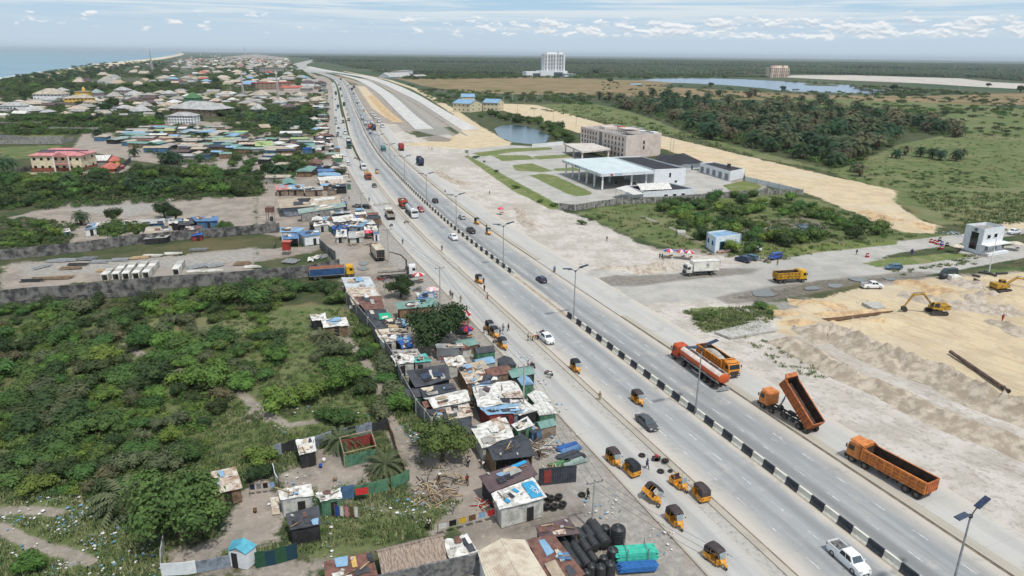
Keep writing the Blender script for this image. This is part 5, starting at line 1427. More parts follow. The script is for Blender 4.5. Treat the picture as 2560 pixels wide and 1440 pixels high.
 if door and 0 not in opensides:
  a,b=L[0],L[1];d=(b-a);wl=d.length;cc=(L[0]+L[2])/2
  p=cc+(a.lerp(b,rng.uniform(.3,.7))-cc)*.955;dn=Vector((d.y,-d.x,0)).normalized()
  g=MB();g.box((0,0,min(1.9,h-.3)/2),(min(.9,wl*.3),.1,min(1.9,h-.3)));o=g.build('door',M_doorshade,t);o.location=(p.x+dn.x*.05,p.y+dn.y*.05,0.02);o.rotation_euler=(0,0,math.atan2(d.y,d.x))  # near-black box: the shade inside an open doorway, painted as colour
 return t,L,pts
def house(A,B,depth,h,roof,wall,label,kind='hip',rise=2.2,name='house',cat='house',group=None,wins=0,rows=1,over=.06):
 """near wall foot from pixel A to pixel B, going `depth` metres back"""
 a,b=P(*A),P(*B);d=(b-a);n=Vector((-d.y,d.x,0)).normalized()*depth
 if n.y<0:n=-n
 c=(a+b)/2+n/2;rz=math.atan2(d.y,d.x);W_=d.length
 t=thing(name,label,cat,c,rz,group)
 hx,hy=W_/2,depth/2
 mb=MB();mb.box((0,0,h/2),(W_,depth,h))
 if kind=='gable':mb.prism([(-hy,h),(hy,h),(0,h+rise-.1)],-hx,hx,axis='x')
 mb.build('wall',WM[wall]if isinstance(wall,str)else wall,t)
 ox,oy=hx*(1+over),hy*(1+over*1.5)
 mb=MB();rm=RM[roof]if isinstance(roof,str)else roof
 if kind=='hip':
  k=max(hx*.08,hx-hy)
  mb.add([(-ox,-oy,h-.05),(ox,-oy,h-.05),(ox,oy,h-.05),(-ox,oy,h-.05),(-k,0,h+rise),(k,0,h+rise),(-ox,-oy,h-.25),(ox,-oy,h-.25),(ox,oy,h-.25),(-ox,oy,h-.25)],[(0,1,5,4),(1,2,5),(2,3,4,5),(3,0,4),(6,7,1,0),(7,8,2,1),(8,9,3,2),(9,6,0,3),(9,8,7,6)])
 elif kind=='gable':
  for s in(-1,1):mb.add([(-ox,s*oy,h-.1),(ox,s*oy,h-.1),(ox,0,h+rise),(-ox,0,h+rise),(-ox,s*oy,h-.22),(ox,s*oy,h-.22),(ox,0,h+rise-.12),(-ox,0,h+rise-.12)],[(0,1,2,3),(7,6,5,4),(0,4,5,1),(1,5,6,2),(0,3,7,4)])
 else:
  mb.box((0,0,h+.12),(ox*2,oy*2,.2))
  for s in(-1,1):mb.box((0,s*(hy-.1),h+.45),(W_,.2,.5));mb.box((s*(hx-.1),0,h+.45),(.2,depth-.4,.5))
 mb.build('roof',rm,t)
 if wins:
  wp=None
  for s in(-1,):
   for r in range(rows):
    for i in range(wins):
     if wp is None:wp=MB();wp.box((0,0,0),(min(1.3,W_/wins*.5),.12,1.2));wp=wp.mesh('window',[M_glass])
     o=link('window',wp,t,(-hx+W_*(i+.5)/wins,-hy-.02,(r+.55)*h/rows),0)
  if depth>5:
   for i in range(2):
    for r in range(rows):link('window',wp,t,(hx+.02,-hy+depth*(i+.5)/2,(r+.55)*h/rows),R(90));link('window',wp,t,(-hx-.02,-hy+depth*(i+.5)/2,(r+.55)*h/rows),R(90))
 return t
def fence(pp,h,m,label,name='wall',cat='wall',th=.18,pil=0,capm=None,jag=0,top=False,group=None,cols=None):
 """wall along the pixels of its foot (or of its top edge if top)"""
 pts=[P(x,y,h if top else 0)for x,y in pp]
 for p in pts:p.z=0
 c=sum(pts,Vector())/len(pts)
 t=thing(name,label,cat,c,0,group)
 mbs={}
 for i in range(len(pts)-1):
  a,b=pts[i]-c,pts[i+1]-c;d=b-a;L_=d.length;rz=math.atan2(d.y,d.x);n=max(1,int(L_/(1.0 if(jag or cols)else 4)))
  for k in range(n):
   p=a+d*((k+.5)/n);hh=h-(rng.random()*jag if jag else 0)
   ci=rng.randrange(len(cols))if cols else 0
   mbs.setdefault((i,k,ci)if cols else ci,MB()).box((p.x,p.y,hh/2),(L_/n+.002,th+(rng.uniform(0,.04)if jag or cols else 0),hh),0,rz)
 for ci,g in mbs.items():g.build('panel',(cols[ci[2]]if cols else m),t)
 if pil:
  pm=MB();pm.box((0,0,h/2+.1),(.3,.34,h+.2));pm=pm.mesh('pilaster',[capm or M_conc])
  for i in range(len(pts)-1):
   a,b=pts[i]-c,pts[i+1]-c;d=b-a;n=max(1,int(d.length/pil))
   for k in range(n+1):link('pilaster',pm,t,a+d*(k/n),math.atan2(d.y,d.x))
 return t
fence([(-60,656),(0,651),(190,632),(330,612),(480,598),(640,585),(700,580)],3.0,M_mould,'long black-stained concrete wall below the row of huts')
fence([(-60,768),(66,752),(200,744),(400,722),(560,712),(780,692),(850,676)],3.2,M_mould,'long black-stained concrete wall above the overgrown field')
fence(q('A6',640,880,720,960,800,1020),3.0,M_mould,'short stained wall climbing beside the blue-roofed guard house')
fence(q('A6',180,890,200,840),1.0,M_mould,'low stained wall stub by the guard house')
fence(q('B1',-60,130,150,100,400,60,900,25,1560,-10,1570,60),1.0,M_mould,'low broken wall at the top edge of the overgrown field')
M_blk=mat('block_wall',S(132,131,130),S(86,87,90),1.6,.95,.5,8)
fence([(868,760),(893,790),(953,868),(985,920),(1008,976),(1042,1040),(1064,1066),(1080,1088)],2.9,M_blk,'grey block wall running behind the tin-roofed shacks',pil=8)
fence(q('B6',1200,1440,1480,1378,1760,1312,2040,1250,2230,1210),2.6,M_blk,'dark block wall with an openwork top course beside the thatched hut',top=True,th=.25)
fence(q('A7',470,492,630,510,820,478,1100,440,1540,425,1830,402,2180,372,2560,345)+q('A8',345,350),2.4,M_mould2,'stained panel wall with pale pilasters along the filling station yard',pil=4.2)
fence(q('A8',345,348)+q('A7',2560,262,2330,210,2330,150),2.2,WM['white'],'white perimeter wall behind the garages',pil=6)
fence(q('A3',200,1160,510,1130),2.4,WM['white'],'white wall by the pond beside the pink hotel')
fence([(0,422),(60,432),(82,418)]if 0 else q('A5',40,160,320,95,330,60),2.2,M_mould,'weathered wall left of the pink-roofed house')
fence(q('A5',1180,120,1260,60,1310,15),2.4,WM['block'],'dark wall next to the small red-roofed gatehouse')
fence(q('A1',0,1120,400,1120,620,1120,740,1090),2.6,WM['grey'],'grey wall round the grassy plot',name='wall')
fence(q('A1',0,1065,300,1090,640,1080),2.6,WM['grey'],'grey wall at the back of the grassy plot')
fence(q('A1',490,985,860,990,1120,985),2.4,WM['grey'],'grey wall above the small lawn')
fence(q('A1',0,930,260,935,700,920),2.4,WM['grey'],'grey wall in the far green plot')
fence(q('A1',1080,830,1400,850,1700,860),2.4,WM['grey'],'grey wall among the far palms')
gz=[WM['zinc'],WM['dark'],WM['zinc'],WM['white']]
fence([(687,1140),(740,1125),(790,1118),(850,1096)],1.9,None,'patchy corrugated fence at the back of the yard','fence','fence',.05,cols=[WM['dark'],WM['zinc'],WM['dark'],WM['red']],jag=.3)
fence([(850,1096),(910,1087),(972,1074)],2.0,None,'grey corrugated iron fence with pale sheets','fence','fence',.05,cols=gz,jag=.35)
fence([(972,1074),(985,1108),(995,1150),(1012,1185)],1.7,M_wood,'leaning stick fence beside the footpath','fence','fence',.06,jag=.5)
fence([(684,1180),(690,1205),(702,1225)],1.4,None,'ragged cloth and board fence at the left of the sandy yard','fence','fence',.05,cols=[WM['white'],WM['mud'],WM['dark']],jag=.4)
fence([(848,1252),(886,1245)],2.1,WM['blue'],'bright blue sheet-metal fence piece beside the white tarpaulin hut','fence','fence',.06,jag=.15)
fence([(888,1246),(930,1236),(970,1226)],1.9,WM['green'],'pale green sheet-metal fence with a red cloth over it','fence','fence',.06,jag=.15)
fence([(978,1222),(1000,1214),(1024,1200)],1.8,WM['green'],'pale green fence end draped with blue net','fence','fence',.06,jag=.2)
fence([(640,1420),(690,1410),(745,1394)],2.1,None,'fence of dark green and teal cloth panels','fence','fence',.06,cols=[mat('cl_g1',S(46,84,62)),mat('cl_g2',S(34,66,80)),mat('cl_g3',S(92,122,92))],jag=.2)
fence([(405,1440),(470,1436),(492,1432)],1.7,WM['white'],'pale sheet fence at the bottom left yard','fence','fence',.05,jag=.1)
fence([(492,1432),(540,1424),(585,1414)],1.7,None,'rust-streaked corrugated fence by the turquoise hut','fence','fence',.05,cols=[WM['zinc'],WM['brick'],WM['zinc']],jag=.2)
fence([(405,1436),(404,1400),(412,1365)],1.6,WM['tarp'],'pale sheet fence leaning at the left of the bottom yard','fence','fence',.05,jag=.4)
fence([(585,1414),(610,1402),(640,1392)],1.8,mat('cl_g4',S(56,74,50)),'dark olive fence below the turquoise hut','fence','fence',.05,jag=.15)
gt=fence(q('B7',265,535,390,522,640,495),2.6,mat('gate_grey',S(70,74,82),S(54,58,66),1,.6,corr=(0,3)),'tall dark metal gate panel leaning beside the tyre yard','metal_gate','gate',.08)
g=MB();g.box((0,0,1.3),(1.1,.1,1.9));o=g.build('door',WM['red'],gt);pp_=P(*q('B7',355,525)[0])-gt.location;o.location=(pp_.x,pp_.y-.06,0);o.rotation_euler=(0,0,R(12))
SH=[('A6',(905,1275,1185,1270,1130,1170,865,1175),2.6,'zinc','mud','pale blue-white iron roof at the top of the shack row',{}),('A6',(975,1440,1268,1410,1188,1275,908,1280),2.5,'rustw','mud','cream roof with rusty bands, second in the shack row',{}),('B2',(1085,128,1272,125,1252,4,988,12),2.4,'rust','mud','rust-brown roof above the dark roofs in the shack row',{}),('B2',(1150,262,1350,250,1290,135,1090,140),2.3,'dark','wood','dark grey roof partly under a green banner',{}),('B2',(1205,328,1500,304,1440,226,1165,266),2.5,'felt','mud','charcoal roof with a plank and a blue-grey end',{}),('B2',(1230,398,1520,384,1482,322,1200,334),2.5,'cream','wood','cream board roof above the blue tarpaulins',{}),('B2',(1280,462,1400,440,1398,384,1228,400),2.5,'white','tarp','white sheet roof with a tyre on it',{'amp':.12}),('B2',(1400,440,1550,434,1520,380,1392,390),2.4,'blue','dark','faded blue roof above the bright blue tarpaulin',{}),('B2',(1465,525,1572,500,1545,434,1420,444),2.2,'bright','dark','bright blue tarpaulin roof',{'amp':.15}),('B2',(1360,600,1640,590,1600,530,1355,545),2.2,'grey','dark','grey debris-strewn roof behind the lumpy white one',{'amp':.18}),('B2',(1400,680,1580,655,1560,580,1355,590),2.5,'white','tarp','lumpy white sack-covered roof by the block wall',{'amp':.22}),('B2',(1590,662,1752,648,1695,578,1580,596),2.5,'aqua','grey','turquoise roof by the white sack-covered one',{'amp':.05}),('B2',(1600,905,1940,830,1880,690,1515,752),2.8,'felt','dark','wide charcoal roof carrying two solar panels',{'amp':.1}),('B2',(1690,1015,2000,942,1950,872,1640,920),2.5,'dark','dark','charcoal roof with loose boards below the solar panels',{'amp':.08}),('B2',(1785,1120,2128,1045,2080,938,1690,1020),2.5,'white','tarp','long off-white tarpaulin-covered ridge tent',{'kind':'gable','rise':.7,'amp':.07}),('B2',(1795,1240,1912,1222,1890,1135,1718,1140),2.3,'felt','dark','small dark roof at the end of the block wall',{}),('B2',(1935,1232,2162,1192,2120,1085,1900,1120),2.5,'rustw','dark','rust-stained white roof above the round tree',{'amp':.05}),('B2',(1815,520,2075,512,2050,470,1800,478),2.6,'grey','white','grey-topped white kiosk frame under the dark tree',{'opensides':(0,)}),('B2',(1925,706,2102,670,2060,600,1885,622),2.4,'white','tarp','small white cloth hut next to the tan roof',{'amp':.15}),('B2',(2070,788,2322,722,2262,645,2015,700),2.7,'tan','wood','flat tan roof in the right-hand row',{}),('B2',(2110,872,2280,830,2300,738,2070,792),2.4,'rustw','wood','white roof striped with dark boards',{'amp':.1}),('B2',(2190,900,2400,880,2420,800,2240,790),2.3,'dark','dark','roof buried under black scrap in the right-hand row',{'amp':.25}),('F',(1200,1014,1312,1004,1288,954,1184,966),2.8,'white','dark','large wrinkled white plastic roof in front of the utility pole',{'amp':.2}),('F',(1182,966,1222,964,1224,952,1180,960),2.6,'blue','green','narrow blue strip roof above the large white plastic one',{}),('F',(1222,1038,1312,1028,1306,1003,1197,1012),2.4,'lblue','red','blue and white striped roof over a red wall',{'amp':.12}),('B3',(20,1180,140,1165,100,1090,-20,1100),2.2,'lgrey','zinc','small grey hut with two roof vents',{'kind':'flat'}),('B3',(60,1345,212,1290,150,1208,0,1285),2.4,'white','green','white-topped green stall at the roadside',{'kind':'flat'}),('B3',(200,1370,300,1330,240,1300,170,1325),1.8,'felt','blue','little blue kiosk with a dark top',{'kind':'flat'}),('F',(1206,1116,1282,1090,1262,1044,1180,1066),2.6,'white','tarp','white board roof with dark patches above the timber frame',{'amp':.12}),('F',(1236,1150,1334,1138,1302,1086,1212,1120),2.9,'dark','wood','charcoal pitched roof of the timber workshop',{'kind':'gable','rise':.9,'opensides':(0,),'amp':.02}),('F',(1228,1228,1340,1186,1316,1152,1202,1190),2.7,'brown','dark','wide brown corrugated roof next to the tyre yard',{'opensides':(0,),'amp':.02}),('F',(1252,1272,1362,1242,1330,1196,1233,1234),2.9,'white','tarp','shed wrapped in a printed white and blue banner',{'amp':.08}),('B7',(290,1060,662,1008,560,862,245,938),2.6,'brown','dark','brown corrugated shelter roof above the black tanks',{'opensides':(0,1),'amp':.02}),('F',(1235,1500,1378,1462,1312,1353,1197,1381),3.2,'cream','white','big cream ribbed roof at the bottom edge',{'amp':.01,'kind':'gabley','rise':.9}),('F',(1385,1470,1458,1432,1384,1339,1322,1353),3.0,'rust','brick','rust-streaked roof with a blue patch at the bottom edge',{'amp':.03}),('F',(962,1440,1112,1402,1094,1336,942,1374),2.4,'thatch','wood','long thatched hut beside the block wall',{'kind':'gable','rise':1.5,'amp':.04,'th':.25}),('B6',(1935,1262,2215,1192,2110,1030,1888,1085),2.2,'white','wood','sagging white tarpaulin roof beside the thatched hut',{'amp':.2,'opensides':(0,1,2,3)}),('B6',(720,1560,1200,1432,1140,1202,695,1302),2.6,'rust','brick','patchwork roof of brown panels at the bottom edge',{'amp':.02}),('B6',(438,222,596,186,576,50,400,86),2.3,'white','dark','white sheet hung over a frame at the top of the yard',{'amp':.1}),('B6',(255,672,562,632,540,524,230,578),2.6,'white','tarp','white tarpaulin hut at the left of the sandy yard',{'amp':.08}),('B6',(650,692,852,650,832,560,600,622),2.4,'white','green','white-roofed green hut next to the blue fence piece',{'amp':.12}),('B6',(350,972,642,916,615,740,308,822),2.5,'felt','dark','hut with a square charcoal roof below the tarpaulin hut',{'amp':.03}),('B5',(2275,1182,2455,1218,2560,1128,2325,1084),2.2,'cyan','white','little turquoise-roofed hut in the bottom yard',{'kind':'gabley','rise':.6,'amp':.01}),('B5',(2142,612,2412,552,2352,356,2120,402),2.2,'rustw','wood','hut roofed with two off-white sheets at the left yard',{'amp':.04}),('B2',(570,245,702,228,690,172,542,186),2.2,'white','dark','back half of the patched hut in the field',{'amp':.15}),('B2',(682,312,925,290,890,212,662,236),2.2,'white','wood','front half of the patched hut in the field',{'amp':.12}),('B2',(1430,130,1800,96,1780,25,1405,66),2.8,'teal','wood','green-grey iron roof between the two dark trees',{'amp':.02}),('B2',(1620,30,1790,22,1775,-50,1640,-20),2.8,'blue','wood','faded blue awning above the green-grey roof',{'amp':.06}),('A6',(1640,1380,1800,1360,1760,1310,1600,1330),2.2,'white','wood','crumpled white awning by the pink parasols',{'amp':.15}),('A6',(262,476,830,440,815,358,232,390),3.4,'tan','zinc','long pale tan warehouse roof',{'amp':.02}),('A6',(445,532,885,466,870,425,433,490),3.2,'sage','grey','grey-green roof along the warehouse',{'amp':.02,'rise':.8}),('A6',(825,440,910,435,880,382,822,388),2.4,'blue','dark','crumpled blue roof at the end of the warehouse',{'amp':.15}),('A6',(755,540,942,524,940,500,752,508),2.5,'lgrey','dark','small white lean-to below the warehouse',{}),('A6',(245,718,430,716,485,676,248,678),2.8,'lblue','white','white and blue striped roof of the guard house',{}),('A6',(268,790,424,784,416,736,266,742),2.6,'blue','grey','bright blue lean-to roof of the guard house',{'opensides':(0,)}),('A6',(480,762,640,742,628,696,412,718),3.0,'blue','white','blue-roofed white guard house with a window',{'amp':.01}),('A6',(580,660,740,640,700,612,600,616),2.3,'white','tarp','white tent stall at the left of the market',{'kind':'gable','rise':.6,'amp':.1}),('A6',(680,600,770,590,760,560,672,566),2.4,'lblue','blue','small light blue stall by the tyre roof',{}),('A6',(785,622,972,602,958,544,765,570),2.6,'white','tarp','white roof weighted with many tyres',{'amp':.05}),('A6',(975,610,1040,600,1010,556,960,562),2.3,'bright','dark','crumpled indigo awning beside the tyre roof',{'amp':.15}),('A6',(790,665,1000,645,1010,612,780,625),2.3,'felt','dark','dark scrap-covered stall below the tyre roof',{'amp':.2}),('A6',(1010,640,1190,638,1160,596,1020,600),2.4,'white','dark','grey and white sheet roof at the right of the market',{'amp':.15}),('A6',(770,690,920,684,910,650,760,656),2.2,'bright','blue','dark blue tarpaulin stall in the market',{'amp':.15}),('A6',(925,668,1075,662,1100,632,920,640),2.5,'lblue','zinc','blue and white striped awning in the market',{'amp':.04}),('A6',(1085,700,1215,696,1200,650,1080,660),2.4,'white','tarp','puffy white tarpaulin stall in the market',{'amp':.2}),('A6',(800,770,905,762,905,694,808,700),1.9,'white','tarp','white cloth booth at the front of the market',{'amp':.08}),('A6',(935,782,1080,760,1080,706,930,716),1.9,'lgrey','tarp','grey plastic booth next to the red parasol',{'amp':.12}),('A6',(1176,735,1234,730,1228,708,1172,712),2.4,'blue','white','narrow white kiosk with a blue top',{'kind':'flat','amp':.01}),('A6',(262,246,412,244,372,190,270,194),2.8,'teal','wood','small green gabled roof near the palms',{'kind':'gabley','rise':.8,'amp':.01}),('A6',(200,298,320,292,320,250,196,256),2.6,'pink','mud','pinkish end of the long low roof',{}),('A6',(322,292,480,290,478,244,322,248),2.6,'lblue','mud','light blue part of the long low roof',{}),('A6',(485,300,666,295,662,262,482,266),2.6,'lgrey','mud','pale end of the long low roof',{}),('A6',(760,268,905,264,900,238,745,240),2.9,'dark','dark','black board stall by the utility pole',{}),('A6',(650,240,900,232,880,190,640,205),2.6,'rustw','dark','patched roof with a blue strip above the black stall',{'amp':.12}),('A6',(640,200,880,195,850,160,620,168),2.6,'white','dark','white patched roof behind the blue-striped one',{'amp':.12}),('A6',(630,158,850,154,820,120,630,128),2.5,'lblue','dark','light blue patched roof near the car yard',{'amp':.12}),('A6',(625,118,790,112,760,84,620,92),2.5,'blue','dark','blue tarpaulin roof next to the car yard',{'amp':.12}),('A5',(845,690,960,674,960,630,880,640),2.4,'lblue','white','blue-ended hut at the left of the long hut row',{}),('A5',(960,672,1075,660,1100,614,960,628),2.4,'white','dark','white-roofed section of the long hut row',{}),('A5',(1080,660,1200,644,1210,606,1100,616),2.4,'felt','dark','black-roofed section of the long hut row',{}),('A5',(1205,650,1400,634,1360,600,1215,608),2.4,'white','blue','long white-roofed section of the hut row over blue walls',{}),('A5',(1400,640,1640,628,1636,586,1370,600),2.4,'lgrey','blue','silver-blue right end of the long hut row',{}),('A5',(1690,634,1780,628,1770,588,1680,594),2.4,'white','dark','torn white roof beside the leafy tree',{'amp':.15}),('A5',(1790,650,1940,640,1930,580,1770,588),2.3,'felt','dark','black scrap-covered hut beside the bright blue one',{'amp':.15}),('A5',(1960,612,2180,606,2170,562,1920,570),2.7,'blue','blue','bright blue hut at the right end of the lot',{'amp':.03}),('A5',(1450,742,1720,722,1700,660,1490,664),2.3,'ltan','wood','tan gabled hut roof in the bare lot',{'kind':'gable','rise':.9,'amp':.02}),('A5',(1440,790,1660,772,1700,745,1480,758),1.8,'grey','dark','low grey lean-to below the tan gabled roof',{}),('A5',(1840,712,2012,706,2010,652,1860,660),2.2,'brown','mud','dull brown roof above the small blue tarpaulin',{}),('A5',(1915,756,2020,750,2035,706,1925,714),1.7,'bright','red','small bright blue tarpaulin roof by the stained wall',{'amp':.05}),('A5',(630,720,705,712,690,682,625,688),2.0,'white','green','tiny green stall at the left of the bare lot',{}),]
SHK={}
for z_,c_,h_,rf,wl,lab,kw in SH:
 SHK[lab]=shack(q(z_,*c_),h_,rf,wl,lab,**kw)
def text_on(t,txt,size,loc,rot,m,name='lettering'):
 cu=bpy.data.curves.new(name,'FONT');cu.body=txt;cu.size=size;cu.extrude=.01;cu.align_x='CENTER';cu.align_y='CENTER'
 o=bpy.data.objects.new(name,cu);COL.objects.link(o);dg=bpy.context.evaluated_depsgraph_get()
 me_=bpy.data.meshes.new_from_object(o.evaluated_get(dg));bpy.data.objects.remove(o)
 me_.materials.append(m);o=link(name,me_,t,loc);o.rotation_euler=rot
 return o
M_ink=mat('ink_black',(0.03,0.03,0.035),(0.05,0.05,0.05),4,.8);M_inkw=mat('ink_white',(.75,.76,.76),(.65,.66,.66),4,.8);M_inkb=mat('ink_blue',S(64,160,200),S(56,140,184),1,.7)
t_,L_,_p3=SHK['shed wrapped in a printed white and blue banner']
sl_=math.atan2(.3,abs(L_[3].y-L_[0].y))
g=MB();xr=(L_[1].x+L_[2].x)/2
g.box((0,0,0),(1.6,3.0,.02));o=g.build('blue_panel',M_inkb,t_);o.location=(xr-1.0,0,3.22);o.rotation_euler=(sl_,0,0)
o=text_on(t_,'VITOR',.85,(xr-.9,.0,3.27),(sl_,0,R(-78)),M_inkw)
for i in range(3):
 g=MB();g.box((0,0,0),(.5,.9,.02));o=g.build('printed_figure',M_ink if i==1 else M_inkb,t_);o.location=(xr-3.0-i*.9,.6-i*.7,3.23);o.rotation_euler=(sl_,0,R(20))
def lay(name,qd,z,m,label,cat,th=.08,frame=None,group=None):
 p=[P(x,y,z)for x,y in qd];c=sum(p,Vector())/4
 g=MB();g.sheet([v-c for v in p],th)
 o=g.build(name,m,None,c);tag(o,label,cat,group)
 return o
for k,v in enumerate([(1638,785,1720,760,1755,800,1672,838),(1755,760,1850,755,1875,800,1778,808)]):
 lay('rooftop_panel',q('B2',v[6],v[7],v[4],v[5],v[2],v[3],v[0],v[1]),3.15,M_solar,'solar panel on the wide charcoal roof, '+('left one' if k==0 else 'right one'),'solar panel')
lay('banner',q('B2',1238,236,1352,218,1342,164,1226,172),2.6,rmat('emerald',(40,160,120),(50,180,140),None,1),'emerald green banner with white shapes on the dark grey roof','banner')
lay('white_patch',q('B2',1262,225,1320,215,1316,196,1258,204),2.66,RM['white'],'white shape painted on the emerald banner','patch')
lay('plank',q('B2',1320,312,1422,318,1424,296,1326,284),2.9,M_woodp,'pale plank lying on the charcoal roof','plank')
lay('roof_sheet',q('B2',1472,306,1516,294,1490,224,1450,226),2.95,RM['lblue'],'blue-grey iron sheet at the end of the charcoal roof','metal sheet')
lay('roof_sheet',q('B2',2262,930,2330,956,2345,920,2290,894),3.3,RM['brown'],'brown board lying on the large white plastic roof','board')
lay('roof_sheet',q('B7',455,1260,600,1275,560,1200,440,1215),3.35,RM['blue'],'blue sheet patched into the rust-streaked roof','metal sheet')
lay('roof_sheet',q('B6',965,1352,1015,1342,995,1240,942,1248),2.95,mat('mustard',S(216,180,110)),'mustard-coloured panel in the patchwork roof','roof panel')
lay('roof_sheet',q('B6',1130,1300,1180,1290,1150,1200,1100,1215),2.98,RM['dark'],'dark blue panel in the patchwork roof','roof panel')
lay('roof_sheet',q('B7',0,372,150,300,130,278,-10,335),3.1,rmat('sky',(60,160,210),(50,140,190),None,1),'sky-blue strip along the top of the wide brown roof','metal sheet')
for k,(x,y,a)in enumerate([(2360,1600,0),(2300,1330,0),(2340,1390,0)][:0]):pass
def tyre_mesh(r=.5,w_=.28):
 g=MB();g.lathe([(r*.52,-w_/2),(r*.9,-w_/2),(r,-w_*.3),(r,w_*.3),(r*.9,w_/2),(r*.52,w_/2),(r*.5,0),(r*.52,-w_/2)],18)
 return g.mesh('tyre',[M_tyre])
TY=tyre_mesh();TYS=tyre_mesh(.34,.2)
def tyre(x,y,z,label,group,me_=TY,tilt=0.0):tag(link('tyre',me_,None,P(x,y,z)),label,'tyre',group).rotation_euler=(tilt,0,rng.random()*3)
for k,(x,y)in enumerate([(845,563),(852,560),(861,556),(868,553),(876,551),(838,570),(848,574),(858,572),(868,570),(877,567),(872,560),(842,566)]):tyre(x,y,2.85,'tyre holding down the white market roof','tyres on the white market roof',TYS)
tyre(977,828,2.7,'black tyre on the cream board roof',None,TYS);tyre(984,840,2.6,'black tyre on the white sheet roof',None,TYS)
B7=lambda x,y:q('B7',x,y)[0]
for k,(x,y,n)in enumerate([(350,735,3),(428,735,3),(510,715,3),(390,655,3),(470,640,3),(340,640,2)]):
 p=B7(x,y)
 for j in range(n):tyre(p[0],p[1],0.16+j*.29,'used tyre, '+['bottom','middle','top'][j if n==3 else j*2]+' of '+['the front left stack','the front middle stack','the front right stack','the back middle stack','the back right stack','the back left stack'][k]+' by the banner shed','tyre stacks by the banner shed')
for x,y,lab in[(700,625,'worn tyre lying alone beside the man in dark clothes'),(1300,232,'big tyre lying near the line of tricycle taxis'),(1487,392,'big tyre lying in front of the stripped tricycle taxi'),(1583,388,'small tyre next to the stripped tricycle taxi')]:tyre(*B7(x,y),.16,lab,'loose tyres on the service road',TY if y!=388 else TYS)
for j in range(3):tyre(*B7(1535,285),.14+j*.24,'tyre in the stack beside the pump engine, '+['bottom','middle','top'][j],'tyre stack beside the pump engine',TY if j<2 else TYS)
g=MB();g.box((0,0,.35),(1.1,.6,.5));g.tube((-.5,0,.5),(.6,0,.5),.22);g.tube((0,-.3,.3),(0,.3,.3),.3)
o=thing('pump_engine','pump engine with a red tank beside the stacked tyres','engine',P(*B7(1440,285)));g.build('engine_block',M_chas,o);g=MB();g.box((0,0,.8),(.5,.4,.25));g.build('fuel_tank',MATS['paint_red'],o)
def tank_mesh(h,r,ribs):
 g=MB();pr=[(.001,0),(r*.96,0),(r,.06)]
 for i in range(ribs):z=.1+(h-.3)*i/ribs;dz_=(h-.3)/ribs;pr+=[(r,z),(r,z+dz_*.7),(r*.965,z+dz_*.78),(r*.965,z+dz_*.95)]
 pr+=[(r,h-.2),(r*.85,h-.05),(r*.3,h),(r*.3,h+.06),(r*.28,h+.06),(r*.26,h-.02),(.001,h-.02)]
 g.lathe(pr,20);return g.mesh('water_tank',[M_black])
TK=tank_mesh(1.55,.55,7)
hd_=road(road_at(P(1500,1380))[0])[1]
def vtank(x,y,sc,lab,z=0,grp='black water tanks'):
 tag(link('water_tank',TK,None,P(x,y,z)),lab,'water tank',grp).scale=(sc,sc,sc)
def htank(x,y,z,sc,lab):
 o=tag(link('water_tank',TK,None,P(x,y,z)),lab,'water tank','black water tanks');o.scale=(sc,sc,sc*1.15);o.rotation_mode='XYZ';o.rotation_euler=(R(90),0,hd_-R(90)+R(180))
HT=[(1420,1375,.6,1.0),(1441,1364,.6,1.0),(1460,1352,.6,1.05),(1481,1345,.6,1.05),(1500,1337,.7,1.3),(1430,1396,.6,1.0),(1450,1388,.6,1.0),(1471,1378,.6,1.0),(1490,1368,.6,1.05),(1516,1360,.7,1.3),(1446,1420,.6,1.0),(1470,1415,.6,1.0),(1490,1405,.5,.8)]
od=['first','second','third','fourth','fifth']
for k,(x,y,z,sc)in enumerate(HT):htank(x,y,z+.2,sc*1.1,'ribbed black tank on its side, %s from the left in the %s row'%(od[k%5],['back','middle','front'][k//5]))
for x,y,sc,lab in[(1543,1362,1.65,'largest upright black tank at the back right of the pile'),(1512,1345,1.1,'upright black tank half hidden behind the pile'),(1530,1405,1.2,'upright black tank by the green pipes'),(1508,1418,.95,'upright black tank in the front row, middle'),(1524,1437,1.1,'upright black tank in the front row, right'),(1500,1445,1.1,'upright black tank in the front row, left'),(1478,1440,1.0,'upright black tank at the very bottom, beside the rust-streaked roof'),(1466,1452,.9,'leftmost upright black tank at the bottom edge'),(1452,1330,.0,'')]:
 if lab:vtank(x,y,sc,lab)
vtank(765,553,1.0,'black tank behind the grey-green roof');vtank(719,613,.9,'black tank in front of the blue lean-to')
def pipes(name,cx,cy,m,z0,rows,cols,L,rz,lab):
 t=thing(name,lab,'pipe stack',P(cx,cy),rz)
 for j in range(rows):
  g=MB()
  for i in range(cols):x_=rng.uniform(-.3,.3);yy=(i-cols/2)*.13;z_=z0+j*.12;g.tube((-L/2+x_,yy,z_),(L/2+x_,yy+rng.uniform(-.03,.03),z_),.055,n=6)
  g.build('pipe_layer',m,t)
 return t
tp=pipes('pipe_stack',1588,1402,mat('pvc_green',S(70,200,176),S(60,180,158),2,.5),.5,10,12,4.6,hd_+R(75),'rack of mint green plastic pipes beside the black tanks')
pipes('pipe_stack',1594,1428,mat('pvc_blue',S(40,110,180),S(34,96,160),2,.5),.3,6,9,4.2,hd_+R(75),'bundle of blue plastic pipes below the mint green ones')
for x_ in(-1.2,1.2):g=MB();[g.path([(x_,y_,0),(x_,y_,2.4)],.05,4)for y_ in(-.9,.9)];g.path([(x_,-.9,1.9),(x_,.9,1.9)],.05,4);g.build('rack_frame',M_steel,tp)
def rect_from(L3):
 a,c,b=[P(*p)for p in L3]
 return a,c,b,a+b-c
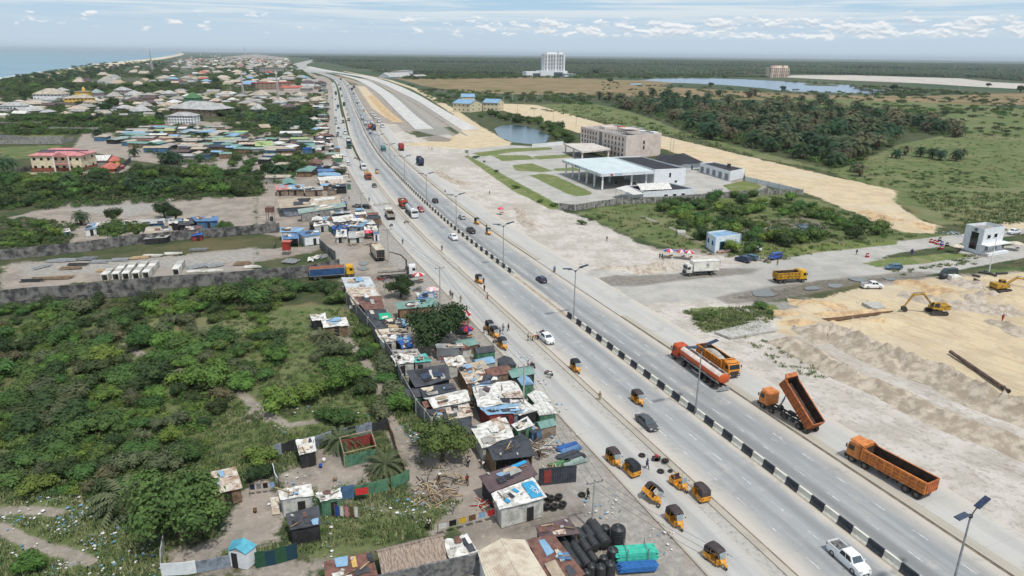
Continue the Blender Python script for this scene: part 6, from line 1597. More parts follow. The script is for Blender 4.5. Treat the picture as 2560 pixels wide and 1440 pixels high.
def facade(t,a,b,h,cols,rows,z0,dz,ww,wh,m=M_glass,name='window',skip=(),u0=0.0,u1=1.0,frame=None):
 d=b-a;rz=math.atan2(d.y,d.x);n=Vector((d.y,-d.x,0)).normalized()
 if n.dot(Vector((0,-1,0))-Vector((t.location.x,t.location.y,0)).normalized())<0:n=-n
 wm=MB();wm.box((0,0,0),(ww,.16,wh));wm=wm.mesh(name,[m])
 fm=MB()
 for s in(-1,1):fm.box((s*(ww/2+.05),0,0),(.1,.22,wh+.2));fm.box((0,0,s*(wh/2+.05)),(ww,.22,.1))
 fm=fm.mesh('frame',[frame or M_white])
 for r in range(rows):
  for i in range(cols):
   if(i,r)in skip:continue
   p=a+d*(u0+(u1-u0)*(i+.5)/cols)+n*.03-t.location;p.z=z0+r*dz
   o=link(name,wm,t,p,rz)
   if frame is not False:link('frame',fm,o)
 return n
def block(t,quad,h,m,name='wall',par=None,parapet=.8,roofm=None,z0=0.0):
 """prism on four feet with a real parapet and sunk roof"""
 c=t.location;qd=[Vector((p.x-c.x,p.y-c.y,0))for p in quad]
 if(qd[1]-qd[0]).cross(qd[2]-qd[1]).z<0:qd=qd[::-1]
 g=MB();g.prism([(p.x,p.y)for p in qd],z0,h-parapet,axis='z')
 cc=sum(qd,Vector())/4
 for i in range(4):
  a,b=qd[i],qd[(i+1)%4];ia,ib=cc+(a-cc)*.97,cc+(b-cc)*.97
  g.add([(a.x,a.y,h-parapet),(b.x,b.y,h-parapet),(b.x,b.y,h),(a.x,a.y,h),(ia.x,ia.y,h-parapet),(ib.x,ib.y,h-parapet),(ib.x,ib.y,h),(ia.x,ia.y,h)],[(0,1,2,3),(3,2,6,7),(5,4,7,6)])
 o=g.build(name,m,par or t)
 if roofm:
  g=MB();g.sheet([cc+(p-cc)*.968+Vector((0,0,h-parapet+.06))for p in qd],.05);g.build('roof',roofm,par or t)
 return o
M_tile=mat('pink_tile_cladding',S(216,202,194),S(200,184,176),.35,.7,.2,1)
a,c,b,d=rect_from([(1450,368),(1563,398),(1650,388)])
t=thing('hotel','four-storey pale pink hotel with a cluttered roof terrace','hotel',c)
H_=hfrom((1563,398),340)
block(t,[a,c,b,d],H_,M_tile,parapet=.9,roofm=RM['grey'])
fh=(H_-1.2)/4
facade(t,a,c,H_,6,4,fh*.6,fh,1.3,1.9,u0=.02,u1=.40,frame=False);facade(t,a,c,H_,6,4,fh*.6,fh,1.3,1.9,u0=.54,u1=.97,frame=False)
facade(t,a,c,H_,1,1,H_*.55,1,3.4,H_*.8,u0=.42,u1=.52,frame=False,name='glass_stair_strip',m=glassy('blue_glass',(.05,.08,.12)))
facade(t,c,b,H_,1,2,fh*1.9,fh,1.3,1.9,u0=.4,u1=.6,frame=False)
ac=a.lerp(c,.45)
g=MB();cc=(a+b)/2-c
dl=(c-a).normalized();dr=(b-c).normalized()
def at2(u,v,z=0):p=a.lerp(c,u)+(b-c)*v-c;p.z=z;return p
for u,v,sx,sy,sz,m_,nm in[(.25,.5,7,9,1.6,M_tile,'roof_house'),(.62,.6,12,9,2.2,M_tile,'terrace_room'),(.8,.35,9,6,.15,RM['dark'],'terrace_shade'),(.35,.75,4,4,1.8,RM['red'],'roof_shed'),(.52,.88,4,3,2.2,M_galv,'roof_tank'),(.64,.9,4,3,2.0,M_galv,'roof_tank'),(.9,.6,3.4,3.4,.3,WM['white'],'parasol'),(.95,.85,5,3,1.6,WM['white'],'roof_house')]:
 g=MB();p=at2(u,v,H_-.9+(sz/2 if nm not in('terrace_shade','parasol')else 2.4));g.box(p,(sx,sy,sz),rz=math.atan2(dl.y,dl.x),top=.2 if nm=='parasol' else 1);g.build(nm,m_,t)
g=MB()
for i in range(9):p=at2(.55+i*.05,.06,0);g.path([p+Vector((0,0,H_)),p+Vector((0,0,H_+1.6))],.08,4)
g.path([at2(.55,.06,H_+1.6),at2(.98,.06,H_+1.6),at2(.98,.9,H_+1.6)],.1,4);g.build('terrace_rail',M_chas,t)
pq=q('A3',700,1195,985,1165,810,1110,520,1115)
t=thing('entrance_canopy','flat-roofed pale entrance canopy in front of the hotel','canopy',(P(*pq[0],5)+P(*pq[2],5))/2);t.location.z=0
pts=[P(x,y,5.2)-t.location for x,y in pq]
g=MB();g.sheet(pts,.9);g.build('roof_slab',mat('canopy_cream',S(210,204,196),S(188,182,172),.3,.8),t)
cm=MB();cm.box((0,0,2.15),(.8,.8,4.3));cm=cm.mesh('column',[M_tile])
for p in pts:link('column',cm,t,(p.x*.92,p.y*.92,0))
link('column',cm,t,((pts[0].x+pts[3].x)*.46,(pts[0].y+pts[3].y)*.46,0))
cq_=[(1502.5,435),(1636,427.5),(1527.5,392.5),(1405,399)]
CH=7.2
t=thing('filling_station_canopy','large flat filling station canopy with a pale blue top','canopy',(P(*cq_[0],CH)+P(*cq_[2],CH))/2);t.location.z=0
pts=[P(x,y,CH)-t.location for x,y in cq_]
g=MB();g.sheet(pts,1.2);g.build('fascia',mat('fascia_white',S(216,220,222),S(196,200,204),.3,.5),t)
g=MB();cc=sum(pts,Vector())/4;g.sheet([cc+(p-cc)*.985+Vector((0,0,.04))for p in pts],.03);g.build('canopy_top',mat('canopy_blue',S(200,212,214),S(188,202,206),.2,.95),t)
g=MB()
for k in(.3,.72):g.sheet([pts[0].lerp(pts[1],k-.012)+Vector((0,0,.1)),pts[0].lerp(pts[1],k+.012)+Vector((0,0,.1)),pts[3].lerp(pts[2],k+.012)+Vector((0,0,.1)),pts[3].lerp(pts[2],k-.012)+Vector((0,0,.1))],.04)
g.build('gutter_strip',M_white,t)
cm=MB();cm.box((0,0,3.0),(.7,.7,6.0));cm=cm.mesh('column',[M_white])
for u,v in[(.06,.03),(.06,.22),(.06,.41),(.06,.6),(.06,.78),(.06,.96),(.62,.05),(.9,.05),(.5,.4),(.5,.7),(.9,.5)]:
 p=pts[0].lerp(pts[1],u).lerp(pts[3].lerp(pts[2],u),v);link('column',cm,t,(p.x,p.y,0))
for k_,(u,v)in enumerate([(.08,.12),(.08,.32),(.08,.52),(.45,.25),(.45,.55)]):
 p=pts[0].lerp(pts[1],u+.05).lerp(pts[3].lerp(pts[2],u+.05),v)+t.location;p.z=0
 o=thing('fuel_pump','dark fuel pump under the station canopy, number %d from the front'%(k_+1),'fuel pump',p,.4,'fuel pumps under the canopy');g=MB();g.box((0,0,1.1),(.8,.5,1.8));g.build('housing',M_chas,o);g=MB();g.box((0,0,.1),(2.6,1.1,.2));g.build('plinth',M_conc,o)
for(i,j),k in(((0,3),.55),((0,1),.32)):
 A_,B_=pts[i],pts[j];p=A_.lerp(B_,k);dd_=(B_-A_).normalized();n=Vector((dd_.y,-dd_.x,0));n=n if n.dot(p-cc)>0 else-n
 rr_=math.atan2(dd_.y,dd_.x)if j==1 else math.atan2(-dd_.y,-dd_.x)
 text_on(t,'FUTURE',1.0,p+n*.04-Vector((0,0,.6)),(R(90),0,rr_),M_inkb,'fascia_lettering')
 g=MB();g.box((0,0,0),(1.1,.05,.8));o=g.build('fascia_logo',mat('logo_red',S(176,50,60)),t);o.location=p+n*.05-Vector((0,0,.6))-Vector((math.cos(rr_),math.sin(rr_),0))*3.2;o.rotation_euler=(0,0,rr_)
def roofblock(name,qd,z,m,label,cat,roofm,parapet=.5):
 pts=[P(x,y,z)for x,y in qd]
 for p in pts:p.z=0
 t=thing(name,label,cat,sum(pts,Vector())/4)
 block(t,pts,z,m,parapet=parapet,roofm=roofm)
 return t,pts
ts_,fp=roofblock('station_building',[(1637,424),(1715,421),(1602,390),(1531,392)],7.6,WM['white'],'white two-storey station building with a black roof','building',RM['black'])
facade(ts_,fp[0],fp[1],7,1,1,5.0,1,.9,1.9,u0=.42,u1=.58);facade(ts_,fp[0],fp[1],7,1,1,2.0,1,1.2,1.0,u0=.6,u1=.8)
tb_,fp=roofblock('shop_building',q('A7',1315,318,1832,286,1575,226,1140,256),4.0,WM['white'],'low white shop with a curved white roof light','building',RM['black'])
facade(tb_,fp[0],fp[1],4,3,1,1.7,1,1.6,1.4,u0=.35,u1=.85)
aq=[P(x,y,4.1)-tb_.location for x,y in q('A7',1290,305,1600,290,1520,232,1200,252)]
g=MB()
def arch(u,v):p=aq[0].lerp(aq[3],u).lerp(aq[1].lerp(aq[2],u),v);return(p.x,p.y,p.z+1.5*math.sin(math.pi*u))
g.grid(arch,10,4);g.build('vaulted_roof',RM['white'],tb_)
aw=[P(x,y,3.9)for x,y in q('A7',1212,346,1318,336,1140,254,1035,282)];cc=sum(aw,Vector())/4;cc.z=0
t=thing('entrance_awning','white flat awning with blue lettering beside the shop','awning',cc);g=MB();g.sheet([p-cc for p in aw],.2);g.build('roof_slab',RM['white'],t)
g=MB();[g.tube(((p-cc).x*.95,(p-cc).y*.95,0),((p-cc).x*.95,(p-cc).y*.95,3.8),.08,n=6)for p in aw];g.build('post',M_galv,t)
for k in(.25,.7):
 g=MB();g.box((0,0,0),(1.6,.4,.04));o=g.build('sign',M_inkb,t);p=aw[0].lerp(aw[3],k)-cc;o.location=(p.x*.85,p.y*.85,3.95);o.rotation_euler=(0,0,R(-50))
shack(q('A3',1640,1322,1905,1302,1715,1213,1440,1250),3.4,'black','white','white bungalow with a black hipped roof behind the station',rise=2.6,kind='hip',name='bungalow',cat='house')
t_,L_,p_=shack(q('A3',1420,1290,1700,1330,1620,1250,1480,1225),3.2,'black','white','black-roofed wing joined to the white bungalow',rise=2.2,kind='hip',name='bungalow',cat='house')
tg_,fp=roofblock('garage_block',q('A7',1880,28,2185,112,2325,86,2010,18),4.6,WM['white'],'white garage block with five grey shutters and a black roof','garage',RM['black'])
facade(tg_,fp[0],fp[1],4,5,1,1.7,1,3.0,2.8,m=mat('shutter_grey',S(140,146,152),S(116,120,128),1,.6,corr=(2,4)),name='shutter')
g=MB();g.box((0,0,0),(1.4,1.4,1.6));o=g.build('roof_vent',M_chas,tg_);p=P(*q('A7',2170,60)[0],4.9)-tg_.location;o.location=(p.x,p.y,5.2)
tk_,fp=roofblock('kiosk_building',q('A7',1955,718,2035,770,2290,738,2125,698),4.8,mat('kiosk_white',S(224,230,234),S(204,214,222),.8,.8),'small white kiosk building with light blue trim','building',RM['lblue'])
facade(tk_,fp[0],fp[1],4,2,1,2.6,1,.8,1.2,frame=MATS['ink_blue']);facade(tk_,fp[1],fp[2],4,1,1,1.9,1,3.4,2.4,u0=.15,u1=.6,frame=MATS['ink_blue'],name='shop_front')
g=MB();g.box((0,0,.3),(5.2,1.2,.3));g.box((0,.2,.55),(5.2,.7,.25));o=g.build('step',mat('step_pink',S(190,158,146)),tk_);p=fp[1].lerp(fp[2],.38)-tk_.location;o.location=(p.x*1.12,p.y*1.12,-.1);dd_=fp[2]-fp[1];o.rotation_euler=(0,0,math.atan2(dd_.y,dd_.x))
g=MB();[g.box((fp[i].x-tk_.location.x,fp[i].y-tk_.location.y,2.4),(.35,.35,4.7))for i in(0,1,2)];g.build('corner_trim',RM['lblue'],tk_)
GH=hfrom((2441,636),572)
tw_,fp=roofblock('gatehouse',q('A8',1985,640,2172,690,2378,660,2190,620),GH,WM['white'],'tall white gatehouse with a dark vertical window strip','gatehouse',RM['grey'],.9)
facade(tw_,fp[0],fp[1],GH,1,1,GH*.47,1,2.6,GH*.66,u0=.4,u1=.75,name='window_strip');facade(tw_,fp[1],fp[2],GH,2,1,GH*.68,1,1.5,1.2,u0=.1,u1=.75);facade(tw_,fp[1],fp[2],GH,2,1,GH*.22,1,1.5,1.3,u0=.05,u1=.9)
dd_=(fp[1]-fp[0]);n=Vector((dd_.y,-dd_.x,0)).normalized();
if n.y>0:n=-n
g=MB();M_=Matrix.Rotation(R(90),4,'X');g.lathe([(.45,0),(.6,0),(.6,.03),(.45,.03)],20,0,M_);g.box((0,0,0),(.7,.05,.16));g.box((0,0,0),(.16,.05,.7));o=g.build('emblem',M_ink,tw_);p=fp[0].lerp(fp[1],.57)+n*.08-tw_.location;o.location=(p.x,p.y,GH*.89);o.rotation_euler=(0,0,math.atan2(dd_.y,dd_.x))
dd_=(fp[2]-fp[1]);n2=Vector((dd_.y,-dd_.x,0)).normalized();n2=n2 if n2 .y<0 else-n2
g=MB();g.box((0,0,0),(dd_.length+1.5,2.4,.18));o=g.build('entrance_hood',WM['white'],tw_);p=fp[1].lerp(fp[2],.5)+n2*1.2-tw_.location;o.location=(p.x,p.y,GH*.4);o.rotation_euler=(0,0,math.atan2(dd_.y,dd_.x))
g=MB();g.box((0,0,.4),(dd_.length,2.6,.8));o=g.build('entrance_plinth',WM['white'],tw_);o.location=(p.x,p.y,0);o.rotation_euler=(0,0,math.atan2(dd_.y,dd_.x))
t=thing('flood_light_pole','tall white leaning light pole in front of the gatehouse','light pole',P(2472,680));g=MB();g.lathe([(.14,0),(.08,9.5)],8);g.build('pole',M_white,t);g=MB();g.path([(0,0,9.4),(-1.6,.4,10.2),(-3.0,.7,10.6)],.06,5);g.build('arm',M_white,t)
def hz_(Ax,Ay,Bx,By,z='A1'):return q(z,Ax,Ay,Bx,By)
HS=[('A1',330,1395,830,1395,14,7.6,'pink','cream','two-storey cream house with a pink roof and solar panels','hip',2.6,7,2),('A1',860,1350,1080,1345,14,3.2,'white','grey','long white roof next to the pink-roofed house','gable',1.6,0,1),('A1',1095,1350,1200,1345,8,3.0,'red','yellow','small yellow gatehouse with a coral roof','hip',2.0,1,1),('A1',975,1400,1150,1400,10,1.6,'red','brick','low coral roof in front of the yellow gatehouse','hip',2.2,0,1),('A1',335,680,620,680,22,6.5,'ltan','white','big two-storey building with a wide beige hipped roof','hip',6,8,2),('A1',550,640,660,640,14,6.5,'lgrey','grey','grey tower-like house behind the beige roof','hip',3.5,3,2),('A1',650,722,960,715,14,6.0,'ltan','yellow','long yellow two-storey block','hip',2.0,8,2),('A1',180,760,510,752,16,3.5,'ltan','grey','long grey-roofed hall left of the dark tree','hip',3,0,1),('A1',0,795,270,790,14,5.0,'lgrey','white','long white hall at the left edge','hip',3,8,1),('A1',220,830,440,815,14,3.0,'lgrey','grey','warehouse with a plain silver roof','gable',3,0,1),('A1',560,850,720,848,12,1.5,'ltan','grey','white hipped roof standing alone in the bushes','hip',3,0,1),('A1',755,655,890,655,16,6.5,'tan','yellow','ochre church with a small cupola','flat',2,0,1),('A1',905,650,1005,650,14,5.0,'sage','grey','green pyramid-roofed house near the ochre church','hip',4.5,3,1),('A1',1140,630,1290,630,15,6.0,'lgrey','grey','two-storey house with a pale hipped roof, upper centre','hip',4,4,2),('A1',1290,660,1440,655,14,3.5,'lgrey','white','white bungalow beside the two-storey pale house','hip',5,0,1),('A1',1080,672,1240,668,14,3.2,'grey','grey','grey ridged bungalow with several gables','hip',5,0,1),('A1',1625,645,1780,642,14,3.5,'lgrey','grey','wide grey bungalow behind the dark green house','hip',3.5,0,1),('A1',1845,720,1970,722,14,6.5,'green','green','dark green house with a steep dark roof','hip',6,2,2),('A1',1395,768,1530,765,12,2.8,'grey','grey','grey bungalow roof left of the white courtyard building','hip',4,0,1),('A1',1340,830,1530,822,14,3.2,'lgrey','grey','hipped grey bungalow above the leafy palms','hip',5,0,1),('A1',1590,770,1790,765,14,2.6,'tan','grey','brownish bungalow roof in the middle of the town','hip',3.6,0,1),('A1',1700,830,2130,850,26,6.2,'lgrey','mud','large building with a broad white hipped roof','hip',6,8,2),('A1',1690,920,1940,922,13,6.4,'lgrey','white','three-storey unfinished block in front of the broad white roof','hip',2.6,9,3),('A1',1080,810,1170,808,9,4.0,'lgrey','white','little white house among the palms','flat',1,2,1),('A1',1200,862,1280,860,9,2.6,'grey','mud','tiny grey hut beside the dirt track','gable',1,0,1),('A2',0,580,395,570,16,10,'red','mud','three-storey tan block with a pink roof near the radio mast','flat',1,9,3),('A2',280,590,550,582,14,4.5,'red','pinkish','coral-roofed building beside the tan block','hip',2.5,0,1),('A2',40,412,280,408,20,13,'grey','grey','grey four-storey frame building far up the town','flat',1,8,4),('A2',0,665,150,662,18,4,'ltan','white','broad cream roof left of the radio mast','hip',6,0,1),('A2',400,665,520,662,14,3.5,'ltan','white','pale hipped house right of the radio mast','hip',4,0,1),('A2',180,715,330,712,14,2.6,'ltan','grey','wide grey-cream roof below the radio mast','hip',4,0,1),('A2',330,715,540,712,14,2.6,'grey','grey','long grey roof below the radio mast','hip',3.6,0,1),('A2',0,805,110,800,14,2.6,'lgrey','grey','grey-white ridged roof at the upper palm grove','hip',5,0,1),('A2',280,775,420,772,14,2.2,'brown','brick','reddish brown hipped roof above the palm grove','hip',3.4,0,1),('A2',310,1000,435,998,9,2.4,'lgrey','mud','white gabled hut in the palm grove','gable',1.6,0,1),('A2',50,990,150,985,9,2.4,'tan','mud','dull gabled hut in the palm grove','gable',2,0,1),('A2',245,1050,455,1048,7,2.6,'white','zinc','long white roof between the palms','gable',1.0,0,1),('A2',0,1190,170,1185,12,3.0,'lime','grey','lime green roofed shed beside the palms','gable',2,0,1),('A2',490,1190,590,1188,9,2.6,'teal','mud','teal-roofed hut next to the blue container','gable',1.4,0,1),('A2',475,1235,565,1232,5,3.2,'bright','blue','bright blue container among the palms','flat',1,0,1),('A2',1970,795,2140,805,22,8.5,'lblue','cream','cream house with a light blue gabled roof by the new road','gable',3.2,4,2),('A2',2060,720,2190,720,16,8.0,'lblue','cream','rear cream house with a light blue roof','gable',3.2,0,1),('A2',2150,790,2260,785,14,6.0,'lblue','grey','link building with a light blue roof','gable',1.6,0,1),('A2',2270,790,2420,795,20,8.5,'lblue','cream','right-hand cream house with a light blue gabled roof','gable',3.2,4,2),('A2',1340,466,1560,462,45,3.5,'lgrey','white','large white marquee hall beyond the new carriageways','gable',9,0,1),('A2',1430,440,1570,425,20,11,'lgrey','white','white block behind the marquee hall','flat',1,0,1),('A2',1600,465,1710,460,20,5,'lgrey','mud','low pale sheds right of the marquee hall','gable',3,0,1),('A3',530,455,640,455,40,9,'lgrey','white','white annex beside the tower block','flat',1,0,1),]
for z_,ax,ay,bx_,by,dp,h_,rf,wl,lab,kd,rs_,wn,rw_ in HS:
 A_,B_=q(z_,ax,ay,bx_,by)
 t=house(A_,B_,dp,h_,rf,wl,lab,kd,rs_,wins=wn,rows=rw_,name='container' if 'container' in lab else('church' if 'church' in lab else 'house'),cat='container' if 'container' in lab else('church' if 'church' in lab else 'house'))
 if 'solar panels' in lab:
  W_=(P(*A_)-P(*B_)).length
  pm=MB();pm.box((0,0,0),(1.9,1.1,.06));pm=pm.mesh('solar_panel',[M_solar]);sl2=math.atan2(2.6,7.6)
  for r_,n_,x0 in((0,11,-7.6),(1,4,-8.2)):
   for i in range(n_):link('solar_panel',pm,t,(x0+i*2.0,-2.9-r_*1.5+.2,7.6+(7.6-2.7-r_*1.5)/7.6*2.6+.1-.0),0).rotation_euler=(sl2,0,0)
  g=MB();g.box((3.2,-7.9,3.7),(7.4,1.6,.25));g.box((3.2,-7.9,7.3),(7.4,1.6,.3));g.prism([(-.8,7.45),(7.2,7.45),(3.2,9.4)],-8.7,-4);g.build('porch',RM['pink'],t)
  g=MB();[g.box((x_,-8.5,3.6),(.5,.5,7.3))for x_ in(-.2,6.6)];g.build('porch_column',M_white,t)
  g=MB();g.box((0,-.01,.9),(W_+.06,14.1,1.8));g.build('plinth_band',WM['brick'],t)
 if 'cupola' in lab:g=MB();g.lathe([(2,6.4),(2,9),(1.6,10.5),(.1,12.5)],8);g.build('cupola',WM['yellow'],t)
placed=[tuple(P(*q(z_,ax,ay,bx_,by)[0])[:2])for z_,ax,ay,bx_,by,*_ in HS]
def inside(pt,poly):
 x,y=pt;r=False
 for i in range(len(poly)):
  (x1,y1),(x2,y2)=poly[i],poly[i-1]
  if(y1>y)!=(y2>y)and x<x1+(y-y1)*(x2-x1)/(y2-y1):r=not r
 return r
def scatter(poly,n,dmin,avoid=(),keep=None,tries=60,grow_far=0.0):
 """world points inside a pixel polygon, evenly spread over the picture"""
 out=[];xs=[p[0]for p in poly];ys=[p[1]for p in poly]
 for _ in range(n*tries):
  if len(out)>=n:break
  p=(rng.uniform(min(xs),max(xs)),rng.uniform(min(ys),max(ys)))
  if not inside(p,poly)or any(inside(p,a)for a in avoid):continue
  w_=P(*p);dm=dmin*(1+grow_far*w_.y/400)
  if any(abs(w_.x-o.x)<dm and(w_-o).length<dm for o in out):continue
  if keep and any(math.hypot(w_.x-k[0],w_.y-k[1])<dm for k in keep):continue
  out.append(w_)
 return out
def cheap_house(w_,rz,W_,D_,h_,rf,wl,label,group,kind,rise):
 t=thing('house',label,'house',w_,rz,group)
 key=(round(W_),round(D_),rf,wl,kind,round(h_))
 if key not in HC:
  g=MB();g.box((0,0,h_/2),(W_,D_,h_));a_=g.mesh('wall',[WM[wl]])
  g=MB();ox,oy=W_*.54,D_*.56;k=max(ox*.05,ox-oy)if kind=='hip' else ox
  g.add([(-ox,-oy,h_),(ox,-oy,h_),(ox,oy,h_),(-ox,oy,h_),(-k,0,h_+rise),(k,0,h_+rise)],[(0,1,5,4),(1,2,5),(2,3,4,5),(3,0,4),(3,2,1,0)])
  HC[key]=(a_,g.mesh('roof',[RM[rf]]))
 link('wall',HC[key][0],t);link('roof',HC[key][1],t)
 return t
HC={}
hue=dict(ltan='beige',lgrey='silver-grey',grey='grey',white='white',red='coral',rustw='rust-stained',tan='tan',lblue='light blue',brown='brown',teal='teal',blue='blue',rust='rusty',felt='charcoal',lime='lime green',sage='grey-green',dark='dark',bright='bright blue')
def town(poly,n,dmin,pal,sz,h0,rise,where,group,kinds=('hip','hip','gable'),ang=0.0,gf=0.0,avoid=()):
 for w_ in scatter(poly,n,dmin,avoid,placed,40,gf):
  rf=rng.choice(pal);W_=rng.choice(sz);kd=rng.choice(kinds)
  cheap_house(w_,ang+rng.choice((0,0,math.pi/2))+rng.uniform(-.12,.12),W_,rng.choice((.55,.7))*W_,h0,rf,rng.choice(('grey','white','mud','cream')),'%s roofed %s %s'%(hue[rf],{'hip':'hipped house','gable':'gabled house'}[kd],where),group,kd,rise*W_/14)
  placed.append((w_.x,w_.y))
TP=['ltan','lgrey','grey','grey','rustw','tan','brown','ltan']
town([(0,262),(110,252),(330,236),(480,232),(640,238),(790,250),(810,262),(600,272),(460,290),(360,296),(270,300),(120,290),(0,298)],95,11,TP+['white'],(9,12,16),3.0,2.4,'in the dense middle quarter of the town','houses in the middle quarter',gf=.3)
town([(400,196),(560,178),(700,185),(800,205),(815,232),(640,225),(560,215),(420,216)],70,19,TP+['red','lblue','white'],(12,16,22),4.5,3,'in the upper town near the highway bend','houses in the upper town',gf=.1)
town([(470,144),(560,136),(640,138),(720,150),(720,172),(640,178),(520,176),(430,176),(430,160)],120,26,TP+['lgrey','white','red'],(14,18,22),6,3,'in the hazy far end of the coastal town','houses at the far end of the town',gf=.05)
town([(230,165),(400,160),(420,190),(300,200),(220,196)],14,30,TP,(16,20),4,4,'half hidden in the trees near the shore','houses in the shore trees')
town([(150,200),(300,206),(520,196),(560,205),(420,222),(200,214)],12,22,TP,(16,20),4,4,'behind the green belt','houses behind the green belt')
SP_=['white','grey','lgrey','lblue','sage','tan','teal','rust','felt','dark','rustw','brown','lime','sage','grey','ltan']
def shanty(poly,n,dmin,where,group,sizes=(6,8,10,13)):
 for w_ in scatter(poly,n,dmin,(),placed,60):
  rf=rng.choice(SP_);W_=rng.choice(sizes)
  o=cheap_house(w_,rng.uniform(-.25,.25)+rng.choice((0,0,1.57)),W_,W_*rng.choice((.5,.7)),2.5,rf,rng.choice(('mud','wood','dark','blue','grey')),'%s roofed shanty hut %s'%(hue[rf],where),group,'gable',.8)
  o['category']='shack';o.name='shack';placed.append((w_.x,w_.y))
shanty([(290,330),(420,318),(560,326),(640,342),(560,400),(460,400),(360,372),(240,352)],75,6.2,'in the colourful settlement','huts of the colourful settlement')
shanty([(520,345),(640,352),(800,355),(800,390),(640,385),(540,378)],30,7,'at the right side of the colourful settlement','huts right of the settlement')
shanty([(640,405),(700,395),(830,390),(840,420),(760,470),(690,470)],10,8,'under the palms near the car yard','huts under the roadside palms')
shanty([(780,300),(812,296),(822,380),(800,384)],26,5,'in the roadside stall strip','stalls of the roadside strip',(5,6,8))
shanty([(800,214),(816,214),(814,296),(792,296)],30,9,'in the far roadside stall strip','stalls of the far roadside strip',(6,8,10))
def mast(px,base,top,lab):
 h=hfrom((px,base),top);t=thing('radio_mast',lab,'radio mast',P(px,base));g=MB();w0=h*.05
 n=12
 for k in range(4):
  a=lambda i:Vector((math.cos(k*1.571+.785)*w0*(1-.85*i/n),math.sin(k*1.571+.785)*w0*(1-.85*i/n),h*i/n));b=lambda i:Vector((math.cos(k*1.571+2.356)*w0*(1-.85*i/n),math.sin(k*1.571+2.356)*w0*(1-.85*i/n),h*i/n))
  r_=max(.12,P(px,base).length*.00028)
  for i in range(n):g.tube(a(i),a(i+1),r_,n=4,cap=False);g.tube(a(i),b(i+1),r_*.6,n=4,cap=False);g.tube(a(i),b(i),r_*.6,n=4,cap=False)
 g.build('lattice',mat('mast_paint',(.45,.4,.4),(.5,.5,.5),.1,.6),t)
 g=MB();[g.box((math.cos(i*2.1)*w0*.5,math.sin(i*2.1)*w0*.5,h*.93),(.9,.5,2.2))for i in range(3)];g.build('antenna',M_white,t)
for a in[(381,177,122,'thin lattice radio mast rising above the shore trees'),(447,136,120,'faint lattice radio mast near the beach'),(613,140,119,'slim lattice radio mast at the far end of the town'),(697,262,176,'tall lattice radio mast beside the tan block'),(608,234,175,'lattice radio mast in the middle of the town'),(1573,139,123,'hair-thin mast on the right horizon'),(502,139,127,'tiny mast on the left horizon')]:mast(*a)
def slab_tower(px0,px1,base,top,floors,bays,depth,lab,wallm,z0=0.0,podium=None):
 a,b=P(px0,base),P(px1,base);h=hfrom(((px0+px1)/2,base),top);W_=(b-a).length;c=(a+b)/2+Vector((0,depth/2,0));t=thing('tower_block',lab,'tower block',c,math.atan2(b.y-a.y,b.x-a.x))
 g=MB();fh_=(h-z0)/floors
 g.box((0,0,h/2),(W_*.9,depth*.9,h));g.build('core',M_glass,t)
 g=MB()
 for i in range(floors+1):g.box((0,0,z0+i*fh_+.02),(W_,depth,fh_*.42))
 g.build('floor_slabs',wallm,t)
 g=MB()
 for i in range(bays+1):
  x_=-W_/2+W_*i/bays
  for s in(-1,1):g.box((x_,s*depth*.495,z0+(h-z0)/2),(W_/bays*(.45 if i%3==1 else.18),depth*.03,h-z0))
 for s in(-1,1):g.box((s*W_*.495,0,z0+(h-z0)/2),(W_*.02,depth*.5,h-z0))
 g.build('columns',wallm,t)
 g=MB();g.box((-W_*.1,0,h+fh_*.9),(W_*.5,depth*.5,fh_*1.6));g.box((W_*.36,0,h+fh_*.9),(W_*.22,depth*.5,fh_*1.6));g.build('roof_rooms',wallm,t)
 return t,W_,h
TWm=WM['white']
t,W_,h=slab_tower(1357,1406,193,136,12,7,24,'white high-rise block on a glazed podium',TWm,z0=16)
g=MB();g.box((-5,-6,8),(W_*1.35,34,16));g.box((-W_*1.05,-4,7),(W_*.8,30,14));g.build('podium',TWm,t)
g=MB();g.box((-W_*.95,-19.2,5.5),(W_*.35,.6,9));g.build('podium_glazing',M_glassb,t);g=MB();g.box((W_*.12,-23.2,7),(W_*.45,.6,11));g.build('podium_glazing',M_glassb,t)
slab_tower(1923,1968,194,170,7,9,22,'cream apartment block standing by the lake',mat('lake_block',S(224,206,190),S(206,184,170),.05,.8))
def leafm(name,c,c2,sc=.5,rnd=.35):
 m=mat('leaf_'+name,S(*c),S(*c2),sc,.75,rnd=rnd,lo=.35,hi=.65,world=False,spec=.25)
 b=m.node_tree.nodes['Principled BSDF']
 return m
LG=leafm('green',(80,106,54),(58,82,42),rnd=.3);LB=leafm('bright',(98,126,56),(72,98,46),rnd=.3);LD=leafm('dark',(58,76,42),(44,62,36),rnd=.25);LO=leafm('olive',(92,100,70),(72,82,58),rnd=.2);LR=leafm('brown',(102,96,68),(80,82,58),rnd=.15)
PG=leafm('palm',(58,86,56),(40,64,44));PO=leafm('palm_dry',(112,106,80),(84,84,64));DRY=leafm('dead_frond',(122,100,80),(94,78,64));M_bark=mat('bark',S(104,92,78),S(74,64,54),4,.95,.4,12)
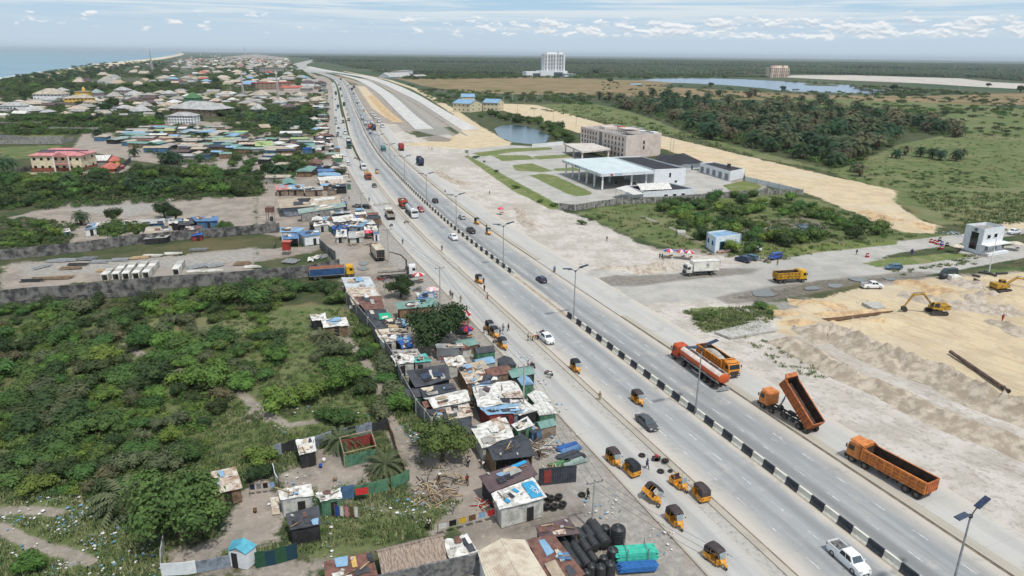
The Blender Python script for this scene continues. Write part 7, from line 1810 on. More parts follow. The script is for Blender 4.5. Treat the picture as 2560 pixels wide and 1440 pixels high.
def leaf_cloud(lobes,n,sz,seed,flat=.0):
 """many leaf-sized faces through the volume of several lobes: (x,y,z,rx,rz)"""
 r=random.Random(seed);g=MB();wts=[l[3]**2 for l in lobes]
 for _ in range(n):
  l=r.choices(lobes,wts)[0]
  th=r.uniform(0,6.283);cz=r.uniform(-.55,1);sr=math.sqrt(max(0,1-cz*cz));k=r.uniform(.62,1.06)*(1+.14*math.sin(th*3+l[0]*5)+.1*math.sin(cz*7+th*2))
  d=Vector((math.cos(th)*sr,math.sin(th)*sr,cz));p=Vector((l[0]+d.x*l[3]*k,l[1]+d.y*l[3]*k,max(.08,l[2]+d.z*l[4]*k)))
  nrm=(d+Vector((r.uniform(-1,1),r.uniform(-1,1),r.uniform(-.3,1.1)))*.75).normalized();a=nrm.orthogonal().normalized();a.rotate(Matrix.Rotation(r.uniform(0,6.28),3,nrm));b=nrm.cross(a);s=sz*r.uniform(.6,1.35)
  g.add([p-a*s*.5,p+b*s*.32+nrm*s*.08,p+a*s*.55,p-b*s*.32+nrm*s*.08],[(0,1,2,3)])
 return g
def core(lobes,k=.72):
 g=MB()
 for x,y,z,rx,rz in lobes:
  bm=bmesh.new();bmesh.ops.create_icosphere(bm,subdivisions=2,radius=1)
  vs=[(x+v.co.x*rx*k*(1+.15*math.sin(v.co.y*9)),y+v.co.y*rx*k,max(0.02,z+v.co.z*rz*k*(1+.12*math.sin(v.co.x*8))))for v in bm.verts];fs=[tuple(v.index for v in f.verts)for f in bm.faces];bm.free();g.add(vs,fs)
 return g
def make_lobes(seed,r0,h,n):
 r=random.Random(seed);out=[(0,0,h*.5,r0*.6,h*.5)]
 for i in range(n):a=r.uniform(0,6.28);d=r0*r.uniform(.3,.7);k=r.uniform(.35,.55);out.append((math.cos(a)*d,math.sin(a)*d,h*r.uniform(.3,.7),r0*k,h*r.uniform(.26,.4)))
 return out
def join(a,b):o=len(a.v);a.v+=b.v;a.f+=[tuple(i+o for i in f)for f in b.f];a.m+=b.m;a.sm+=b.sm;return a
SHM={}
for nm,m_ in(('g',LG),('b',LB),('d',LD),('o',LO),('r',LR)):
 SHM[nm]=[]
 for k in range(3):
  lb=make_lobes(hash_ if False else 100*k+ord(nm),1.0,1.15,5)
  SHM[nm].append(join(leaf_cloud(lb,800,.13,k*7+ord(nm)),core(lb,.62)).mesh('foliage',[m_]))
stm=MB();[stm.path([(0,0,0),(x,y,.5)],[.06,.02],5)for x,y in((.3,.1),(-.25,.2),(0,-.3),(.1,.3))];stm=stm.mesh('stem',[M_bark])
HN=dict(g='green',b='bright green',d='dark green',o='olive',r='brownish dry')
FXX=['at its left edge','left of its centre','towards its left','near its centre','right of its centre','towards the shacks','near the patched hut','by the footpath','by the wall'];FXY=['in the top strip']*11+['in the upper part','in the upper middle','in the middle','in the lower middle','in the lower part','low down','near the bottom','at the bottom','at the bottom','at the bottom']
def bush(w_,r_,hk,nm,where,group,name='shrub',cat='shrub'):
 ppx=pix(w_);z=int(np.clip(ppx[0]//130,0,19));zy=int(ppx[1]//70)
 if 'overgrown' in where:where=where+', '+FXY[min(zy,19)]+' '+FXX[min(z,8)]
 t=thing(name,'%s %s %s %s'%('big' if r_>3.4 else('small' if r_<2.1 else 'middling'),HN[nm].replace('brownish dry','dry').replace('bright green','bright'),name,where),cat,(w_.x,w_.y,-.05),rng.random()*6.28,group)
 s=(r_*rng.uniform(.85,1.2),r_*rng.uniform(.85,1.2),r_*hk)
 t.scale=s
 link('foliage',rng.choice(SHM[nm]),t);link('stem',stm,t)
 return t
PATHZ=[(840,845),(880,845),(905,880),(960,960),(1000,1020),(1062,1085),(1060,1180),(1000,1180),(972,1075),(945,1020),(925,970),(905,920),(870,885)]
CLR=[PATHZ,[(560,985),(660,960),(720,900),(800,905),(900,1000),(960,1066),(860,1085),(700,1115),(600,1165),(480,1225),(440,1200),(520,1120)],[(650,790),(760,760),(860,780),(850,850),(760,900),(690,860)],[(560,820),(600,800),(690,900),(640,930)],q('B2',540,90,1000,90,1000,460,640,480,500,330),q('B2',860,440,1560,1300,1700,1440,2600,2600,1000,2600,1000,1300,1300,1240,980,560),q('B6',160,120,900,0,1500,100,1600,500,2300,700,2300,1440,0,1440,0,400),q('B5',1640,300,2560,250,2560,1440,1640,1440),q('B5',0,600,1000,620,1400,900,1640,1000,1640,1440,0,1440),q('B2',-100,1050,620,1130,640,1300,840,1440,-700,1440,-300,1280),[(700,750),(860,720),(880,740),(790,760),(780,830),(700,830)],q('B1',1250,460,1420,470,1880,600,1720,660,1400,620),q('B2',850,60,1010,100,1100,330,940,300)]
FIELD=[(0,778),(70,762),(300,752),(400,738),(590,712),(700,712),(850,722),(880,760),(960,900),(1010,1000),(1040,1060),(1000,1080),(960,1066),(860,1085),(700,1115),(690,1180),(560,1170),(480,1230),(330,1340),(230,1300),(0,1260),(-30,1000)]
def LW(w_,poly):
 p=pix(w_);xs=[a[0]for a in poly];ys=[a[1]for a in poly];i=int(min(5.99,max(0,6*(p[0]-min(xs))/(max(xs)-min(xs)))));j=int(min(2.99,max(0,3*(p[1]-min(ys))/(max(ys)-min(ys)))))
 return ', '+['left end','left part','left of middle','right of middle','right part','right end'][i]+' '+['back','centre','front'][j]
pts=scatter(FIELD,245,2.7,CLR,None,40)
for w_ in pts:
 px_=pix(w_)[0];nm=rng.choices('gbdor',(4,2.4,3,1.9,.35))[0]
 bush(w_,rng.uniform(1.5,3.6),rng.uniform(.55,.95),nm,'in the overgrown field','shrubs of the overgrown field')
for x,y,r_,hk,nm,lab in[(405,868,3.4,1.0,'b',''),(350,862,3.2,1.0,'g',''),(850,965,4.2,.95,'b',''),(770,990,3.5,.9,'b',''),(700,1015,3.6,1.0,'b',''),(380,945,4.6,.7,'d',''),(530,960,4.4,.85,'b',''),(640,760,4.5,.9,'g',''),(560,755,4.5,.9,'g',''),(455,775,3.5,.8,'b',''),(860,1050,3.0,.8,'g',''),(640,1190,2.4,.8,'d',''),(80,1425,1.9,1.2,'b',''),(820,1040,2.6,.8,'g','')]:
 bush(P(x,y+8),r_,hk,nm,'in the overgrown field','large shrubs of the overgrown field')
for w_ in scatter([(880,770),(905,765),(1000,930),(1060,1050),(1080,1090),(1020,1080),(960,950),(900,850)],20,2.4,(),None):bush(w_,rng.uniform(.8,1.4),.5,rng.choice('gbg'),'at the foot of the block wall','shrubs along the block wall')
MB_=[(1640,515),(1760,500),(1850,492),(1990,495),(2010,520),(2110,525),(2140,560),(2240,580),(2190,600),(2060,605),(1900,620),(1860,645),(1760,600),(1700,580),(1650,550)]
for w_ in scatter(MB_,78,3.6,[q('A8',-50,620,600,600,620,740,-50,740),q('A7',2100,560,2560,560,2560,700,2300,640)],None):bush(w_,rng.uniform(2.2,4.6),rng.uniform(.7,1.05),rng.choice('gbdgb'),'round the marsh'+LW(w_,MB_),'bushes round the marsh','bush','bush')
for x,y in[(1480,550),(1500,545),(1455,560),(1385,515),(1350,505),(1290,470),(1240,430),(1210,405),(1190,395),(1900,770),(1925,785),(1750,800),(1780,790)]:bush(P(x,y),rng.uniform(1,2.2),.7,'g','at the edge of the pale sand','shrubs at the sand edge')
PONDP=[(1180,272),(1225,285),(1280,290),(1330,296),(1400,322),(1440,350),(1420,362),(1385,352),(1350,322),(1290,306),(1230,300),(1190,292)]
for w_ in scatter(PONDP,34,5,(),None):bush(w_,rng.uniform(3,6),.95,rng.choice('gdg'),'on the pond bank'+LW(w_,PONDP),'bushes round the pond','bush','bush')
for poly,n,dm,r0,r1,wh in[([(0,470),(20,450),(200,440),(330,430),(480,425),(640,440),(660,480),(640,490),(450,492),(300,496),(150,500),(0,530)],82,4.6,2.8,5.4,'in the belt behind the bare lot'),([(40,560),(150,560),(150,600),(60,612),(0,620),(0,590)],14,3,1.5,3,'left of the bare lot'),([(0,335),(60,300),(200,295),(330,300),(400,320),(250,330),(180,310),(60,330)],26,8,4,8,'in the middle green belt'),([(60,205),(300,208),(480,205),(600,214),(640,225),(500,232),(300,232),(100,228)],22,14,7,12,'in the upper green belt'),([(520,280),(640,285),(800,268),(812,290),(780,300),(640,310),(560,312)],22,8,4,7,'behind the palm grove'),([(560,400),(660,400),(720,390),(800,400),(760,440),(680,470),(600,440)],20,6,3,5.5,'beside the roadside huts')]:
 for w_ in scatter(poly,n,dm,(),None):bush(w_,rng.uniform(r0,r1),rng.uniform(.7,1.0),rng.choice('ggbdd'),wh+LW(w_,poly),'bushes '+wh,'bush','bush')
def make_tree(seed,m_,R_=4.0,H_=6.5,trunk=2.0,n=2600,leaf=.34):
 t=thing('broadleaf_tree','','tree');r=random.Random(seed);lb=[(0,0,trunk+(H_-trunk)*.5,R_*.62,(H_-trunk)*.5)]
 for i in range(9):a=i*.7+r.random();d=R_*r.uniform(.35,.68);lb.append((math.cos(a)*d,math.sin(a)*d,trunk+(H_-trunk)*r.uniform(.25,.72),R_*r.uniform(.28,.42),(H_-trunk)*r.uniform(.22,.34)))
 join(leaf_cloud(lb,n,leaf,seed),core(lb,.55)).build('crown',m_,t)
 g=MB();g.path([(0,0,0),(.1,0,trunk*.6),(0,.1,trunk+.8)],[.34,.26,.18],8)
 for i in range(5):l=lb[i+1];g.path([(0,0,trunk*.8),(l[0]*.5,l[1]*.5,(trunk+l[2])/2),(l[0],l[1],l[2])],[.16,.1,.04],6)
 g.build('trunk',M_bark,t)
 return t
TD=Proto(make_tree(1,LD,4.3,5.2,.7,3600));TG=Proto(make_tree(2,LG,4.0,5.4,.9));TB=Proto(make_tree(3,LG,4.0,5.4,1.0));TO=Proto(make_tree(5,LD,3.8,5.0,1.0,1600,.42))
for pr,x,y,sc,lab in[(TD,1095,870,1.75,'huge dark tree overhanging the middle of the shack row'),(TD,1002,742,.98,'round dark tree beside the flatbed crane truck'),(TG,1105,1150,1.25,'leafy tree between the shacks and the footpath'),(TB,455,1345,1.6,'broad leafy tree left of the bottom compound'),(TG,404,1290,.9,'smaller leafy tree merging into the broad one'),(TO,283,556,1.0,'round tree above the left of the hut row'),(TO,412,545,1.15,'spreading tree above the middle of the hut row'),(TO,440,552,.9,'right-hand companion of the spreading tree'),(TB,290,606,1.3,'low dense tree in front of the hut row'),(TG,345,592,.95,'bright little tree beside the tan gabled hut'),(TO,850,445,.85,'small dark tree at the service road edge'),(TB,565,585,.8,'low olive bush-like tree at the right of the lot'),(TO,375,205,2.8,'tall dark tree among the shore houses'),(TO,265,285,2.0,'dark tree in the left part of the town'),(TO,287,272,2.2,'dense round tree near the yellow block'),(TO,540,210,2.2,'dark tree in the upper town'),(TO,65,250,2.4,'dark tree beside the beige hipped roof'),(TO,2232,228,2.4,'round dark tree at the end of the lake'),(TO,1958,228,1.8,'small tree standing on the near lake shore'),(TO,1776,218,1.8,'lone tree on the grass plain before the lake'),(TO,2550,232,2.6,'dark tree at the right edge of the plain'),(TO,1490,188,3.5,'dark tree right of the tower block'),(TO,1525,208,2.2,'pair of low trees on the plain'),(TO,2470,218,1.8,'small tree near the pale sand flat'),(TG,970,262,1.0,'small tree on the median of the new road')][:-1]:
 pr.place(P(x,y),rng.random()*6,lab,None,sc)
def make_palm(seed,m_,dead=.3,H_=4.5,n=30,L_=4.2,lw=1.15):
 t=thing('oil_palm','','palm tree');r=random.Random(seed)
 g=MB();g.path([(0,0,0),(.1,0,H_*.5),(0,0,H_)],[.36,.3,.34],7);g.build('trunk',M_bark,t)
 gl,gd=MB(),MB()
 for i in range(n):
  a=i*2.4+r.uniform(-.2,.2);k=i/n;el0=R(75-95*k+r.uniform(-8,8));isd=k>1-dead
  if isd:el0=R(r.uniform(-50,-10))
  ln=L_*r.uniform(.8,1.1)*(.8 if isd else 1);p=Vector((0,0,H_));d=Vector((math.cos(a),math.sin(a),0));s_=Vector((-math.sin(a),math.cos(a),0));ns=7;el=el0;g=gd if isd else gl
  for j in range(ns):
   st_=ln/ns;p2=p+(d*math.cos(el)+Vector((0,0,math.sin(el))))*st_;up=(Vector((0,0,1))*math.cos(el)-d*math.sin(el));wd=lw*math.sin(math.pi*(j+.8)/(ns+1))*(.7 if isd else 1)
   for sg in(-1,1):
    for h2 in(0,.5):
     b0=p.lerp(p2,h2);b1=p.lerp(p2,h2+.46);tip=b0 .lerp(b1,1.6)+s_*sg*wd-up*wd*r.uniform(.15,.5)
     g.add([b0,b1,tip],[(0,1,2)])
   p=p2;el-=R(r.uniform(13,20))
 gl.build('crown',m_,t);gd.build('dead_fronds',DRY,t)
 return t
PA=[Proto(make_palm(11,PG,.25,3.2,38)),Proto(make_palm(12,PG,.2,2.6,38)),Proto(make_palm(13,PO,.4,3.0,38)),Proto(make_palm(14,LO,.3,3.4,38))]
GROVE=[(1478,252),(1560,234),(1700,236),(1850,238),(1990,246),(2100,262),(2200,285),(2320,300),(2420,325),(2400,345),(2260,330),(2240,365),(2200,375),(2150,400),(2090,420),(2030,405),(1960,385),(1860,368),(1740,340),(1640,300),(1560,275)]
for w_ in scatter(GROVE,220,6.5,(),None,60):rng.choice(PA).place(w_,rng.random()*6,'oil palm in the dense grove, '+['its left end','left of its middle','its middle','right of its middle','its right end'][int(min(4,max(0,(pix(w_)[0]-1480)//190)))]+', '+['at the back','half way back','towards the front','in the front row'][int(min(3,max(0,(pix(w_)[1]-234)//42)))],'oil palms of the dense grove',rng.uniform(1.6,2.3))
for x,y in[(2240,395),(2262,388),(2300,392),(2330,395),(2350,400),(2390,402),(2400,398),(2150,440),(2140,430)]:rng.choice(PA).place(P(x,y),rng.random()*6,'oil palm in the small clump right of the grove','oil palms of the small clump',1.2)
for k,(x,y,s)in enumerate([(18,432,1.5),(243,343,1.2),(400,302,1.5),(496,302,1.5),(250,302,1.3),(420,410,1.45),(445,412,1.2),(500,405,1.0),(337,392,1.0),(238,442,1.0),(170,470,1.1),(240,475,1.1),(330,480,1.2),(390,480,1.1),(440,478,1.1),(500,476,1.0),(205,562,.9),(382,375,1.0),(515,352,1.1),(480,330,1.1),(395,345,.9),(720,352,1.2),(745,405,1.1),(700,440,1.3),(740,430,1.2),(660,375,1.0),(760,380,1.0),(600,300,1.2),(650,290,1.3)]):
 PA[k%2].place(P(x,y),rng.random()*6,'oil palm '+('among the far roofs' if y<320 else 'among the huts of the settlement' if y<385 else 'in the belt above the bare lot')+(' at the far left' if x<200 else ' at the left' if x<350 else ' in the centre' if x<560 else ' at the right'),'oil palms of the left half',s)
for w_ in scatter([(640,290),(800,272),(815,300),(800,330),(720,335),(650,320)],28,6,(),None):PA[rng.randrange(2)].place(w_,rng.random()*6,'oil palm in the grove left of the roadside stalls','oil palms left of the stalls',1.25)
for w_ in scatter([(5,200),(60,194),(130,184),(200,177),(270,166),(330,160),(400,156),(430,166),(330,176),(200,196),(60,212)],60,14,(),None):PA[rng.randrange(2)].place(w_,rng.random()*6,'palm in the shore belt above the beach','palms of the shore belt',rng.uniform(1.6,2.3))
SPK=Proto(make_palm(21,LO,.1,.3,70,3.6,.4));SPK.o.name='spiky_palm'
for x,y,lab in[(505,848,'spiky low palm in the upper scrub'),(95,1040,'spiky low palm at the left of the scrub'),(325,1270,'large feathery low palm left of the leafy tree'),(850,1112,'spiky low palm in the sandy yard corner'),(965,1175,'spiky low palm beside the roofless hut'),(808,850,'spiky low palm beside the patched hut')]:SPK.place(P(x,y),rng.random()*6,lab,None,1.15 if x!=325 else 1.7)
def stuff(name,label,cat,variants,pts,mats):
 """one object: variant meshes plus one point per plant, set out by a geometry-nodes instancer"""
 g=MB();vid=[]
 for k,v in enumerate(variants):
  n0=len(g.v);join(g,v);vid+=[k]*(len(g.v)-n0)
 npt=len(pts);nb_=len(g.v)
 me=bpy.data.meshes.new(name);me.from_pydata(g.v+[(p[0],p[1],p[2])for p in pts],[],g.f)
 for m in mats:me.materials.append(m)
 me.polygons.foreach_set('material_index',g.m)
 vid+=[100+rng.randrange(len(variants))if p[5]is None else 100+p[5]for p in pts]
 for an,ty,vals in(('vid','INT',vid),('rz','FLOAT',[0.0]*nb_+[p[3]for p in pts]),('sc','FLOAT',[1.0]*nb_+[p[4]for p in pts])):
  a=me.attributes.new(an,ty,'POINT');a.data.foreach_set('value',np.array(vals,np.int32 if ty=='INT' else np.float32))
 o=link(name,me);tag(o,label,cat,kind='stuff')
 ng=bpy.data.node_groups.new('scatter','GeometryNodeTree');ng.interface.new_socket('Geometry',in_out='INPUT',socket_type='NodeSocketGeometry');ng.interface.new_socket('Geometry',in_out='OUTPUT',socket_type='NodeSocketGeometry')
 N,L=ng.nodes,ng.links;gi=N.new('NodeGroupInput');go=N.new('NodeGroupOutput');jn=N.new('GeometryNodeJoinGeometry')
 def na(nm,ty):
  n=N.new('GeometryNodeInputNamedAttribute');n.data_type=ty;n.inputs[0].default_value=nm;return n.outputs[0]
 vi,rz,sc=na('vid','INT'),na('rz','FLOAT'),na('sc','FLOAT')
 cx=N.new('ShaderNodeCombineXYZ');L.new(rz,cx.inputs[2])
 for k in range(len(variants)):
  def pick(v):
   c_=N.new('FunctionNodeCompare');c_.data_type='INT';c_.operation='EQUAL'
   ins=[i for i in c_.inputs if i.type=='INT'];L.new(vi,ins[0]);ins[1].default_value=v
   s=N.new('GeometryNodeSeparateGeometry');s.domain='POINT';L.new(gi.outputs[0],s.inputs[0]);L.new(c_.outputs[0],s.inputs[1]);return s.outputs[0]
  ip=N.new('GeometryNodeInstanceOnPoints');L.new(pick(100+k),ip.inputs['Points']);L.new(pick(k),ip.inputs['Instance'])
  L.new(cx.outputs[0],ip.inputs['Rotation']);L.new(sc,ip.inputs['Scale']);L.new(ip.outputs[0],jn.inputs[0])
 L.new(jn.outputs[0],go.inputs[0]);md=o.modifiers.new('scatter','NODES');md.node_group=ng
 return o
def setm(g,i):g.m=[i]*len(g.m);return g
def P3(w_,s,k=None):return(w_.x,w_.y,-.08,rng.random()*6.28,s,k)
uv=[setm(leaf_cloud(make_lobes(50+k,1.0,.6,3),190,.18,60+k),k%3)for k in range(4)]
def spread(poly,n,avoid=()):
 xs=[p[0]for p in poly];ys=[p[1]for p in poly];out=[]
 for _ in range(n):
  p=(rng.uniform(min(xs),max(xs)),rng.uniform(min(ys),max(ys)))
  if inside(p,poly)and not any(inside(p,a)for a in avoid):
   w_=P(*p)
   if w_.y>230 or max(float(line_sd(np.array([w_.x]),np.array([w_.y]),pl_,1.3)[0])for pl_,_w in LINES['path'])<0:out.append(w_)
 return out
pl=[P3(w_,rng.uniform(.3,.9))for w_ in spread([(560,780),(880,770),(1050,1060),(960,1090),(700,1120),(470,1230)],700)]+[P3(w_,rng.uniform(.6,1.7))for w_ in spread(FIELD,2100,CLR)]
stuff('undergrowth','tangled low green undergrowth of the overgrown field','undergrowth',uv,pl,[LG,LO,LB])
pl=[P3(w_,rng.uniform(2.6,5.2),rng.choice((1,1,0,3)))for w_ in spread(GROVE,3600)]+[P3(w_,rng.uniform(1,2.4))for w_ in spread(MB_,260)]
for poly,n,a,b_ in[([(0,440),(640,425),(660,490),(0,530)],500,1.2,3),([(0,540),(200,560),(160,620),(0,630)],160,1,2),([(0,205),(640,215),(640,232),(0,240)],500,4,8),([(0,290),(400,290),(420,330),(0,340)],400,2,5),([(230,160),(440,146),(460,190),(220,200),(0,215),(0,205)],500,6,11),([(480,140),(720,150),(800,215),(500,212)],1100,6,10),([(0,236),(800,236),(800,268),(300,298),(0,298)],800,3,6),([(240,318),(830,318),(840,400),(400,400)],160,2,3.6),([(560,270),(815,265),(815,335),(640,340),(560,310)],350,2,5),([(1050,225),(1480,235),(1480,265),(1300,256),(1100,262),(1000,200)],300,3,7),([(1500,205),(2300,240),(2600,245),(2600,300),(2300,290),(2000,240),(1500,225)],420,3,7),([(2000,262),(2600,300),(2600,350),(2350,330)],60,2,5),([(2120,440),(2400,420),(2500,460),(2250,475)],50,1,2),([(1010,190),(1330,186),(1600,186),(1980,194),(1600,197),(1330,196),(1010,200)],420,7,12),([(1980,205),(2300,222),(2500,240),(2200,240),(2100,214),(1960,206)],260,4,8),([(240,310),(640,300),(840,400),(640,480),(400,410)],260,1.5,3.5)]:
 pl+=[P3(w_,rng.uniform(a,b_))for w_ in spread(poly,n*2)]
stuff('scrub','dense green scrub filling the belts between trees and houses','scrub',uv,pl,[LG,LO,LD])
def tuft(seed):
 r=random.Random(seed);g=MB()
 for _ in range(34):
  a=r.uniform(0,6.28);d=r.uniform(0,.8);p=Vector((math.cos(a)*d,math.sin(a)*d,0));h=r.uniform(.2,.6);v=Vector((r.uniform(-.3,.3),r.uniform(-.3,.3),h));s_=Vector((-v.y-.05,v.x,0)).normalized()*r.uniform(.05,.11)
  g.add([p-s_,p+s_,p+v],[(0,1,2)])
 return g
GRM=[leafm('grass_a',(122,134,90),(98,114,72),rnd=.1),leafm('grass_b',(142,144,104),(118,124,86),rnd=.1),leafm('grass_c',(98,118,72),(80,100,62),rnd=.1)]
YARDS=[q('B6',190,380,560,320,600,150,850,120,860,300,1180,260,1200,440,980,520,800,560,640,640,560,560,240,560),q('B6',0,420,160,420,230,600,300,760,300,1100,0,1180,-300,1170,-360,900,-200,600),q('B5',1650,1180,2100,1080,2560,900,2560,1060,2100,1260,2280,1340,1640,1400),q('B6',1450,320,1900,320,2180,600,2150,680,1700,680,1500,540)]
tv=[setm(tuft(80+k),k)for k in range(3)]
pl=[]
for poly,n,a,b_ in[([(540,780),(880,770),(1050,1060),(960,1090),(700,1120),(440,1230)],1500,.5,.9),([(0,1180),(640,1060),(1060,1040),(1060,1180),(1180,1240),(1100,1340),(560,1400),(0,1500)],2000,.6,1.1),([(880,770),(1060,1060),(1000,1080),(860,800)],500,.8,1.5),([(1440,530),(1700,500),(2300,590),(1900,660),(1640,610)],500,1.0,1.8),([(1310,270),(1480,262),(1640,310),(1900,395),(1640,335),(1400,285)],700,2,4),([(1900,400),(2240,380),(2400,330),(2600,340),(2600,470),(2260,475)],420,.8,1.5),([(2260,480),(2600,480),(2600,560),(2400,570)],260,1.2,2.2),([(1710,780),(1880,765),(1940,780),(1900,830),(1760,830)],240,.8,1.3),([(2250,690),(2440,630),(2440,660),(2230,675)],120,.8,1.3),([(1830,830),(1950,850),(2100,960),(1980,940)],90,.6,1.0)]:
 pl+=[P3(w_,rng.uniform(a,b_))for w_ in spread(poly,n*2,YARDS)]
stuff('grass','patchy weeds and grass tufts','grass',tv,pl,GRM)
def crown_patch(seed,n,W_,r0,r1,h):
 r=random.Random(seed);g=MB()
 for _ in range(n):
  x,y=r.uniform(-W_,W_),r.uniform(-W_,W_);rr_=r.uniform(r0,r1);hh=h*r.uniform(.7,1.25);mi=r.choice((0,0,1,2));k=6
  ring=lambda z,q_,ph:[(x+math.cos(6.283*i/k+ph)*rr_*q_*r.uniform(.8,1.15),y+math.sin(6.283*i/k+ph)*rr_*q_*r.uniform(.8,1.15),z*r.uniform(.93,1.05))for i in range(k)]
  a,b_=ring(hh*.35,1.0,0),ring(hh*.8,.7,.5);vs=a+b_+[(x,y,hh)]
  g.add(vs,[(i,(i+1)%k,k+(i+1)%k,k+i)for i in range(k)]+[(k+i,k+(i+1)%k,2*k)for i in range(k)],mi)
 return g
fv=[crown_patch(1,110,60,4,7.5,8),crown_patch(2,110,60,4,7.5,9),crown_patch(3,120,60,3.5,7,7)]
FD=[leafm('forest_a',(64,84,58),(50,68,50),.05),leafm('forest_b',(90,88,68),(70,76,58),.05),leafm('forest_c',(54,74,54),(44,60,48),.05)]
pl=[];r1=1600.0
WX=W2([(985,183),(1320,186),(1340,190),(1700,196),(1960,186),(2400,195),(2700,212),(2900,100),(700,60)])
while r1<9000:
 st_=105 if r1<4200 else 200
 a=-50.0
 while a<50:
  x,y=r1*math.sin(R(a))+rng.uniform(-15,15),r1*math.cos(R(a));p=pix((x,y,0))
  lim=np.interp(p[0],[330,700,800,985,1340,1700,1960,2400,2700],[0,136,150,184,187,190,183.5,194,212])
  ok_=p[1]<lim and-100<p[0]<2660 and not(p[0]<470)
  dm_=np.min(np.hypot(CWa[:,0]-x,CWa[:,1]-y))
  if ok_ and dm_>125:pl.append((x,y,-.1,rng.choice((0,1.57,3.14)),1.0 if r1<4200 else 1.9,None))
  a+=math.degrees(st_/r1)
 r1+=st_
stuff('forest','flat dark forest reaching to the horizon','forest',fv,pl,FD)
def rag(seed):
 r=random.Random(seed);g=MB()
 for _ in range(16):x,y,s=r.gauss(0,.8),r.gauss(0,.8),r.choice((.05,.07,.09,.12,.2,.34));a=r.random()*3;g.box((x,y,.1+r.random()*.08),(s,s*r.uniform(.4,1),.03),r.choice((0,0,0,2,3,1)),a)
 return g
lv=[rag(k)for k in range(3)];pl=[]
for poly,n in[([(0,1250),(120,1200),(330,1250),(400,1330),(400,1440),(0,1440)],260),(q('B5',0,780,300,800,250,900,60,960,0,950),60),(q('B5',560,820,850,790,780,920,620,980),60),(q('B5',400,1200,900,1300,1100,1440,700,1440),90),([(640,1180),(1180,1240),(1100,1330),(760,1400)],130),(q('B2',1460,1290,1640,1330,1600,1440,1500,1440),60),(q('B6',1480,0,1640,60,1640,330,1540,280),80),(q('B2',180,1230,340,1250,330,1330,200,1330),24),(q('B2',540,1280,640,1270,650,1340,560,1340),20),([(700,1000),(1000,900),(1040,1060),(700,1180)],50),([(1180,1200),(1460,900),(1700,1400),(1500,1440)],120),([(1300,900),(1330,880),(1480,1080),(1440,1100)],40),([(2050,620),(2460,580),(2440,600),(2080,640)],60),([(1940,700),(2500,690),(2500,800),(1960,820)],70)]:
 pl+=[(w_.x,w_.y,0.0,rng.random()*6,rng.uniform(.6,1.3),None)for w_ in spread(poly,int(n*.22))]
stuff('litter','pale scraps of plastic and paper strewn on the ground','litter',lv,pl,[mat('litter_white',(.7,.7,.7),(.45,.46,.48),2),mat('litter_blue',S(120,160,190),S(90,140,170),2),mat('litter_tan',S(190,150,110),S(150,120,90),2),mat('litter_grey',S(150,150,148),S(100,100,100),2)])
def ridge(name,crest,wd,hh,m,seed=0,flute=.35,fl=2.4):
 pts=[P(*p)for p in crest];c=catmull(pts,.5);n=len(c);nv=22;vs=[];acc=0
 for i,p in enumerate(c):
  d=(c[min(i+1,n-1)]-c[max(i-1,0)]).normalized();s=Vector((d.y,-d.x,0));acc+=(c[i]-c[i-1]).length if i else 0;e=min(1,i/8,(n-1-i)/8)
  for j in range(nv+1):
   t_=j/nv*2-1;w2=wd*(.85+.35*float(fbm(np.array([acc*.12]),np.array([seed+.5]),1,3)[0]));x,y=p.x+s.x*t_*w2,p.y+s.y*t_*w2
   pr=max(0,1-abs(t_)**.85);nz=float(fbm(np.array([x]),np.array([y]),.7,seed,4)[0])-.5;sc_=abs(math.sin((acc+t_*wd*.9)/fl*math.pi+nz*2))
   vs.append((x,y,-.15+e*pr*hh*(.8+nz*.9+flute*(sc_-.5))))
 g=MB();g.add(vs,[(i*(nv+1)+j,i*(nv+1)+j+1,(i+1)*(nv+1)+j+1,(i+1)*(nv+1)+j)for i in range(n-1)for j in range(nv)],0,True)
 return struct(g.build(name,m))
M_sandg=mat('ridge_sand',S(194,182,166),S(158,146,130),.5,.95,.8,5,world=True,lo=.38,hi=.6);M_sandy=mat('ridge_sand_yellow',S(206,180,142),S(176,148,116),.5,.95,.8,5,world=True)
M_sandw=mat('heap_sand',S(190,180,168),S(158,146,132),.8,.95,.8,5,world=True)
ridge('sand_ridge',q('B4',330,400,560,380,800,440,1020,560,1250,660,1500,740,1750,830,2100,1010,2350,1120,2560,1200,2900,1360),5.0,3.0,M_sandg,1,.42)
ridge('sand_ridge',q('B4',1050,620,1250,560,1400,640),2.6,1.5,M_sandg,2)
ridge('sand_ridge',q('B4',100,420,400,560,560,660,800,800,1050,900,1300,1010,1600,1160,1900,1290,2200,1400,2560,1540,3000,1740),3.8,2.0,M_sandg,3,.28,4.4)
ridge('sand_ridge',q('B4',120,250,420,290,700,290,1000,280,1300,250),2.6,1.4,M_sandy,4,.2)
ridge('sand_ridge',q('B4',430,180,800,170,1200,120),1.4,.7,M_sandy,5,.1)
ridge('sand_ridge',q('A7',820,1120,1050,1110,1250,1110,1450,1090,1700,1060),3.4,2.1,M_sandw,6,.2)
ridge('sand_ridge',q('A8',1500,1290,1800,1330,1960,1420),4,1.8,M_sandy,7,.4,1.6)
ridge('sand_ridge',q('A8',1900,1440,2150,1400,2560,1440),5,2.4,M_sandw,8,.2)
ridge('sand_ridge',[(2150,528),(2230,552),(2300,566),(2340,572)],5,1.6,M_sandy,9,.2)
g=MB();tr=[P(*p)for p in q('B4',450,235,700,215,900,190,1100,165,1250,150)];tr2=[P(*p)for p in q('B4',520,262,720,245,920,215,1110,190,1250,165)]
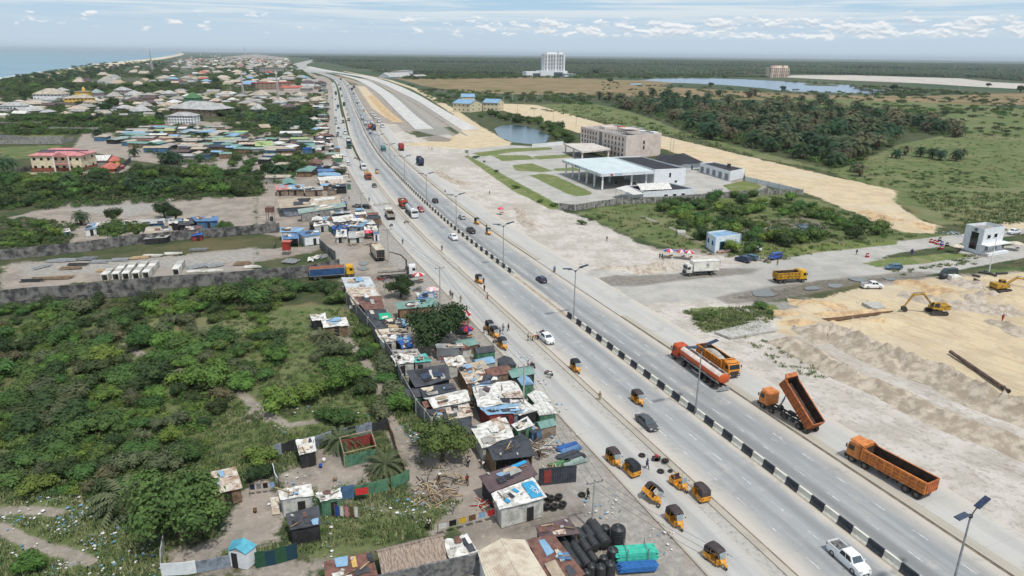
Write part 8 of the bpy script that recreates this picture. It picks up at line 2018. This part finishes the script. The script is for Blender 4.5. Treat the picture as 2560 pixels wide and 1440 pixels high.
for i in range(4):g.quad(tr2[i]+Vector((0,0,.1)),tr2[i+1]+Vector((0,0,.1)),tr[i+1]+Vector((0,0,.12)),tr[i]+Vector((0,0,.12)))
struct(g.build('trench',mat('damp_soil',S(112,84,60),S(90,68,50),1,.95,.5,5)))
def excavator(loc,rz,label,reach=1.0,low=False):
 t=thing('excavator',label,'excavator',loc,rz)
 for s in(-1,1):
  g=MB();g.prism([(-1.9,.15),(-1.6,0),(1.6,0),(1.95,.2),(1.95,.6),(1.6,.85),(-1.6,.85),(-1.95,.6)],s*1.05,s*1.6)
  for i in range(12):g.box((-1.6+i*.29,s*1.33,.87),(.12,.62,.05))
  g.build('track',M_chas,t)
 g=MB();g.box((0,0,.75),(1.6,2.0,.5));g.lathe([(.7,.9),(.7,1.15)],14);g.build('undercarriage',M_chas,t)
 g=MB();g.box((-.9,0,1.65),(2.6,2.5,1.0),top=.96);g.box((.9,-.6,1.45),(1.2,1.0,.6));g.box((-2.0,0,1.7),(.6,2.5,1.1));g.build('house',M_yeld,t)
 g=MB();g.box((.75,.72,2.1),(1.5,1.0,1.5),top=.9);c_=g.build('cab',M_yeld,t);g=MB();g.box((.78,.72,2.25),(1.56,.8,.9),top=.92);g.box((.75,.72,2.25),(1.1,1.04,.85),top=.92);g.build('cab_window',M_glass,c_)
 z=-1.2 if low else 0
 a,b,c2=Vector((.9,0,1.6)),Vector((3.6*reach,0,4.6+z)),Vector((6.2*reach,0,4.3+z*1.3));e=Vector((7.4*reach,0,1.5+z*.4))
 g=MB();g.tube(a,b,.32,.3,4);g.tube(b,c2,.3,.22,4);g.build('boom',M_yeld,t);g=MB();g.tube(c2+Vector((-.5,0,.35)),e,.26,.16,4);g.build('stick',M_yeld,t)
 g=MB();g.tube(a+Vector((.6,.2,0)),(a+b)/2+Vector((.3,.2,.2)),.08,n=6);g.tube(b+Vector((0,0,.4)),c2+Vector((-.4,0,.5)),.08,n=6);g.build('hydraulic_ram',M_steel,t)
 g=MB();g.prism([(e.x-.2,e.z+.1),(e.x+.5,e.z-.2),(e.x+.4,e.z-1.0),(e.x-.4,e.z-1.2),(e.x-.8,e.z-.7)],-.5,.5);g.build('bucket',M_chas,t)
excavator(P(2340,783),R(178),'yellow excavator with its arm stretched over the trench')
excavator(P(2500,728),R(10),'yellow excavator with a lowered arm at the right edge',1.1,True)
t=thing('steel_pipe','long rusty brown steel pipe lying on the yellow sand','pipe',P(2447,936));a,b=P(2375,884)-t.location,P(2520,984)-t.location
g=MB();g.tube(a+Vector((0,0,.42)),b+Vector((0,0,.42)),.36,n=14);g.build('pipe_shaft',mat('rusty_pipe',S(110,92,84),S(84,70,66),1,.8),t);d=(b-a).normalized();g=MB();[g.tube(b-d*k+Vector((0,0,.42)),b-d*(k+.25)+Vector((0,0,.42)),.44,n=14)for k in(0,1.2)];g.build('flange',M_chas,t)
for k,(x0,y0,x1,y1)in enumerate([(2445,682,2475,686),(2460,680,2490,692),(2430,690,2450,694),(2435,700,2448,706),(2490,686,2518,685)]):
 a,b=P(x0,y0),P(x1,y1);g=MB();c=(a+b)/2;g.tube(a-c+Vector((0,0,.3)),b-c+Vector((0,0,.3)),.28,n=10);tag(g.build('drain_pipe',M_black,None,c),'dark drain pipe near the light pole, '+['far left one','crossing one','short upper one','short lower one','right-hand one'][k],'pipe','dark drain pipes')
def slab_thing(name,zq,z0,h,m,label,cat):p=[P(x,y,z0)for x,y in zq];c=sum(p,Vector())/4;g=MB();g.sheet([v-c for v in p],h);tag(g.build(name,m,None,c),label,cat)
slab_thing('concrete_slab',[(1824,843),(1941,826),(1902,800),(1786,829)],.3,.45,M_conc,'pale concrete slab lying beside the weedy patch','slab')
slab_thing('concrete_cover',q('B4',1060,125,1170,108,1120,60,940,62),.6,.7,M_conc,'grey concrete chamber top in the excavation','concrete block')
slab_thing('concrete_ring',q('A7',1660,725,1740,725,1735,700,1650,695),.9,1.0,M_conc,'square concrete chamber in the weeds','concrete block')
g=MB();g.lathe([(.001,0),(1.0,0),(1.0,1.4),(.001,1.5)],16);tag(g.build('cable_drum',M_black,None,P(2357,697)),'black cable drum beside the white tank','drum')
g=MB();g.box((0,0,.8),(2.8,2.2,1.4),top=.92);g.lathe([(.4,1.5),(.4,1.8),(.001,1.9)],10);tag(g.build('water_tank',M_whited,None,P(2384,702)),'square white tank with a rounded lid by the minivan','water tank')
for k,(x,y)in enumerate([(944,515),(968,512)]):
 g=MB();g.prism([(-.3,0),(.3,0),(.14,.95),(-.14,.95)],-1.6,1.6);tag(g.build('concrete_barrier',M_conc,None,P(x,y),R(-90+12)),'plain grey concrete barrier across the service road, '+('left one' if k==0 else 'right one'),'barrier')
g=MB();ds=road_at(P(1128,655))[0]
for i in range(11):p,h=road(ds-6+i*1.2,-12.0,.16);g.box(p,(1.0,1.7,.12),rz=h+rng.uniform(-.1,.1))
struct(g.build('drain_covers',M_conc))
for k,(x0,y0,x1,y1)in enumerate([(262,702,280,685),(290,700,312,674),(315,699,338,670),(340,698,366,668),(365,696,392,666),(440,688,456,664)]):
 a,b=P(x0,y0),P(x1,y1);d=b-a;c=(a+b)/2;t=thing('culvert_unit','white precast concrete culvert row, '+['first and shortest from the left','second from the left','third from the left','fourth from the left','fifth from the left','separate one to the right'][k],'concrete unit',c,math.atan2(d.y,d.x),'precast culvert rows')
 n=4 if k not in(0,5)else 2;L_=d.length/n
 for i in range(n):
  g=MB();x_=-d.length/2+L_*(i+.5);g.box((x_,0,1.6),(L_*.92,1.7,.22));[g.box((x_,s*.75,.75),(L_*.92,.2,1.5))for s in(-1,1)];g.build('unit',M_conc if i%2 else M_whited,t)
for k,(x,y,a,m_,n)in enumerate([(145,653,5,M_galv,5),(172,651,5,M_galv,5),(220,648,5,M_steel,6),(200,662,5,M_chas,4),(250,655,5,M_galv,5),(300,650,5,M_galv,5),(105,668,60,M_galv,4),(385,640,5,M_whited,4),(435,635,5,M_whited,4),(500,625,5,M_steel,5),(490,668,40,M_galv,6),(535,665,40,M_galv,6),(725,655,80,M_galv,9),(775,650,100,M_whited,4),(790,645,70,M_whited,5),(810,642,60,M_galv,5),(160,695,10,M_wood,5),(110,697,10,M_wood,4),(350,645,20,M_woodp,5),(610,660,10,M_wood,6),(490,680,5,M_whited,3),(540,678,5,M_whited,3),(630,668,10,M_whited,4),(655,700-20,10,M_whited,3),(80,703,10,M_black,3),(270,677,15,M_woodp,3),(175,672,8,M_wood,3)]):
 t=thing('beam_stack',['grey','silver','long','low','small','weathered','pale','short','neat'][k%9]+' stack of beams and sheets in the walled yard'+[', far left',', left',', centre',', right',', far right'][min(4,int(x/170))],'beam stack',P(x,y),R(a),'stacks in the walled yard');L_=5.5 if x<600 else 4.5
 for i in range(n):g=MB();g.box((rng.uniform(-.5,.5),(i-n/2)*.42,.2+.12*(i%3)),(L_*rng.uniform(.7,1),.36,.18),rz=rng.uniform(-.06,.06));g.build('beam',m_,t)
t=thing('red_booth','small red booth on legs in the walled yard','booth',P(718,636));g=MB();g.box((0,0,2.6),(1.9,1.9,2.4));g.build('cabin',mat('booth_red',S(176,64,50),S(150,54,46),1,.7),t);g=MB();g.box((.2,0,3.9),(2.6,2.2,.12));g.build('roof',RM['red'],t);g=MB();[g.tube((x_,y_,0),(x_,y_,1.4),.07,n=5)for x_ in(-.8,.8)for y_ in(-.8,.8)];g.build('leg',M_wood,t)
t=thing('tank_stand','black tank on a concrete stand beside the brown water trough','tank stand',P(682,577));g=MB();g.box((0,0,1.6),(1.8,1.8,3.2));g.build('stand',WM['grey'],t);link('tank',TK,t,(0,0,3.2))
t=thing('rust_tower','rust-brown tank on a tower behind the tan warehouse roof','tank stand',P(678,560));g=MB();g.box((0,0,5),(2.4,2.4,1.6));g.build('tank',RM['rust'],t);g=MB();[g.tube((x_,y_,0),(x_,y_,4.2),.12,n=5)for x_ in(-1,1)for y_ in(-1,1)];g.build('leg',WM['mud'],t)
UM={k:[mat('um_'+k+str(i),S(*c))for i,c in enumerate(v)]for k,v in dict(redwhite=((196,60,70),(224,216,214)),redpink=((214,56,76),(232,120,140)),multi=((60,90,170),(206,90,80),(220,200,200)),lilac=((196,184,206),(170,160,184)),pink=((226,178,184),(236,216,214)),redblue=((190,50,60),(52,60,120)),cream=((214,204,188),(196,186,170))).items()}
def parasol(x,y,k,lab,r=1.5,table=True):
 t=thing('parasol',lab,'parasol',P(x,y),rng.random());ms=UM[k];g=MB();n=8
 for i in range(n):a0,a1=6.283*i/n,6.283*(i+1)/n;pr=lambda a,q_,z:(math.cos(a)*r*q_,math.sin(a)*r*q_,z);mi=i%len(ms);g.add([(0,0,2.75),pr(a0,.55,2.5),pr(a1,.55,2.5),pr(a0,1,2.1),pr(a1,1,2.1),pr(a0,1,1.95),pr(a1,1,1.95)],[(0,1,2),(1,3,4,2),(3,5,6,4)],mi)
 g.build('canopy',ms,t);g=MB();g.tube((0,0,0),(0,0,2.8),.035,n=6);g.build('pole',M_steel,t)
 if table:o=thing('market_table','wooden table under the '+lab.split(' ',1)[0]+' parasol '+lab.split('parasol ')[-1],'table',P(x,y)+Vector((.5,-.4,0)),rng.random());g=MB();g.box((0,0,.75),(1.5,.8,.06));g.build('table_top',M_woodp,o);g=MB();[g.box((x_,y_,.36),(.06,.06,.72))for x_ in(-.7,.7)for y_ in(-.35,.35)];g.build('trestle',M_wood,o);g=MB();[g.box((-.5+i*.35,0,.86),(.25,.3,.16))for i in range(4)];g.build('goods',CLOTH['red']if i%2 else CLOTH['green'],o)
for a in[(1162,806,'redwhite','red and white parasol at the edge of the dark tree'),(1168,846,'redblue','red and blue parasol below the red and white one',1.4),(921,596,'redpink','crimson parasol beside the grey plastic booth'),(1047,706,'redwhite','striped red parasol beside the flatbed truck',1.6),(1081,744,'pink','pale pink parasol near the crumpled awning',1.6),(1672,644,'multi','blue and red parasol left of the pair at the junction',1.7),(1702,646,'multi','dark striped parasol in the middle of the junction group',1.6),(1721,648,'redwhite','orange striped parasol nearest the white box truck',1.6),(1880,632,'lilac','lilac parasol in front of the white minibus',1.8),(1251,536,'redpink','red parasol on the pale sand',1.2),(2389,632,'cream','cream parasol in front of the gatehouse',1.9),(2536,625,'cream','cream awning parasol behind the gatehouse',2.2)]:parasol(a[0],a[1],a[2],a[3],*(a[4:5]or(1.5,)))
PE=[(1617,1173,-60,'walk','blue','navy','person in a blue shirt walking between the tricycle taxis'),(1469,1249,200,'walk','black','black','person in dark clothes walking past the lone tyre'),(1499,1002,90,'stand','khaki','khaki','person in camouflage standing on the left kerb'),(1320,922,20,'stand','white','red','person in a white top and red trousers beside a loaded motorbike'),(1377,946,160,'bend','white','grey','person in white leaning over a motorbike'),(1320,852,0,'stand','grey','black','person in grey standing left of the roadside vendor'),(1332,852,200,'bend','yellow','brown','crouching vendor in orange between two people'),(1344,851,180,'bend','red','navy','person in red bending beside the white pickup'),(1211,728,60,'stand','black','black','person in black standing behind the lone tricycle taxi'),(1209,710,90,'stand','black','navy','person in black right next to the lone tricycle taxi'),(1219,748,240,'stand','white','red','person in red trousers on the left kerb'),(1152,756,260,'walk','khaki','khaki','person carrying a green load on the service road'),(1126,742,100,'stand','brown','black','person pushing a cart of planks, rear'),(1131,748,100,'stand','black','brown','person pushing a cart of planks, front'),(1105,627,280,'stand','black','black','person in black on the left kerb beyond the broken drain'),(1007,611,280,'walk','black','black','person in black walking on the service road'),(953,562,200,'walk','black','grey','person walking beside the market'),(944,558,150,'stand','white','black','person standing beside the market'),(923,504,250,'stand','black','navy','person on the service road by the grey barriers'),(1385,682,250,'stand','lightblue','navy','person in light blue on the right kerb'),(1387,680,60,'stand','lightblue','black','second person in light blue on the right kerb'),(1517,603,200,'walk','black','black','person walking alone over the pale sand'),(1224,487,200,'walk','black','brown','person with a raised arm on the pale sand'),(1649,647,260,'stand','green','black','person in green left of the parasols'),(1655,648,260,'stand','navy','navy','person in navy beside the parasols'),(1660,650,120,'sit','yellow','khaki','person in yellow sitting by the parasols'),(1216,573,90,'stand','black','brown','person in dark clothes by the right kerb'),(1145,577,10,'stand','navy','navy','person in navy leaning on a lamp post'),(2141,637,200,'walk','black','black','person striding across the side road'),(2280,636,200,'stand','blue','blue','person in a long blue robe on the side road'),(2277,637,200,'walk','blue','blue','child in blue beside the robed person'),(2345,628,150,'walk','white','black','person in white near the road blocks'),(1943,664,250,'stand','yellow','brown','person in yellow below the blue minibus'),(2395,633,100,'sit','green','black','person seated under the cream parasol'),(2475,622,240,'stand','lightblue','navy','guard in light blue at the gatehouse door'),(2506,622,200,'sit','black','black','guard seated outside the gatehouse'),(2505,803,270,'stand','red','red','worker in red on the yellow sand'),(1221,838,30,'stand','black','black','person behind the roadside tricycle taxis'),(1210,834,30,'stand','brown','grey','person left of the roadside tricycle taxis'),(1250,838,200,'stand','grey','black','person right of the second roadside tricycle taxi'),(1259,836,160,'stand','lightblue','white','person in light blue at the roadside stop'),(1258,828,250,'stand','white','navy','person in white behind the light blue one'),(1271,828,200,'walk','black','black','person with a bicycle walking toward the stop'),(1170,1167,260,'stand','white','navy','person in a white shirt beside the timber workshop'),(1212,1172,200,'bend','white','black','person in white bending over planks'),(1168,1213,100,'walk','red','black','person in a red shirt near the wood pile'),(1133,1282,60,'walk','white','grey','person in white on the footpath of the grassy yard'),(1072,1325,270,'stand','white','black','child in white near the thatched hut'),(1097,1203,60,'bend','white','brown','person bending over the black sheets'),(1347,1150,270,'stand','black','navy','person in black among the stacked goods'),(873,499,260,'stand','white','black','person beside the black board stall'),(1080,376,260,'stand','black','black','person walking on the left carriageway'),(987,395,200,'stand','black','black','person beside the red container truck'),(902,290,100,'stand','black','brown','person on the verge near the tankers')]
for a in PE:person(a[0],a[1],a[2],a[3],a[4],a[5],a[6])
for dx,dy in((-1.9,.3),(-1.6,-.3)):
 pk=P(1364,854);h_=math.atan2((P(1382,866)-P(1347,838)).y,(P(1382,866)-P(1347,838)).x);person(0,0,90,'sit','black' if dy>0 else 'grey','brown','person sitting in the bed of the white pickup, '+('left side' if dy>0 else 'right side'),loc=pk+Vector((math.cos(h_)*dx-math.sin(h_)*dy,math.sin(h_)*dx+math.cos(h_)*dy,.75)))
def heap_of(name,x,y,r_,n,ms,label,cat,long=True,h=.6):
 t=thing(name,label,cat,P(x,y));
 for mi,m_ in enumerate(ms):
  g=MB()
  for i in range(n//len(ms)):
   a=rng.uniform(0,6.28);d=r_*math.sqrt(rng.random())*.9;L_=rng.uniform(.8,2.4)if long else rng.uniform(.2,.6);g.box((math.cos(a)*d,math.sin(a)*d,.08+h*(1-d/r_)*rng.random()),(L_,.09 if long else L_*.8,.07),rz=rng.uniform(0,3.1))
  g.build('pieces',m_,t)
heap_of('wood_pile',1085,1236,3.4,60,[M_wood,M_woodp],'long heap of bamboo and branches beside the grassy yard','wood pile')
heap_of('scrap_heap',1100,1200,3.6,50,[M_black,M_woodp,M_conc],'heap of poles and black sheets under demolition','scrap heap')
heap_of('scrap_heap',1345,1120,2.8,60,[M_wood,CLOTH['white'],CLOTH['brown']],'timber frames and boxes stacked beside the charcoal workshop roof','scrap heap',h=1.4)
heap_of('scrap_heap',1235,955,2.4,40,[M_black,M_wood],'black scrap beside the striped white roof','scrap heap',h=1.2)
heap_of('scrap_heap',1190,875,2.2,26,[M_chas,M_wood],'bike parts scattered on the gravel beside the tree','scrap heap')
heap_of('scrap_heap',895,560,4,50,[CLOTH['white'],CLOTH['navy'],M_black],'mixed goods under the market awnings','scrap heap',h=.9)
heap_of('rubbish_heap',2385,585,4,50,[CLOTH['white'],CLOTH['lightblue']],'heap of pale rubbish beside the gatehouse road','rubbish heap',False)
heap_of('scrap_heap',775,420,6,40,[M_chas,CLOTH['white']],'car parts in the crowded roadside yard','scrap heap')
for k,(x,y,c_)in enumerate([(2327,606,'red'),(2336,608,'red'),(2343,611,'red'),(2349,602,'black'),(2354,612,'blue'),(2353,622,'red'),(2367,615,'black'),(2168,642,'red')]):
 t=thing('road_block',c_+' plastic road block on the side road, '+['leftmost','second','third','behind the others','tall middle one','nearest','rightmost','standing apart'][k],'road block',P(x,y),.3,'plastic road blocks');g=MB();g.box((0,0,.55),(1.2,.5,1.1),top=.6);g.build('shell',CLOTH[c_],t);g=MB();g.box((0,0,.6),(.95,.44,.25));g.build('white_band',M_white,t)
for k,(x0,y0,x1,y1)in enumerate([(2445,646,2478,638),(2532,668,2558,662)]):
 a,b=P(x0,y0),P(x1,y1);d=b-a;t=thing('steel_barrier','brown steel rail barrier '+('in front of the gatehouse' if k==0 else 'at the right edge'),'barrier',(a+b)/2,math.atan2(d.y,d.x));g=MB();L_=d.length;[g.box((0,0,z),(L_,.08,.1))for z in(.3,1.3)];[g.box((-L_/2+L_*i/7,0,.75),(.07,.07,1.3))for i in range(8)];g.build('rails',M_wood,t)
for k,(x,y,m_)in enumerate([(1415,1118,'bright'),(1425,1126,'blue'),(1420,1138,'dark'),(1432,1146,'dark'),(1436,1156,'sage'),(1400,1160,'green')]):
 p=P(x,y);g=MB();[g.box((rng.uniform(-.3,.3),i*.12-.3,.1+.05*i),(3.4,.8,.04),rz=rng.uniform(-.1,.1))for i in range(4)];tag(g.build('iron_sheets',RM[m_],None,p,R(30)),['bright blue','faded blue','upper charcoal','lower charcoal','grey-green','small dark green'][k]+' roofing sheets piled beside the service road','metal sheets','roofing sheets by the road')
for k,(A_,B_,cols_,h)in enumerate([((1095,1342),(1240,1302),('white','black','yellow','brown','lightblue','red'),1.9),((838,1296),(898,1300),('blue','white','pink','brown','white'),2.0),((625,1240),(690,1232),('navy','grey','black','lightblue'),1.8),((862,782),(895,780),('grey','white','navy'),1.8)]):
 a,b=P(*A_),P(*B_);t=thing('washing_line',['long washing line with small clothes above the thatched hut','washing line with a big blue sheet beside the charcoal-roofed hut','washing line at the left of the sandy yard','washing line beside the patched hut'][k],'washing line',a);d=b-a;g=MB();g.path([(0,0,h),d*.5+Vector((0,0,h-.15)),d+Vector((0,0,h))],.02,4);g.tube((0,0,0),(0,0,h),.04,n=5);g.tube(d,d+Vector((0,0,h)),.04,n=5);g.build('line',M_wood,t)
 n=len(cols_)
 for i,c_ in enumerate(cols_):g=MB();w_=min(2.6,d.length/n*.75)if k!=0 else.9;hh=1.5 if k==1 else.8;g.grid(lambda u,v:((u-.5)*w_,.05*math.sin(u*12),-v*hh),6,3);o=g.build('garment',CLOTH[c_],t);o.location=d*((i+.5)/n)+Vector((0,0,h-.1));o.rotation_euler=(0,0,math.atan2(d.y,d.x))
a,b,d_=P(862,1168),P(942,1148),P(852,1128);n_=d_-a
t=thing('roofless_hut','roofless frame hut with dark red and green panels in the yard','shack',(a+b+n_)/2);o_=t.location
for A_,B_,wm_ in((a,b,'green'),(b,b+n_,'red'),(b+n_,a+n_,'red'),(a+n_,a,'green')):
 g=MB();dd_=B_-A_;g.box((A_+B_)/2-o_+Vector((0,0,.85)),(dd_.length,.06,1.7),rz=math.atan2(dd_.y,dd_.x));g.build('wall',WM[wm_],t);g=MB();g.tube(A_-o_,A_-o_+Vector((0,0,2.3)),.06,n=5);g.tube(A_-o_+Vector((0,0,2.25)),B_-o_+Vector((0,0,2.25)),.05,n=5);g.build('timber',M_woodp,t)
for x,y,c_,lab in[(802,1168,'blue','blue plastic bucket on the sandy yard'),(810,1154,'white','white plastic bucket on the sandy yard'),(638,1280,'brown','small brown pot on the sandy ground')]:g=MB();g.lathe([(.001,0),(.2,0),(.26,.5),(.24,.5),(.18,.05)],12);tag(g.build('bucket',CLOTH[c_],None,P(x,y)),lab,'bucket')
g=MB();[g.box((x_,y_,.25),(.06,.06,.5))for x_ in(-.2,.2)for y_ in(-.2,.2)];g.box((0,0,.52),(.5,.5,.06));tag(g.build('stool',M_wood,None,P(838,1203)),'wooden stool in the sandy yard','stool')
slab_thing('mat_sheet',q('B6',165,825,240,815,225,645,140,655),.12,.08,RM['cream'],'pale yellow corrugated sheet lying on the ground','metal sheet')
g=MB();g.sheet([Vector(v)for v in((-.8,-.4,0),(.8,-.4,0),(.8,.4,0),(-.8,.4,0))],.1);o=g.build('red_rug',CLOTH['red'],None,P(905,1228,1.6));o.rotation_euler=(R(60),0,R(15));tag(o,'red rug hung over the pale green fence','rug')
PR_=random.Random(99)
PMT=['white','felt','rust','lblue','cream','black','grey','rustw','tan','dark']
stone=MB();stone.box((0,0,.09),(.4,.22,.18));stone=stone.mesh('roof_weight',[M_conc])
for lab,(t,L,_w3)in SHK.items():
 if t.location.y>290:continue
 ck=[c for c in t.children if c.name.startswith('roof')][0]
 kw=[r_[6]for r_ in SH if r_[5]==lab][0]
 kd,rs_=kw.get('kind','shed'),kw.get('rise',.3)
 if kd in('gable','gabley','hip'):
  if 'thatch' in lab or 'cream ribbed' in lab:continue
  r0,r1=(L[0]+L[3])/2+Vector((0,0,rs_)),(L[1]+L[2])/2+Vector((0,0,rs_));Q=[L[0],L[1],r1,r0]if kd=='gable' else None
  if Q is None:continue
 else:Q=L
 f=lambda u,v:Q[0].lerp(Q[1],u).lerp(Q[3].lerp(Q[2],u),v)
 n=2 if 'banner' in lab or 'tyres' in lab else PR_.choice((4,5,6))
 for i in range(n):
  u,v=PR_.uniform(-.03,.75),PR_.uniform(-.03,.7);a,b_=PR_.uniform(.14,.36),PR_.uniform(.2,.45);z=Vector((0,0,.07+i*.035));s_=PR_.uniform(-.06,.06)
  if 'banner' in lab and u>.25:u*=.3;a*=.6
  g=MB();wobble_sheet(g,[f(u,v)+z,f(u+a,v+s_)+z,f(min(1.04,u+a-s_),min(1.04,v+b_))+z,f(u+s_,min(1.04,v+b_))+z],.03,.035,3,3);g.build('roof_patch',RM[PR_.choice(PMT)],t)
 for i in range(PR_.choice((0,1,2))):
  p=f(PR_.uniform(.1,.9),PR_.uniform(.1,.9));g=MB();g.box((0,0,.05),(PR_.uniform(1,2.6),.13,.07));o=g.build('roof_batten',M_woodp if i%2 else M_wood,t);o.location=p+Vector((0,0,.2));o.rotation_euler=(0,0,PR_.uniform(0,3))
  link('roof_weight',stone,t,f(PR_.uniform(.08,.92),PR_.uniform(.08,.92))+Vector((0,0,.15)),PR_.uniform(0,3))
def minis(poly,n,dm,where,group,sz=(2.6,3.4,4.2),pal=('white','white','lblue','rust','felt','dark','rustw','teal','cream','grey')):
 od_=['foremost','second','third','fourth','fifth','sixth','seventh','eighth','ninth','tenth','eleventh','twelfth','thirteenth','fourteenth','rearmost']
 av=[[pix((v.x,v.y,v.z))for v in w3]for _t,_l,w3 in SHK.values()]
 L_=scatter(poly,n,dm,av,None,80);L_.sort(key=lambda w_:w_.y)
 for i,w_ in enumerate(L_):
  rf=PR_.choice(pal);W_=PR_.choice(sz);s__,_o=road_at(w_);h_=road(s__)[1]
  t=cheap_house(w_,h_+PR_.choice((0,1.57))+PR_.uniform(-.2,.2),W_,W_*.75,PR_.choice((1.8,2.1,2.4)),rf,PR_.choice(('tarp','wood','dark','green','blue','mud')),'%s topped little stall %s, %s from the viewer'%(hue[rf]if rf in hue else rf,where,od_[min(i,14)]),group,'gable',.6)
  t.name='stall';t['category']='stall'
hue.update(cream='cream')
minis([(1120,885),(1175,880),(1300,950),(1400,1090),(1360,1110),(1300,1060),(1180,940)],12,3.4,'between the right-hand shacks','little stalls among the shacks')
minis([(1060,780),(1160,820),(1180,880),(1100,890),(1050,850)],4,4,'under the huge tree','little stalls under the huge tree')
minis([(1010,1000),(1080,1090),(1180,1130),(1200,1230),(1180,1100),(1120,1020)],5,4,'left of the workshop lane','little stalls left of the lane')
minis([(780,535),(900,530),(945,560),(945,590),(900,600),(790,590)],14,3.2,'in the crowded market','little stalls of the market')
minis([(795,420),(862,425),(878,500),(850,512),(800,470)],14,3.6,'along the stalls by the black one','little stalls by the black one')
minis([(815,340),(832,340),(858,420),(835,420)],12,4.2,'beside the far service road','little stalls by the far service road')
for k,(x,y,r_)in enumerate([(1150,930,1.6),(1310,1070,1.8),(1360,1060,1.5),(1180,1010,1.2),(1150,990,1.3),(1280,930,1.6),(1340,1010,1.5),(1010,990,1.0),(1380,1180,1.4),(1215,1260,1.3),(1160,1060,1.6),(1215,905,1.5),(1120,900,1.5),(945,780,1.4),(1030,790,1.5),(1000,820,1.2),(925,610,1.6),(880,612,1.4),(960,700,1.6),(1045,725,1.3)]):
 heap_of('clutter_heap',x,y,r_,26,[PR_.choice([CLOTH['white'],CLOTH['lightblue'],M_conc]),PR_.choice([M_wood,M_woodp]),PR_.choice([M_black,CLOTH['brown'],CLOTH['red']])],'small jumbled heap of boards, cloth and crates '+['by the white cloth hut','by the green stall','beside the blue kiosk','below the ridge tent','above the rust-stained roof','behind the white plastic roof','at the foot of the utility pole','inside the block wall','left of the gate panel','left of the banner shed','right of the round tree','by the tan roof','in front of the white kiosk frame','by the rust-brown roof','by the green-grey roof','beside the cream board roof','in front of the red and pink parasol','left of the white booth','behind the flatbed truck','under the striped parasol'][k],'clutter heap',h=.9)
for cr,wd,hh,m_,sd,fl in[(q('A8',1250,1210,1500,1260,1700,1330),3.2,1.6,M_sandy,21,1.4),(q('A8',1300,1330,1600,1400,1900,1500),3.4,1.5,M_sandg,22,1.8),(q('A8',1750,1180,2050,1260,2300,1300),3.6,1.6,M_sandw,23,1.6),(q('B4',1700,60,2000,110,2300,150,2560,140),3.4,1.7,M_sandw,24,1.5),(q('B4',2150,240,2400,300,2560,420),2.6,1.1,M_sandg,25,2),(q('B4',200,60,500,90,800,110),3.0,1.1,M_sandy,26,1.6),(q('B4',20,150,250,200,420,230),3.2,1.4,M_sandy,27,1.3),(q('A7',0,520,60,500,160,640,300,700),2.6,1.2,M_sandw,28,1.6),(q('A6',1800,110,1950,200,2120,250),2.8,1.3,M_sandw,29,1.6),(q('A2',1150,640,1300,800,1420,900),5,1.2,M_sandy,30,3)]:
 ridge('sand_ridge',cr,wd,hh,m_,sd,.5,fl)
fl_=[(blkc,'black saloon'),(whc,'white saloon'),(greyc,'grey saloon'),(suvk,'black estate'),(tk6,'pale dump truck'),(bluc,'blue saloon'),(vanb,'dark van'),(vw,'white minibus'),(tb,'silver tanker'),(tn,'dark cargo truck')]
s_=road_at(P(845,320))[0]
for i in range(26):
 pr,nm=fl_[(i*7)%10];off=(-18.6,-16.4,-9.5,5.5,14.5)[i%5];sx_=s_+i*34+PR_.uniform(-8,8);p,h_=road(sx_,off,0)
 if off>12 and sx_>620:continue
 pr.place(p,h_+(math.pi if off<0 else 0),'%s in the distant traffic, number %d towards the bend, on the %s'%(nm,i+1,'service road' if off<-12 else('left carriageway' if off<0 else 'right side')),'distant traffic')
for pr in(tk,tk3):
 o=text_on(pr.o,'SHACMAN',.3,(2.9,-1.36,1.95),(R(90),R(-90),0),M_inkw);o.scale=(1,1,1)
hb=MB();hb.box((0,25000,60),(100000,90000,150))
hzo=hb.build('haze',[])
hm=bpy.data.materials.new('haze_air');hm.use_nodes=True
t=NT(hm.node_tree)
for n_ in list(t.N):
 if n_.type=='BSDF_PRINCIPLED':t.N.remove(n_)
pvn=t.N.new('ShaderNodeVolumePrincipled')
pvn.inputs['Color'].default_value=(0.80,0.90,1.0,1)
pvn.inputs['Density'].default_value=0.00004
pvn.inputs['Anisotropy'].default_value=0.1
for n_ in t.N:
 if n_.type=='OUTPUT_MATERIAL':t.L.new(pvn.outputs[0],n_.inputs['Volume'])
hzo.data.materials.append(hm)
tag(hzo,'pale blue air that fades the far forest, town and shore','haze',kind='stuff')
